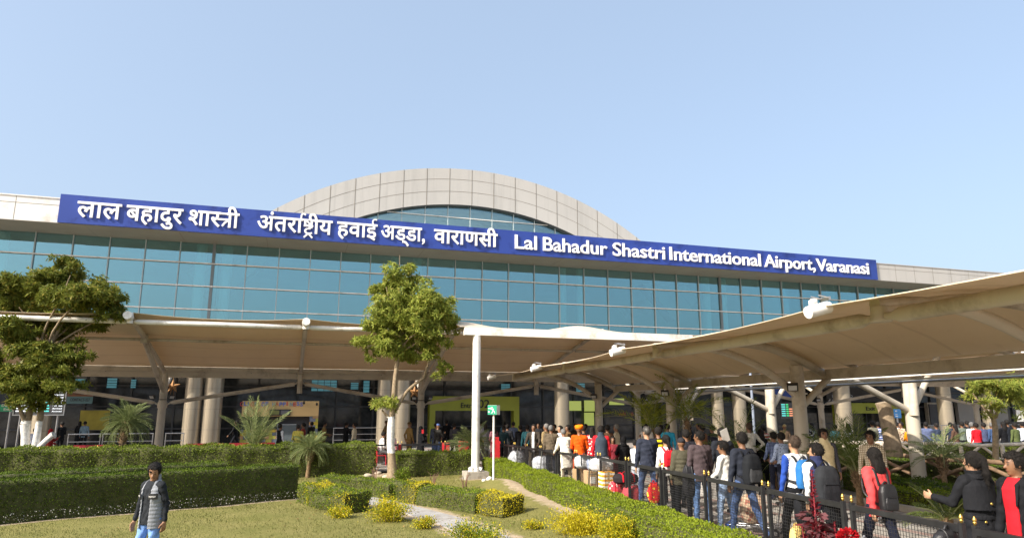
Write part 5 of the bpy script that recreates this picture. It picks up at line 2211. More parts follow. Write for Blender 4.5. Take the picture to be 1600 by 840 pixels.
        for q, (of, ln) in enumerate(((.031, .068), (.011, .078), (-.010, .072), (-.030, .056))):
            b0 = wr + dl * .088 + lat * of
            d1 = unit(dl + nrm * .28 + lat * (of * 2.2))
            d2 = unit(dl + nrm * .95 + lat * (of * 1.2))
            m = b0 + d1 * ln * .52
            B.cone(b0 - dl * .02, m, .0098, .0092, 0, .004)
            B.cone(m, m + d2 * ln * .5, .0092, .0078, 0, .003)
        t0 = wr + dl * .028 + lat * .028
        t1 = t0 + unit(dl * .75 + lat * .7 + nrm * .3) * .045
        B.cone(t0, t1, .0135, .0115, 0, .008)
        B.cone(t1, t1 + unit(dl * .95 + lat * .15 + nrm * .45) * .034, .0112, .0088, 0, .004)
    # hair / headwear
    Hs = SDF()
    kind = hair
    if kind in ('short', 'long', 'pony', 'crop', 'bald'):
        e = .008 if kind == 'crop' else .015
        Hs.ell(Hd((0, -.016, 1.642)), (.076 + e, .094 + e, .094 + e), 0, .02, Rh)
        if kind == 'bald':
            Hs.rbox(Hd((0, 0, 1.74)), (.2, .2, .075), .02, 0, 0, Rh, '-')
        Hs.rbox(Hd((0, .140, 1.570)), (.14, .100, .118), .02, 0, 0, Rh, '-')
        Hs.rbox(Hd((0, .05, 1.50)), (.2, .082, .075), .01, 0, 0, Rh, '-')
        if kind in ('short', 'crop', 'bald'):
            Hs.rbox(Hd((0, -.02, 1.50)), (.2, .2, .055), .01, 0, 0, Rh, '-')
        else:
            Hs.rbox(Hd((0, -.02, 1.46)), (.2, .2, .055), .01, 0, 0, Rh, '-')
        if kind == 'short':
            rr = np.random.default_rng(5)
            for k in range(14):
                u = unit(rr.normal(size=3) * [1, 1, .5] + [0, .15, .9])
                Hs.ell(Hd(np.array([0, -.01, 1.645]) + u * [.080, .098, .098]), (.020, .020, .014), 0, .010, Rh)
        if kind == 'long':
            Hs.ell(Hd((0, -.055, 1.55)), (.086, .062, .14), 0, .03, Rh)
            Hs.ell(U((.0, -.10, 1.46)), (.088, .035, .11), 0, .04, Rl)
        if kind == 'pony':
            Hs.ell(Hd((0, -.11, 1.66)), (.035, .035, .035), 0, .02)
            Hs.cone(Hd((0, -.13, 1.65)), U((.02, -.155, 1.50)), .032, .034, 0, .02)
            Hs.cone(U((.02, -.155, 1.50)), U((.03, -.15, 1.36)), .034, .010, 0, .02)
    elif kind == 'turban':
        Hs.ell(Hd((0, -.012, 1.685)), (.108, .122, .080), 0, .02, Rh)
        for k in range(4):
            Hs.cone(Hd((-.09, .06 - .03 * k, 1.655 + .02 * k)), Hd((.09, .02 - .03 * k, 1.675 + .02 * k)), .035, .035, 0, .015)
    elif kind in ('cap', 'woolcap'):
        Hs.ell(Hd((0, -.012, 1.665)), (.088, .106, .085), 0, .02, Rh)
        Hs.rbox(Hd((0, 0, 1.56)), (.2, .2, .08), .01, 0, 0, Rh, '-')
        if kind == 'cap':
            Hs.ell(Hd((0, .115, 1.652)), (.065, .07, .010), 0, .01, Rh)
    elif kind in ('scarf', 'hood'):
        Hs.ell(Hd((0, -.02, 1.63)), (.098, .112, .125), 0, .02, Rh)
        Hs.ell(U((0, -.03, 1.47)), (.12, .105, .10), 0, .05, Rl)
        Hs.ell(Hd((0, .12, 1.61)), (.062, .07, .085), 0, 0, Rh, '-')
        Hs.rbox(Hd((0, .125, 1.60)), (.058, .06, .075), .03, 0, 0, Rh, '-')
    return B, Hs, lowest, U, Hd, Rl, Rh


def build_person(label, pos, yaw, h, skin, topm, legm, hairm, cell=.012, group=None, shoe=None, spec=None, extra=None, sleeve=None):
    """pos = where the feet stand; yaw 0 = walking away from the camera side (+Y)"""
    spec = dict(spec or {})
    B, Hs, low, U, Hd, Rl, Rh = person_sdf(**spec)
    k = h / 1.735
    g = thing('person', pos, label, 'person', group, yaw)
    hairname = {'turban': 'turban', 'cap': 'cap', 'woolcap': 'cap', 'scarf': 'headscarf', 'hood': 'hood'}.get(spec.get('hair', 'short'), 'hair')
    body = sdf_part(B, 'body', [skin, topm, legm, shoe or M_shoe, M_feature, M_lip, M_eye, sleeve or topm], g, cell, k, ((1, 2, 7), .0055 if spec.get('top') != 'puffer' else .002))
    hp = sdf_part(Hs, hairname, [hairm], g, cell, k)
    if hairname == 'hair' and cell < .0125:      # loose strands roughen the outline
        me = hp.data
        n = len(me.vertices)
        co = np.zeros(n * 3)
        me.vertices.foreach_get('co', co)
        co = co.reshape(-1, 3)
        no = np.zeros(n * 3)
        me.vertices.foreach_get('normal', no)
        no = no.reshape(-1, 3)
        rg = np.random.default_rng(n)
        i = rg.integers(0, n, 700)
        long = spec.get('hair') in ('long', 'pony')
        dd = unit(no[i] * (.25 if long else .7) + rg.normal(size=(700, 3)) * .35 + [0, 0, -.9 if long else .1])
        V, Q = leaf_quads(co[i] - dd * .004, dd, rg.uniform(.018, .055 if long else .032, 700), .005, rg)
        m2 = MB()
        m2.quads(V, Q, 0)
        m2.build('strands', hairm, hp, local=True)
    dz = -low * k
    for o in (body, hp):
        o.location.z = dz
    if extra:
        extra(g, k, dz, U, Hd, Rl, Rh, cell)
    return g


def face(px_dir):
    """heading in degrees: 0 = away from camera, 90 = towards picture left, 180 = to the camera"""
    return radians(px_dir) - YAW


CROWD = 'people waiting outside the terminal'


# ---- overgarments and bags modelled as their own solids
def puffer_vest(mat, band_mat, open_front=True, letters=None, gap=.062):
    def f(g, k, dz, U, Hd, Rl, Rh, cell):
        V = SDF()
        V.rings((0, 0, .93), [(-.14, .182, .145), (.07, .176, .140), (.2, .168, .136), (.33, .178, .140), (.42, .182, .132), (.49, .15, .098), (.535, .10, .085)], 0, .02, Rl, rip=(.0055, .055))
        V.rings((0, -.005, .93), [(.47, .12, .10), (.56, .090, .088), (.63, .084, .086)], 0, .03, Rl)
        V.rings((0, 0, .93), [(-.3, .158, .120), (.1, .150, .116), (.33, .160, .119), (.45, .14, .10), (.52, .07, .066), (.8, .066, .066)], 0, 0, Rl, '-')
        for s in (-1, 1):
            V.ell(U((s * .215, 0, 1.36)), (.075, .085, .12), 0, 0, None, '-')
        if open_front:
            V.rbox((0.0, .2, 1.1), (gap, .2, .6), .01, 0, 0, Rl, '-')
        o = sdf_part(V, 'vest', [mat], g, cell * .8, k)
        o.location.z = dz
        if letters:
            # printed chest band with block lettering
            for s in (-1, 1):
                m = MB()
                pts = []
                for t in np.linspace(.086, .188, 9):
                    y = .150 * sqrt(max(.02, 1 - (t / .205) ** 2)) + .016
                    pts.append((s * t, y))
                P = np.array([[(x, y, z) for z in (1.214, 1.296)] for x, y in pts])
                m.grid(P if s < 0 else P[::-1], 0, False)
                bo = m.build('chest_band', band_mat[0], o, local=True)
                bo.scale = (k, k, k)
                m = MB()
                word = letters
                n = len(word)
                for i, ch in enumerate(word):
                    t = .174 - .080 * (i + .5) / n if s < 0 else .094 + .080 * (i + .5) / n
                    x = s * t
                    y = .150 * sqrt(1 - (t / .205) ** 2) + .0185
                    ang = math.atan2(t * s, .196) * .9
                    xd = np.array([-cos(ang), sin(ang), 0])
                    text_on(m, ch, (x, y, 1.243), xd, (0, 0, 1), None, .030, .001, .0, 'CENTER')
                lo = m.build('lettering', band_mat[1], o, local=True)
                lo.scale = (k, k, k)
    return f


def open_shirt(mat, gap):
    def f(g, k, dz, U, Hd, Rl, Rh, cell):
        V = SDF()
        V.rings((0, 0, .93), [(-.13, .180, .146), (.07, .178, .142), (.2, .170, .138), (.33, .186, .147), (.43, .195, .140), (.49, .155, .104), (.545, .085, .072)], 0, 0, Rl)
        V.rbox((.5 + gap, 0, 1.2), (.5, .6, .7), .01, 0, 0, Rl, '-')
        V.rbox((-.5 - gap, 0, 1.2), (.5, .6, .7), .01, 0, 0, Rl, '-')
        V.rbox((0, -.5, 1.2), (.6, .5, .8), .01, 0, 0, Rl, '-')
        o = sdf_part(V, 'shirt', [mat], g, cell, k)
        o.location.z = dz
        C = SDF()
        for s in (-1, 1):
            C.cone(U((s * .035, -.06, 1.485)), U((s * (gap + .01), .10, 1.40)), .026, .022, 0, .01)
            C.cone(U((s * (gap + .01), .10, 1.40)), U((s * (gap + .02), .142, 1.20)), .022, .012, 0, .01)
        o = sdf_part(C, 'collar', [g.children[0].data.materials[1]], g, cell, k)
        o.location.z = dz
    return f


def trench_detail(g, k, dz, U, Hd, Rl, Rh, cell):
    m = g.children[0].data.materials[1]
    V = SDF()
    V.rings((0, 0, .93), [(.16, .205, .170), (.24, .200, .160), (.33, .196, .150), (.43, .200, .138), (.49, .16, .105)], 0, 0, Rl)
    V.rbox((0, .5, 1.2), (.6, .5, .8), .01, 0, 0, Rl, '-')
    o = sdf_part(V, 'cape_flap', [m], g, cell, k)
    o.location.z = dz
    C = SDF()
    C.rings((0, -.005, .93), [(.50, .125, .105), (.56, .098, .094), (.60, .105, .105)], 0, 0, Rl)
    C.rings((0, -.005, .93), [(.3, .088, .082), (.7, .088, .088)], 0, 0, Rl, '-')
    o = sdf_part(C, 'collar', [m], g, cell, k)
    o.location.z = dz
    Bt = SDF()
    Bt.rings((0, 0, .93), [(.055, .178, .142), (.105, .176, .140)], 0, 0, Rl)
    o = sdf_part(Bt, 'belt', [m], g, cell, k)
    o.location.z = dz
    for (x, z) in ((0.02, 1.17), (.085, .97), (-.06, .97)):
        b = MB()
        b.lathe([(0, .006), (.014, .004), (.014, -.004), (0, -.006)], (0, 0, 0), 10)
        q = b.build('button', M_brass, g, local=True)
        q.rotation_euler = (radians(90), 0, 0)
        q.location = (x * k, -(.176 if z > 1.1 else .152) * k, z * k + dz)


def backpack(label, g_person, pos, yaw, k, size, mats, dz=0.0, tilt=0, drop=0.0):
    """worn bag: body, pocket, straps; size = width, depth, height"""
    w, d, h = size
    g = thing('backpack', pos, label, 'backpack', None, yaw)
    cz = 1.42 - h * .5 - drop
    M = rotx(radians(tilt))
    b = SDF()
    b.rings((0, -.125 - d * .5, cz), [(-h / 2, w * .46, d * .50), (-h * .3, w * .5, d * .56), (h * .2, w * .5, d * .52), (h * .42, w * .40, d * .40), (h / 2, w * .26, d * .25)], 0, .02, M, pw=3.2)
    sdf_part(b, 'bag_body', [mats[0]], g, .011, k).location.z = dz
    b = SDF()
    b.rings((0, -.125 - d * 1.02, cz - h * .18), [(-h * .26, w * .36, d * .16), (0, w * .40, d * .20), (h * .20, w * .34, d * .14)], 0, .02, M, pw=3.2)
    sdf_part(b, 'pocket', [mats[1]], g, .010, k).location.z = dz
    for s in (-1, 1):
        m = MB()
        x = s * w * .32
        pts = curve([(x, -.14, cz + h * .42), (s * .10, -.09, 1.455), (s * .108, .02, 1.478), (s * .115, .115, 1.40), (s * .13, .125, 1.25), (s * .165, .04, 1.12), (x * 1.1, -.13, cz - h * .32)], 6)
        m.tube([np.asarray(p) * k for p in pts], .022 * k, 8, 0, True, True, .45)
        m.build('strap', mats[2], g, local=True).location.z = dz
    m = MB()
    m.tube([np.asarray(p) * k for p in curve([(-.05, -.15, cz + h * .47), (0, -.16, cz + h * .58), (.05, -.15, cz + h * .47)], 5)], .010 * k, 6)
    m.build('handle', mats[2], g, local=True).location.z = dz
    m = MB()
    m.tube([np.array((-w * .33, -.13 - d * 1.16, cz + h * .02)) * k, np.array((w * .33, -.13 - d * 1.16, cz + h * .02)) * k], .005 * k, 5)
    m.build('zip', mats[2], g, local=True).location.z = dz
    return g


def spot(px, head_y=None, h=1.7, d=None, zg=None):
    """ground spot for somebody whose head top is seen at (px, head_y)"""
    if d is None:
        z = .3 if zg is None else zg
        for _ in range(4):
            dy = (head_y - 637.0)
            d = 1088 * (CAM_H - z - h) / dy
            p = along(px, d, z)
            z = paving_z(p[1]) if zg is None else zg
    p = along(px, d, .25 + h * .85)
    p[2] = paving_z(p[1]) if zg is None else zg
    return p


JEANS = cloth('3c4f74', 'denim')
JEANS_L = cloth('6d8fca', 'denim')
BLACKP = cloth('17181c')
GREYP = cloth('4a4a4e')
NAVYP = cloth('1c2030')

# ---- man on the lawn
p = along(242, 10.6, 1.5)
p[2] = 0.0
build_person('man in a pale grey quilted vest and light blue jeans looking down on the lawn', p, face(158), 1.69, M_skin[0], cloth('24272c'), JEANS_L, M_hair, .0085,
             spec=dict(top='shirt', arms=('back', 'down'), legs='contra', head=(34, 24), hair='short'), extra=puffer_vest(cloth('8f9298'), (paint('vest_band', (.02, .02, .02), .5), M_white), True, 'FREEDOM', .088))

# ---- walkway, nearest group
HERO = {}


def hero(key, label, px, hy, yaw, h, skin, topm, legm, hairm=M_hair, cell=.010, d=None, shoe=None, extra=None, sleeve=None, **spec):
    p = spot(px, hy, h, d)
    dd = float(_H @ p)
    tb = ray(px, 637)
    yf = 6.45 / (tb[0] / tb[1] - .07)
    df = float(_H @ bpt(6.45, yf, 0))
    if px < 1400 and dd < df + .55:
        p = spot(px, None, h, df + .55 + .3 * (dd - df > -1))
    g = build_person(label, p, face(yaw), h, M_skin[skin], topm, legm, hairm, cell, None, shoe, spec, extra, sleeve)
    HERO[key] = (g, p, face(yaw), h / 1.735)
    return g


def navy_vest(g, k, dz, U, Hd, Rl, Rh, cell):
    puffer_vest(cloth('2a3152'), None, False)(g, k, dz, U, Hd, Rl, Rh, cell)


hero('trench', 'woman in a black trench coat with a low ponytail raising one hand', 1524, 707, 8, 1.68, 2, cloth('1b1c20'), BLACKP, M_hair, .009, top='coat', fem=True, arms=('wave', 'down'), legs='walk', hair='pony', head=(16, 0), extra=trench_detail)
hero('redshirt', 'man in an open black jacket over a bright red shirt at the picture edge', 1590, 706, 98, 1.72, 1, cloth('17181c'), JEANS, M_hair, .010, top='jacket', arms=('down', 'down'), legs='stand', hair='short', head=(-8, 6),
     extra=open_shirt(cloth('c41f2a'), .085))
hero('coral', 'woman in a coral red coat with long black hair walking away', 1368, 700, 14, 1.64, 2, cloth('d9494b'), NAVYP, M_hair, .010, top='jacket', fem=True, arms=('swingb', 'down'), legs='walk', hair='long', head=(-10, 0))
hero('navyvest', 'young man in a navy quilted vest over white sleeves, turning his masked face aside', 1276, 708, 10, 1.66, 2, cloth('e9e7e2'), BLACKP, M_hair, .010, top='shirt', arms=('back', 'carry'), legs='walk', hair='short', head=(42, -2), extra=navy_vest)
hero('blue', 'man in a blue and white sweater with cropped hair walking away', 1242, 685, 18, 1.74, 2, cloth('d6d6d4'), BLACKP, paint('brown_hair', (0.05, 0.03, 0.018), .7, .3, 30, bmp=.8), .010, sleeve=cloth('28489a'), top='shirt', arms=('down', 'swing'), legs='walk', hair='crop', head=(0, 0))
g, p, yw, k = HERO['coral']
backpack('small black leather backpack worn by the woman in the coral coat', g, p, yw, k, (.27, .13, .36), (paint('black_leather', (.015, .015, .017), .45, .3, 6, bmp=.5),) * 3, .0, 0, .14)
g, p, yw, k = HERO['navyvest']
backpack('big charcoal backpack worn over the navy quilted vest', g, p, yw, k * 1.03, (.36, .19, .52), (cloth('2b2d31'), cloth('232428'), cloth('1a1b1e')))
g, p, yw, k = HERO['blue']
backpack('bright blue and grey backpack on the man in the blue sweater', g, p, yw, k, (.29, .15, .42), (cloth('2c6cab'), cloth('55606a'), cloth('2a2b2e')))

# ---- the queue along the fence
hero('hoodie', 'man in a navy hooded jacket with a dark backpack standing in line', 1160, 677, 22, 1.75, 1, cloth('272b36'), JEANS, M_hair, .012, top='jacket', arms=('down', 'down'), legs='walk', hair='short')
g, p, yw, k = HERO['hoodie']
backpack('dark worn backpack on the man in the navy hooded jacket', g, p, yw, k, (.33, .18, .48), (cloth('1d1f23'), cloth('3a3b3d'), cloth('15161a')))
hero('whiteshirt', 'young man in an untucked white shirt and faded jeans in the queue', 1131, 690, 50, 1.60, 1, cloth('efece4'), cloth('8296b4', 'denim'), M_hair, .011, top='shirt', arms=('hold', 'behind'), legs='wide', hair='short', head=(15, 8))
hero('brown', 'man in a dark brown zipped sweater and blue jeans in the queue', 1093, 676, 15, 1.75, 1, cloth('4b4043'), cloth('54709a', 'denim'), M_hair, .011, top='jacket', arms=('down', 'down'), legs='stand', hair='crop', head=(30, 0))
hero('olive', 'person in a long olive quilted coat with a dark shoulder bag in the queue', 1065, 690, 8, 1.60, 1, cloth('4d4a3c'), BLACKP, cloth('2b2b30'), .012, top='puffer', fem=True, arms=('down', 'down'), legs='stand', hair='woolcap')
hero('redpack', 'woman in a white top with a ponytail carrying a red backpack', 1041, 684, 6, 1.62, 2, cloth('eceae6'), BLACKP, M_hair, .012, top='shirt', fem=True, arms=('down', 'down'), legs='stand', hair='pony')
g, p, yw, k = HERO['redpack']
backpack('bright red backpack on the woman in the white top', g, p, yw, k, (.25, .13, .36), (cloth('c81c2a'), cloth('b01422'), cloth('bc1826')))
hero('suit', 'man in a navy blazer with greying hair and blue jeans in the queue', 1011, 671, 10, 1.76, 2, cloth('2b303e'), cloth('4c5f86', 'denim'), paint('salt_hair', (.06, .055, .05), .5, .4, 30), .012, top='jacket', arms=('down', 'down'), legs='walk', hair='crop', head=(18, 4), fat=1.06)
hero('yellow', 'man in a black and yellow top behind the man in the blazer', 1029, 670, 5, 1.74, 1, cloth('1c1c1e', 'stripe', 'd8c020'), BLACKP, M_hair, .014, d=17.0, top='shirt', arms=('down', 'down'), hair='short')
hero('paper', 'man holding a white sheet of paper up beside his head', 1128, 671, 10, 1.76, 1, cloth('23262e'), BLACKP, M_hair, .013, d=15.3, top='jacket', arms=('down', 'raise'), hair='short')
hero('maskgirl', 'person with dark hair seen behind the olive quilted coat', 1072, 676, 14, 1.70, 1, cloth('2c2c34'), BLACKP, M_hair, .014, d=16.2, top='jacket', arms=('down', 'down'), hair='short')
hero('lightshirt', 'tall man in a pale grey shirt standing by the palm fronds', 1171, 660, 12, 1.80, 1, cloth('dcdad2'), NAVYP, paint('brown_hair', (0.05, 0.03, 0.018)), .013, d=19.4, top='shirt', arms=('down', 'hip'), hair='crop')
hero('beigevest', 'man in a beige vest over grey sleeves walking towards the camera', 1288, 672, 176, 1.74, 1, cloth('4a4a52'), cloth('6a7c9c', 'denim'), M_hair, .012, d=14.6, top='shirt', arms=('down', 'swing'), legs='walk', hair='short', extra=puffer_vest(cloth('d9c9a0'), None, False))
hero('checks', 'man in a cream checked shirt walking along the far side of the walkway', 1362, 671, 140, 1.72, 1, cloth('d8cdb8', 'check', '8a7a62'), GREYP, M_hair, .012, d=14.0, top='shirt', arms=('down', 'down'), legs='walk', hair='short', head=(-10, 5))
hero('bluedots', 'man in a pale blue dotted shirt with bent head by the column', 1221, 690, 30, 1.62, 1, cloth('a9bbdc', 'dots', '2c3350'), NAVYP, M_hair, .013, d=16.6, top='shirt', arms=('hold', 'hold'), hair='short')
hero('bluechecks', 'man in a dark blue checked shirt beside the man in dotted blue', 1209, 691, 20, 1.60, 1, cloth('3a4668', 'check', '7484a8'), NAVYP, M_hair, .014, d=17.6, top='shirt', arms=('hold', 'hold'), hair='short')
hero('turban', 'man in an orange robe and orange turban', 905, 670, -10, 1.74, 1, cloth('e2560c'), cloth('d9b070'), cloth('f07c10'), .013, top='kurta', arms=('hold', 'hold'), hair='turban', d=19.6)
hero('redsleeve', 'man in a slate quilted vest with bright red sleeves', 939, 669, -6, 1.74, 1, cloth('c8202c'), BLACKP, M_hair, .013, d=19.8, top='shirt', arms=('down', 'down'), hair='short', extra=puffer_vest(cloth('39434f'), None, False))
hero('whitekurta', 'man in a cream shirt bending over his luggage', 884, 681, 20, 1.66, 1, cloth('efe7d8'), cloth('d9cbb0'), M_hair_g, .013, d=19.0, top='kurta', arms=('push', 'push'), lean=16, hair='crop', fat=1.08)
hero('darkjacket', 'man in a dark brown jacket over a pale shirt facing the camera', 834, 661, 168, 1.76, 1, cloth('3a332c'), cloth('5a5040'), M_hair, .014, d=23.5, top='jacket', arms=('push', 'push'), hair='short', extra=open_shirt(cloth('cfd0d0'), .05))
hero('taupe', 'man in a taupe coat seen from behind in the queue', 861, 667, -8, 1.74, 1, cloth('5e5344'), cloth('2a2e3a'), M_hair_g, .014, d=22.2, top='jacket', arms=('down', 'down'), hair='crop', fat=1.08)
hero('tan', 'man in a tan coat facing across the queue', 853, 659, 60, 1.78, 1, cloth('8d7a58'), BLACKP, M_hair_g, .015, d=25.0, top='jacket', arms=('down', 'down'), hair='crop')
hero('whitewoman', 'woman in a white shirt with dark hair behind the queue', 875, 661, 118, 1.70, 2, cloth('dfe2e8'), BLACKP, M_hair, .015, d=25.5, top='shirt', fem=True, arms=('hold', 'hold'), hair='long')
hero('brownman', 'man in a brown corduroy jacket behind the queue', 887, 662, 110, 1.72, 1, cloth('6a5238'), BLACKP, M_hair, .015, d=26.0, top='jacket', arms=('down', 'down'), hair='short')


# ---- people farther off: a few poses built once, then copied with other clothes
PROTO = {}


def proto(key, **spec):
    B, Hs, low, *_ = person_sdf(hands=False, **spec)
    m = B.mesh(.020)
    PROTO[key] = ((fold(*m, (1, 2, 7), .005), m[1], m[2]), Hs.mesh(.020), low, spec)


proto('stand', top='shirt', arms=('down', 'down'), hair='short')
proto('jacket', top='jacket', arms=('down', 'hold'), legs='contra', hair='short')
proto('phone', top='jacket', arms=('down', 'phone'), hair='short', head=(0, 12))
proto('hold', top='shirt', arms=('hold', 'carry'), hair='crop', head=(10, 10))
proto('walk', top='jacket', arms=('swing', 'swingb'), legs='walk', hair='short')
proto('woman', top='kurta', fem=True, arms=('hold', 'down'), hair='long')
proto('scarf', top='coat', fem=True, arms=('phone', 'hold'), hair='scarf')
proto('cap', top='shirt', arms=('behind', 'down'), hair='cap')
proto('wool', top='jacket', arms=('push', 'phone'), hair='woolcap', head=(0, 15))
proto('sit', top='shirt', arms=('push', 'carry'), legs='sit', lean=12, hair='short')
_pm = {}


def far_person(kind, label, px, d, yaw, h, skin, topm, legm, hairm=M_hair, z=None, group=CROWD):
    (bp, bq, bl), (hp, hq, hl), low, spec = PROTO[kind]
    if px > 1300 and d < 28.5:
        d += 4.5
    p = along(px, d, .2 + h * .85)
    p[2] = paving_z(p[1]) if z is None else z
    g = thing('person', p, label, 'person', group, face(yaw))
    k = h / 1.735
    mats = [M_skin[skin], topm, legm, M_shoe, M_feature, M_lip, M_eye, c('d4d6da') if 'waistcoat before the snack' in label else topm]
    hn = {'cap': 'cap', 'woolcap': 'cap', 'scarf': 'headscarf'}.get(spec.get('hair', 'short'), 'hair')
    if kind not in _pm:
        mb = MB()
        mb.quads(bp, bq, bl, True)
        m2 = MB()
        m2.quads(hp, hq, hl, True)
        a, b = mb.build('body', mats, g, local=True), m2.build(hn, [hairm], g, local=True)
        _pm[kind] = (a, b)
    else:
        a, b = (q.copy() for q in _pm[kind])
        for q in (a, b):
            COL.objects.link(q)
            q.parent = g
    for q, mm in ((a, mats), (b, [hairm])):
        q.scale = (k, k, k)
        q.location = (0, 0, -low * k)
        for sl, m in zip(q.material_slots, mm):
            sl.link = 'OBJECT'
            sl.material = m
    return g


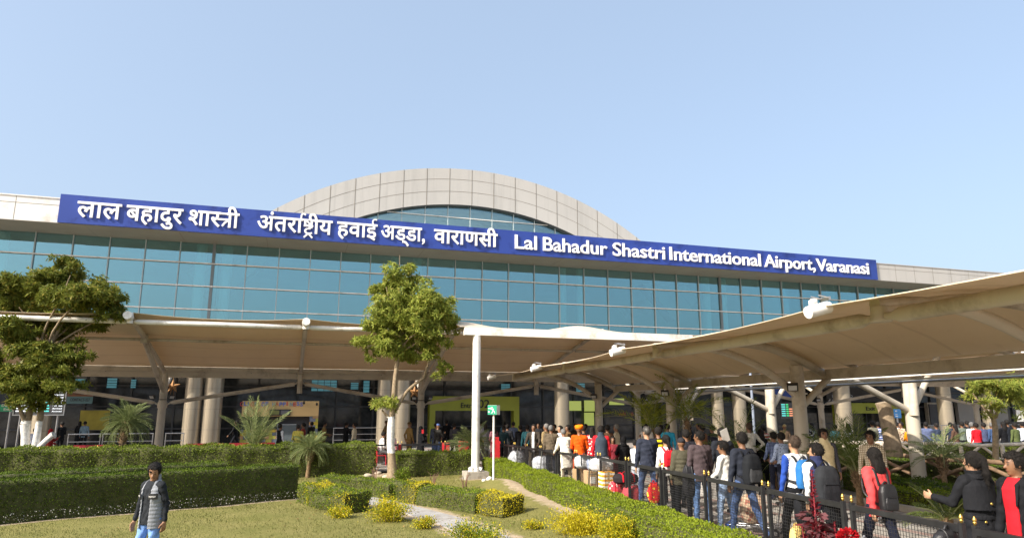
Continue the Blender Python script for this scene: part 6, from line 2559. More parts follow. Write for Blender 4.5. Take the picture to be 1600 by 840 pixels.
c = cloth
FAR = [
    ('stand', 'man in a grey-blue shirt leaning at the steel railing', 133, 39.5, 10, 1.68, 1, c('6f8490'), BLACKP),
    ('woman', 'dark figure beside the grey-blue shirt at the steel railing', 125, 40.5, 30, 1.66, 1, c('14161a'), BLACKP),
    ('scarf', 'woman with a red and white headscarf beyond the whitewashed trunk', 80, 30.5, -70, 1.52, 1, c('a03434'), c('8a2a2a'), c('a02028')),
    ('stand', 'man in a pale shirt half hidden between the whitewashed trunks', 55, 31.0, 20, 1.55, 1, c('b9c4dc'), BLACKP),
    ('jacket', 'man in black near the flight information board', 97, 36.0, 60, 1.72, 1, c('121316'), BLACKP),
    ('walk', 'man in black striding past the palm beside the kiosk', 369, 38.0, 95, 1.72, 1, c('15161a'), c('22242c')),
    ('stand', 'man in a white shirt under a black waistcoat before the snack kiosk', 438, 31.5, -40, 1.70, 1, c('15161b'), BLACKP),
    ('hold', 'man in a yellow-green shirt before the snack kiosk', 466, 30.5, 8, 1.70, 1, c('b4a94e'), GREYP),
    ('stand', 'man with a ruddy face turned to the kiosk counter', 474, 33.0, 90, 1.72, 1, c('8a4038'), BLACKP),
    ('jacket', 'man in dark clothes by the brick pillar of the kiosk', 487, 37.0, 60, 1.70, 1, c('22211f'), BLACKP),
    ('hold', 'man in a khaki shirt carrying a white parcel right of the kiosk', 507, 36.5, -80, 1.70, 1, c('8c7448'), c('5a4a30')),
    ('phone', 'person in black leaning on the railing under the slanted brace', 541, 36.0, -50, 1.70, 1, c('18181b'), BLACKP),
    ('stand', 'man in a cream shirt walking left in profile', 554, 33.5, 92, 1.72, 1, c('d8ccb0'), c('4c5878')),
    ('sit', 'man in a white shirt sitting with his arm stretched toward another', 595, 30.6, -70, 1.76, 1, c('e6e4e0'), c('6a6a6a')),
    ('sit', 'man in a white shirt sitting behind the slim tree trunk', 618, 30.8, 70, 1.74, 1, c('dcdcda'), c('5a5a5e')),
    ('cap', 'guard in khaki with a cap near the porch column', 604, 38.0, -60, 1.74, 1, c('6e5a38'), c('5a4a2c'), c('4c3c24')),
    ('cap', 'guard in khaki with a cap beside the woman in black', 640, 33.0, -50, 1.76, 1, c('7a6238'), c('6a5432'), c('5a4628')),
    ('scarf', 'woman in a black veil holding up a red phone', 658, 31.0, -60, 1.62, 2, c('131418'), c('121316'), c('0f1013')),
    ('wool', 'man in a dark jacket and blue woollen cap holding a phone', 684, 31.5, -40, 1.72, 1, c('2b2a28'), JEANS, c('5872b0')),
    ('jacket', 'man in a blue-black jacket behind the blue woollen cap', 681, 33.0, 10, 1.72, 1, c('3a3f4c'), JEANS),
    ('stand', 'person in black with hair tied up under the entry portal', 698, 38.0, 5, 1.76, 1, c('101114'), BLACKP),
    ('jacket', 'man in a dark grey jacket beside the low palm', 710, 32.5, -30, 1.72, 1, c('35353a'), BLACKP),
    ('woman', 'woman in a grey shawl just right of the white pole', 758, 33.0, 20, 1.66, 1, c('86868c'), c('44444c')),
    ('stand', 'man in a white shirt under the entry portal right of the pole', 751, 38.5, 12, 1.70, 1, c('b8bcc4'), BLACKP),
    ('woman', 'woman in a mauve shawl beside the sign post', 772, 32.0, 30, 1.62, 1, c('8a5a64'), c('6a2030')),
    ('hold', 'man in a teal-black jacket reading beside the sign post', 787, 29.5, -30, 1.68, 1, c('1d3238'), BLACKP),
    ('jacket', 'person in dark clothes with an orange scarf near the sign post', 793, 31.0, -20, 1.70, 1, c('2a2c30'), BLACKP),
    ('stand', 'man in a light blue shirt at the portal edge', 789, 36.5, 10, 1.70, 1, c('4a6e84'), BLACKP),
    ('stand', 'man in a grey-blue shirt walking through the portal edge', 802, 34.5, 14, 1.74, 1, c('5f6b86'), NAVYP),
    ('stand', 'man in a teal checked shirt behind the dark brown jacket', 824, 28.5, 6, 1.72, 1, c('1f4a58', 'check', '5aa0ac'), BLACKP),
    ('jacket', 'person in a black jacket left of the teal checked shirt', 813, 30.5, 12, 1.68, 1, c('111216'), BLACKP),
    ('stand', 'dark haired man far behind the dark brown jacket', 841, 33.0, 170, 1.72, 1, c('2a2a2e'), BLACKP),
    ('jacket', 'man in a dark coat between the tan coat and the white shirt', 866, 31.0, 140, 1.70, 1, c('3a2f24'), BLACKP),
    ('woman', 'woman in a red and white patterned dress near the middle column', 925, 23.5, -10, 1.66, 1, c('c02c34', 'print', 'e8c8c0'), c('a02028')),
    ('stand', 'man in dark clothes right behind the orange turban', 912, 24.0, 10, 1.72, 1, c('25242a'), BLACKP),
    ('cap', 'man with a cap near the dark shop front', 899, 30.0, 30, 1.74, 1, c('2b2620'), BLACKP, c('3a2c1c')),
    ('stand', 'man in grey by the shop front between turban and column', 915, 31.0, 20, 1.72, 1, c('5a5e6c'), BLACKP),
    ('stand', 'old man in a cream shawl standing in front of the dark shop', 963, 25.0, 70, 1.74, 1, c('cfc6b0'), c('b0a890'), M_hair_g),
    ('jacket', 'man in a brown jacket right behind the red sleeved man', 949, 24.5, 20, 1.72, 1, c('5a4030'), BLACKP),
    ('woman', 'woman with a red shawl sitting low among the luggage', 958, 20.5, 170, 1.42, 1, c('7a2a34'), c('5a2028')),
    ('scarf', 'person wrapped in black sitting low near the pale shaded column', 974, 20.2, 10, 1.42, 1, c('0f0f12'), BLACKP, c('101013')),
    ('hold', 'small boy in white beside the man in the navy blazer', 993, 17.8, -60, 1.40, 2, c('dfe4ee'), c('c8ccd8')),
    ('phone', 'man shading his eyes with a raised arm before the shops', 1010, 25.5, 150, 1.74, 1, c('c8c4c0'), BLACKP),
    ('stand', 'person in a bright blue top behind the queue', 1043, 23.5, -14, 1.76, 1, c('2f9ac0'), BLACKP),
    ('jacket', 'person with brown hair behind the black and yellow top', 1032, 24.0, 16, 1.72, 1, c('4a3a34'), BLACKP),
    ('woman', 'person in dark clothes under the lime palm', 1076, 27.5, 24, 1.70, 1, c('2a2a30'), BLACKP),
    ('stand', 'man in an orange-brown top under the lime palm', 1097, 22.0, 40, 1.74, 1, c('8a5a3a'), BLACKP),
    ('jacket', 'man in black walking beyond the arching palm', 1091, 30.0, 90, 1.74, 1, c('15161a'), BLACKP),
    ('stand', 'dark haired person at the concrete planter behind the paper', 1113, 23.5, 30, 1.70, 1, c('30303a'), BLACKP),
    ('woman', 'veiled woman in black near the sunlit column', 1189, 19.5, 10, 1.62, 1, c('0e0e12'), BLACKP),
    ('stand', 'man in a red striped shirt behind the sunlit column', 1193, 23.0, 20, 1.70, 1, c('c83838', 'stripe', 'e0d0c0'), BLACKP),
    ('stand', 'man in a pale blue shirt between the two columns', 1208, 30.0, 16, 1.70, 1, c('a8b4cc'), BLACKP),
    ('cap', 'person in a straw hat beneath the departures screen', 1226, 31.0, -20, 1.66, 1, c('5a4a3c'), BLACKP, c('b8a070')),
    ('woman', 'person in a black and white top beneath the long slanted braces', 1268, 32.0, 10, 1.72, 1, c('26282e', 'print', 'b0b4b8'), BLACKP),
    ('stand', 'person in a turquoise shirt behind the shaggy palm', 1305, 24.5, 10, 1.66, 1, c('6ab4be'), BLACKP),
    ('woman', 'woman in a black and white print behind the shaggy palm', 1325, 24.0, 20, 1.70, 1, c('d8d8d8', 'print', '1c1c20'), BLACKP),
    ('stand', 'man in a cream shirt beside the sawn-off trunk', 1363, 25.0, 10, 1.80, 1, c('e4d6b0'), BLACKP),
    ('stand', 'person in a blue and white striped shirt by the sawn-off trunk', 1372, 26.5, -16, 1.74, 1, c('4a62b0', 'stripe', 'd8dce8'), BLACKP),
    ('stand', 'person in an olive yellow top right of the sawn-off trunk', 1393, 26.5, 14, 1.74, 1, c('8a8020'), BLACKP),
    ('hold', 'man in white beside the olive yellow top', 1402, 27.5, -30, 1.72, 1, c('d8dce4'), BLACKP),
    ('stand', 'man in a camouflage printed shirt under the blue sign', 1408, 25.5, 100, 1.74, 1, c('b8a890', 'print', '6a4a44'), BLACKP),
    ('woman', 'person in bright orange beside the pale column', 1420, 25.0, 10, 1.58, 1, c('f09010'), c('e08010')),
    ('jacket', 'man in a denim jacket just right of the pale column', 1447, 25.0, -20, 1.74, 1, c('5a6484'), JEANS),
    ('stand', 'man in a dark blue shirt near the spiky palm', 1463, 26.0, 20, 1.68, 1, c('3a4458'), BLACKP),
    ('stand', 'man in a grey green sweater in the far crowd', 1503, 25.5, 10, 1.74, 1, c('6a7468'), BLACKP),
    ('jacket', 'man in black with his back turned in the far crowd', 1511, 28.0, 20, 1.76, 1, c('16171c'), BLACKP),
    ('stand', 'white haired man in a white kurta in the far crowd', 1519, 24.5, -60, 1.72, 1, c('e8e8ec'), c('e0e0e4'), M_hair_g),
    ('stand', 'man in a bright red waistcoat in the far crowd', 1525, 23.5, 14, 1.70, 1, c('e81e2c'), GREYP),
    ('stand', 'man in a slate blue shirt next to the red waistcoat', 1537, 24.5, 10, 1.70, 1, c('4a5270'), BLACKP),
    ('jacket', 'grey haired man in a blue jacket behind the young tree stem', 1550, 24.5, 16, 1.70, 1, c('40557a'), BLACKP, M_hair_g),
    ('woman', 'woman in black with a dark veil in the far crowd', 1568, 24.0, 6, 1.74, 1, c('101116'), BLACKP),
    ('walk', 'man in dark clothes standing tall behind the veiled woman', 1574, 28.5, 10, 1.80, 1, c('20242c'), BLACKP),
    ('stand', 'man in an olive green shirt in the far crowd', 1586, 23.8, 20, 1.70, 1, c('56603a'), BLACKP),
    ('hold', 'man in white at the picture edge in the far crowd', 1598, 24.5, -20, 1.72, 1, c('d8dcea'), BLACKP),
    ('stand', 'man in navy beside the grey wall in the far crowd', 1485, 27.5, -10, 1.70, 1, c('242a3a'), BLACKP),
    ('woman', 'woman in brown in the far crowd near the cream wall', 1492, 29.0, 30, 1.66, 1, c('5a4438'), BLACKP),
]
for (kind, lab, px, d, yaw, h, sk, tm, lm, *hm) in FAR:
    far_person(kind, lab, px, d, yaw, h, sk, tm, lm, hm[0] if hm else M_hair)

# ================================================================== FENCES
def fence_panel(L, red=False):
    """one movable barrier panel, its length along +X from the origin"""
    g = thing('fence_panel', (0, 0, 0), None, 'fence', 'black mesh fence panels')
    H = 1.0
    for x in (.03, L - .03):
        mb = MB()
        mb.box(x - .025, -.025, 0, x + .025, .025, H + .01)
        mb.box(x - .06, -.08, 0, x + .06, .08, .012)
        po = mb.build('post', M_black, g, local=True)
        mb = MB()
        mb.lathe([(.0, .092), (.006, .089), (.010, .078), (.019, .062), (.022, .052), (.018, .041), (.012, .035), (.019, .029), (.021, .022), (.013, .016), (.015, .0), (0, 0)][::-1], (x, 0, H + .011), 12)
        mb.build('finial', M_brass, po, local=True)
    mb = MB()
    mb.box(.056, -.028, H - .085, L - .056, .028, H - .015)
    mb.build('rail', M_black, g, local=True)
    mb = MB()
    mb.box(.056, -.018, .09, L - .056, .018, .125)
    mb.build('rail', M_black, g, local=True)
    mb = MB()
    for x in np.arange(.09, L - .06, .045):
        mb.box(x - .0022, -.0022, .126, x + .0022, .0022, H - .086)
    for z in np.arange(.16, H - .09, .045):
        mb.box(.057, -.0045, z - .0022, L - .057, -.0002, z + .0022)
    mb.build('wire_mesh', M_black, g, local=True)
    return g


def fences():
    base = fence_panel(1.70)
    used = [False]

    def place(a, b, label):
        o = base if not used[0] else copy_tree(base)
        used[0] = True
        o['label'] = label
        d = np.asarray(b) - np.asarray(a)
        o.location = (a[0], a[1], paving_z(a[1]))
        o.rotation_euler = (0, -math.atan2(paving_z(b[1]) - paving_z(a[1]), 1.7), atan2(d[1], d[0]))
    ys = 5.1
    names = ['at the picture edge before the red shirt', 'in front of the coral coat', 'in front of the navy quilted vest', 'in front of the white untucked shirt', 'in front of the brown sweater and olive coat', 'in front of the navy blazer',
             'in front of the red bags', 'in front of the cartons', 'in front of the bending man in cream', 'in front of the wide wrapped bale', 'in front of the dark brown jacket', 'in front of the round wrapped bundle', 'last one before the forecourt', 'at the far corner']
    y = 4.0
    for i in range(14):
        a, b = bpt(6.45, y, 0)[:2], bpt(6.45, y + 1.70, 0)[:2]
        if y + 1.7 > 28.1:
            break
        place(a, b, 'black mesh fence panel with brass finials ' + names[i])
        y += 1.80
    xs = np.arange(-13.6, 7.2, 1.8)
    nm = ['left of the forked tree', 'behind the forked tree', 'right of the forked tree', 'left of the feathery palm', 'behind the feathery palm', 'right of the feathery palm', 'left of the spiky palm', 'behind the spiky palm', 'by the kiosk front', 'left of the slim tree', 'behind the slim tree', 'by the two seated men in white', 'left of the white pole']
    for i, x in enumerate(xs[:13]):
        place((x, 28.75), (x + 1.8, 28.75), 'black forecourt fence panel with brass finials, ' + nm[min(i, 12)])


fences()


def banner(px0, px1, label):
    a, b = aty(px0, 690, 29.1), aty(px1, 690, 29.1)
    mb = MB()
    mb.box(a[0], 29.08, .35, b[0], 29.12, 1.185)
    for x in (a[0] + .05, b[0] - .05):
        mb.box(x - .02, 29.125, .08, x + .02, 29.165, 1.18)
    tag(mb.build('barrier_board', paint('dark_red_board', (.30, .015, .022), .5)), label, 'barrier', 'red barrier boards behind the hedge')


banner(116, 180, 'red barrier board behind the hedge by the feathery palm')
banner(293, 351, 'red barrier board behind the hedge below the twin porch columns')
banner(358, 430, 'red barrier board behind the hedge in front of the kiosk')


def railing(px0, px1, Y, label, z=1.2):
    a, b = aty(px0, 680, Y)[0], aty(px1, 680, Y)[0]
    g = thing('steel_railing', ((a + b) / 2, Y, .08), label, 'railing', 'stainless railings by the terminal')
    for zz in (z, z - .38, z - .72):
        mb = MB()
        mb.tube([(a, Y, zz), (b, Y, zz)], .026 if zz == z else .018, 8)
        mb.build('rail', M_chrome, g)
    n = max(2, int((b - a) / 1.6) + 1)
    for x in np.linspace(a + .03, b - .03, n):
        mb = MB()
        mb.tube([(x, Y, .07), (x, Y, z)], .024, 8)
        mb.build('post', M_chrome, g)


railing(106, 158, 40.8, 'stainless railing left of the feathery palm crown')
railing(160, 240, 40.8, 'stainless railing behind the feathery palm')
railing(258, 288, 40.8, 'short stainless railing beside the twin porch columns')
railing(520, 590, 44.5, 'stainless railing behind the man in the cream shirt', 1.3)
railing(1445, 1600, 40.0, 'long stainless railing behind the far crowd', 1.25)


def log_fence(label, pts, zb, zt, mat, style, step):
    pts = [np.asarray(p, float) for p in pts]
    seg = np.cumsum([0] + [np.linalg.norm(b - a) for a, b in zip(pts[:-1], pts[1:])])
    tot = seg[-1]

    def at(s):
        return np.array([np.interp(s, seg, [p[0] for p in pts]), np.interp(s, seg, [p[1] for p in pts])])
    g = thing('log_fence', (*at(tot / 2), zb), label, 'fence')
    rng = np.random.default_rng(int(tot * 10))
    ss = np.arange(0, tot + .01, step)
    for i, s in enumerate(ss):
        p = at(s)
        mb = MB()
        mb.tube([(*p, zb - .1), (p[0] + rng.normal() * .02, p[1], zt + rng.uniform(-.02, .04))], [.075, .065], 9)
        mb.build('post', mat, g)
        if i < len(ss) - 1:
            q = at(ss[i + 1])
            mb = MB()
            m = (p + q) / 2
            mb.tube([(*p, zt), (*m, zt + rng.normal() * .025), (*q, zt)], .062, 9)
            mb.build('rail', mat, g)
            for k in ((0, 1) if style == 'x' else (i % 2,)):
                A, B = (p, q) if k == 0 else (q, p)
                mb = MB()
                dz = .03 * k
                d = unit(np.array([-(q - p)[1], (q - p)[0]])) * .06 * k
                if style == 'x':
                    mb.tube([(A[0] + d[0], A[1] + d[1], zb + .05), (B[0] + d[0], B[1] + d[1], zt - .06)], .055, 8)
                else:
                    mm = (A + B) / 2
                    mb.tube([(*A, zb + .05), (*mm, zt - .04)], .05, 8)
                    mb.tube([(*mm, zt - .04), (*B, zb + .05)], .05, 8)
                mb.build('brace', mat, g)


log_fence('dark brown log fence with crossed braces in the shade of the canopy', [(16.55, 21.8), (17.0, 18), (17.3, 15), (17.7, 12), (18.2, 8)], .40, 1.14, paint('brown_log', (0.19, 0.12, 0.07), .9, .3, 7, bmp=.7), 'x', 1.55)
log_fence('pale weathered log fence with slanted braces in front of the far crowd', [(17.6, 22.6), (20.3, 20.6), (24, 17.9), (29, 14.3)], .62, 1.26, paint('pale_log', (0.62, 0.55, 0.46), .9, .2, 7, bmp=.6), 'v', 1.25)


# ================================================================== SIGNS, KIOSK, SCREENS
def board(name, label, cat, px0, px1, y0, y1, Y, col, depth=.06, legs=0, mats=(), frame=None):
    a, b = aty(px0, (y0 + y1) / 2, Y), aty(px1, (y0 + y1) / 2, Y)
    zt, zb = aty((px0 + px1) / 2, y0, Y)[2], aty((px0 + px1) / 2, y1, Y)[2]
    g = thing(name, ((a[0] + b[0]) / 2, Y, zb if not legs else .08), label, cat)
    mb = MB()
    mb.box(a[0], Y, zb, b[0], Y + depth, zt, 0)
    if frame is not None:
        w = .05
        for q in ((a[0] - w, zb - w, b[0] + w, zb - .001), (a[0] - w, zt + .001, b[0] + w, zt + w), (a[0] - w, zb, a[0] - .001, zt), (b[0] + .001, zb, b[0] + w, zt)):
            mb.box(q[0], Y - .02, q[1], q[2], Y + depth, q[3], 1)
    mb.build('panel', [col] + ([frame] if frame is not None else []), g)
    if legs:
        for x in ([a[0] + .12 * (b[0] - a[0]), b[0] - .12 * (b[0] - a[0])] if legs == 2 else [(a[0] + b[0]) / 2]):
            mb = MB()
            mb.tube([(x, Y + depth + .04, .05), (x, Y + depth + .04, zt - .05)], .05, 10)
            mb.build('leg', M_chrome, g)
    return g, a[0], b[0], zb, zt


def lines(g, rows, Y, mat, name='lettering'):
    mb = MB()
    for (s, x, z, w, h) in rows:
        if s is None:
            mb.box(x, Y - .004, z, x + w, Y - .001, z + h)
        else:
            text_on(mb, s, (x, Y - .004, z), (1, 0, 0), (0, 0, 1), w, h, .003, .012)
    mb.build(name, mat, g)


g, xa, xb, zb, zt = board('information_screen', 'black flight information board with rows of white text on two legs', 'screen', 24, 101, 608, 647, 39.5, M_dark, .10, 2, frame=M_chrome)
W, Hh = xb - xa, (zt - zb) / 9.0
rows, teal = [], []
for i in range(8):
    z = zt - (i + 1.1) * Hh
    for (u, w) in ((.03, .12), (.18, .10), (.32, .22)):
        rows.append((None, xa + W * u, z + Hh * .12, W * w * (.7 + .3 * ((i * 7) % 3) / 2), Hh * .42))
    rows.append(('Scheduled' if i < 5 else 'Arrived', xa + W * .76, z, W * .20, Hh * .75))
    teal.append((None, xa + W * .60, z + Hh * .1, W * .10, Hh * .45))
lines(g, rows, 39.5, M_screen)
lines(g, teal, 39.5, M_screen_g)
lines(g, [(None, xa + .1, zt - Hh * .55, W * .25, Hh * .4)], 39.5, emit('led_blue', (.1, .2, .8), .6))

g, xa, xb, zb, zt = board('direction_sign', 'small green sign at the left picture edge in front of the terminal', 'sign', -12, 19.5, 631.5, 642.5, 38.5, paint('sign_green', (0.02, 0.34, 0.16), .4, .05, 2), .08, 2)
lines(g, [('Departure', xa + .35, zb + .23, .75, .16), ('Entry', xa + .45, zb + .05, .4, .16)], 38.5, M_white)

g, xa, xb, zb, zt = board('advertising_board', 'orange and teal advertising board with large capital letters', 'board', 104, 145, 612, 630, 48.2, paint('poster_teal', (0.16, 0.30, 0.32), .5), .05)
mb = MB()
mb.box(xa, 48.19, (zb + zt) / 2 + .08, xb, 48.198, zt)
mb.build('orange_band', paint('poster_orange', (0.30, 0.12, 0.05), .5), g)
lines(g, [('ADVERTISEMENT', xa + .1, (zb + zt) / 2 + .18, xb - xa - .2, .34), ('CONTACT-227', xa + .2, zb + .14, (xb - xa) * .75, .26)], 48.188, M_dark)
board('poster', 'large yellow poster behind the feathery palm', 'poster', 124, 171, 640.5, 671, 48.2, paint('poster_yellow', (0.42, 0.34, 0.04), .5, .3, 1.2), .05, frame=M_dark)


def star(px, py, Y, r, label):
    c = aty(px, py, Y)
    V = []
    for k in range(10):
        a = pi / 2 + k * pi / 5
        q = r if k % 2 == 0 else r * .42
        V.append((c[0] + q * cos(a), Y, c[2] + q * sin(a)))
    mb = MB()
    mb.add(V + [(c[0], Y - r * .3, c[2]), (c[0], Y + r * .3, c[2])], [(i, (i + 1) % 10, 10) for i in range(10)] + [((i + 1) % 10, i, 11) for i in range(10)])
    mb.tube([(c[0], Y, c[2] + r), (c[0], Y, c[2] + r + .5)], .008, 5)
    for dx in (-.06, 0, .06):
        mb.beam((c[0] + dx, Y, c[2] - r * .5), (c[0] + dx * 1.5, Y, c[2] - r * 1.5), .02, .01)
    tag(mb.build('star_lantern', paint('star_paper', (0.40, 0.20, 0.07), .7, .2, 6)), label, 'lantern', 'hanging star lanterns')


star(270, 603, 38.6, .36, 'orange paper star lantern hanging by the first canopy column')
star(648, 612, 38.6, .38, 'brown paper star lantern hanging by the column right of the slim tree')


def kiosk():
    Y = 44.6
    a, b = aty(378, 640, Y)[0], aty(498, 640, Y)[0]
    zt, zm = aty(440, 626, Y)[2], aty(440, 650, Y)[2]
    g = thing('snack_kiosk', ((a + b) / 2, Y, .08), 'tan snack kiosk with coloured capital letters and a patterned brick pillar', 'kiosk')
    tan = paint('kiosk_tan', (0.56, 0.38, 0.16), .6, .06, 1.0)
    mb = MB()
    mb.box(a, Y, zm, b, Y + .35, zt)
    mb.build('fascia', tan, g)
    mb = MB()
    mb.box(a, Y + .36, .08, b, Y + 2.6, zt - .02)
    mb.build('back_room', M_darkin, g)
    pal = [(0.40, 0.30, 0.03), (0.10, 0.12, 0.15), (0.36, 0.22, 0.10), (0.14, 0.15, 0.19), (0.30, 0.30, 0.05)]
    bm = [paint('kiosk_brick_%s' % n, c, .7, .1, 4) for n, c in zip(('ochre', 'slate', 'brown', 'grey', 'olive'), pal)]

    def bricks(x0, x1, z0, z1, nm):
        m = MB()
        rng = np.random.default_rng(4)
        z, r = z0, 0
        while z < z1 - .05:
            x = x0 - (.18 if r % 2 else 0)
            while x < x1:
                l, rr = max(x, x0), min(x + .36, x1)
                if rr - l > .03:
                    m.box(l + .006, Y - .05, z + .006, rr - .006, Y + .30, min(z + .20, z1) - .004, int(rng.integers(0, 5)))
                x += .36
            z += .2
            r += 1
        m.build(nm, bm, g)
    bricks(b - .52, b, .08, zm - .01, 'pillar')
    bricks(a, aty(432, 690, Y)[0], .08, 1.25, 'counter_front')
    c0, c1 = aty(432, 680, Y)[0], aty(462, 680, Y)[0]
    mb = MB()
    mb.box(c0, Y - .1, .08, c1, Y + .3, .45, 0)
    mb.box(c0, Y - .1, .452, c1, Y + .3, .50, 1)
    mb.box(c0, Y - .08, .502, c1, Y - .06, 1.5, 2)
    for z in (.75, 1.02, 1.28):
        mb.box(c0 + .03, Y - .05, z, c1 - .03, Y + .25, z + .02, 1)
        for k in range(7):
            mb.box(c0 + .08 + k * (c1 - c0 - .2) / 7, Y - .02, z + .021, c0 + .20 + k * (c1 - c0 - .2) / 7, Y + .1, z + .12, 3 + k % 2)
    mb.box(c0, Y - .1, 1.502, c1, Y + .3, 1.55, 1)
    mb.build('display_case', [M_conc, M_chrome, paint('case_glass', (.10, .12, .13), .08), paint('snack_cream', (.55, .5, .4), .6), paint('snack_brown', (.35, .15, .06), .6)], g)
    s0, s1 = aty(421, 644, Y)[0], aty(454, 644, Y)[0]
    z0, z1 = aty(440, 648.5, Y)[2], aty(440, 639, Y)[2]
    mb = MB()
    mb.box(s0, Y - .12, z0, s1, Y - .005, z1, 0)
    mb.box(s0 + .08, Y - .124, z0 + .06, (s0 + s1) / 2 - .05, Y - .121, z1 - .06, 1)
    mb.box((s0 + s1) / 2 + .05, Y - .124, z0 + .06, s1 - .08, Y - .121, z1 - .06, 2)
    mb.build('menu_screen', [M_black, paint('menu_olive', (.16, .17, .05), .4), paint('menu_grey', (.12, .12, .13), .4)], g)
    cols = [paint('sign_letter_red', (.55, .05, .06), .5), paint('sign_letter_blue', (.10, .16, .50), .5), paint('sign_letter_teal', (.18, .30, .36), .5)]
    zl = aty(440, 634, Y)[2]
    txt = 'CLICK OF HAPPINESS'
    x0, x1 = aty(375, 630, Y)[0], aty(474, 630, Y)[0]
    st = (x1 - x0) / len(txt)
    for i, ch in enumerate(txt):
        if ch == ' ':
            continue
        m = MB()
        text_on(m, ch, (x0 + st * i, Y - .02, zl + (.03 if i % 3 == 1 else 0)), (1, 0, 0), (0, 0, 1), st * .82 if ch != 'I' else st * .3, .34, .015, .015)
        m.build('letter', cols[(0, 1, 1, 0, 2)[i % 5]], g)
    for px, py in ((475, 627.5), (495, 629.5)):
        p = aty(px, py, Y - .2)
        m = MB()
        m.tube([p, p + [0, -.25, -.08]], [.05, .07], 10)
        m.tube([p, (p[0], Y, p[2])], .015, 6)
        m.build('spot_lamp', M_black, g)


kiosk()

board('fascia_sign', 'blue blank board high behind the twin canopy columns', 'sign', 1201, 1240, 603.5, 622.5, 46.0, paint('board_blue', (0.03, 0.08, 0.36), .5), .08)
g, xa, xb, zb, zt = board('information_screen', 'departures screen with teal and orange rows behind the canopy column', 'screen', 1220, 1242.5, 629, 653, 45.0, M_dark, .1)
W, Hh = xb - xa, (zt - zb) / 7
lines(g, [(None, xa + W * .06, zt - (i + 1) * Hh, W * .26, Hh * .5) for i in range(6)], 45.0, M_screen_g)
lines(g, [(None, xa + W * .58, zt - (i + 1) * Hh, W * .34, Hh * .5) for i in range(2, 6)], 45.0, M_screen_o)
lines(g, [(None, xa + W * .38, zt - (i + 1) * Hh, W * .16, Hh * .5) for i in range(6)], 45.0, emit('led_green', (.05, .6, .2), .5))
board('poster', 'narrow red poster beside the departures screen', 'poster', 1205.5, 1210, 633, 652, 44.8, paint('poster_red', (.5, .05, .04), .5), .05)
g, xa, xb, zb, zt = board('fascia_sign', 'dark fascia sign with grey capital letters above the exit portal', 'sign', 1292, 1420, 606, 627, 47.0, M_darkin, .12)
p, q = aty(1300, 621, 46.98), aty(1332, 621, 46.98)
lines(g, [('DEFEXPO', p[0], p[2] + .02, q[0] - p[0], .36), ('INDIA', p[0], p[2] - .30, (q[0] - p[0]) * .62, .26)], 46.99, paint('faded_letter', (.42, .44, .46), .5))
g, xa, xb, zb, zt = board('direction_sign', 'small blue notice on a post beside the sawn-off trunk', 'sign', 1397, 1408, 638.5, 652.5, 31.0, paint('notice_blue', (0.05, 0.22, 0.50), .4), .03, 1)
lines(g, [('NO', xa + .09, zt - .15, .14, .11), (None, xa + .08, zb + .18, .16, .03), (None, xa + .08, zb + .08, .18, .04)], 31.0, M_white)
board('poster', 'white notice board at the far edge behind the young trees', 'poster', 1589, 1612, 640, 658, 44.0, M_white, .05)
g, xa, xb, zb, zt = board('shop_sign', 'dark shop board with orange-red letters behind the shaded column', 'sign', 955, 1000, 640, 654, 46.5, M_darkin, .1)
lines(g, [('AIR', aty(967, 648, 46.5)[0], zb + .22, .62, .36), ('B', aty(985.5, 648, 46.5)[0], zb + .22, .2, .36)], 46.5, paint('shop_letter', (.32, .07, .03), .5))
g, xa, xb, zb, zt = board('shop_sign', 'small cream shop board with red lettering beyond the lime palm', 'sign', 1066, 1083, 643, 656, 44.0, paint('cream_board', (.42, .36, .28), .6), .05)
lines(g, [('TICKET', xa + .06, zb + .32, xb - xa - .12, .20), ('n Time', xa + .14, zb + .06, xb - xa - .3, .24)], 44.0, paint('shop_red', (.40, .06, .04), .5))
board('poster', 'narrow cream poster between the shaded column and the lime palm', 'poster', 1006, 1013, 647, 660, 45.0, paint('poster_cream', (.40, .26, .20), .6), .04)


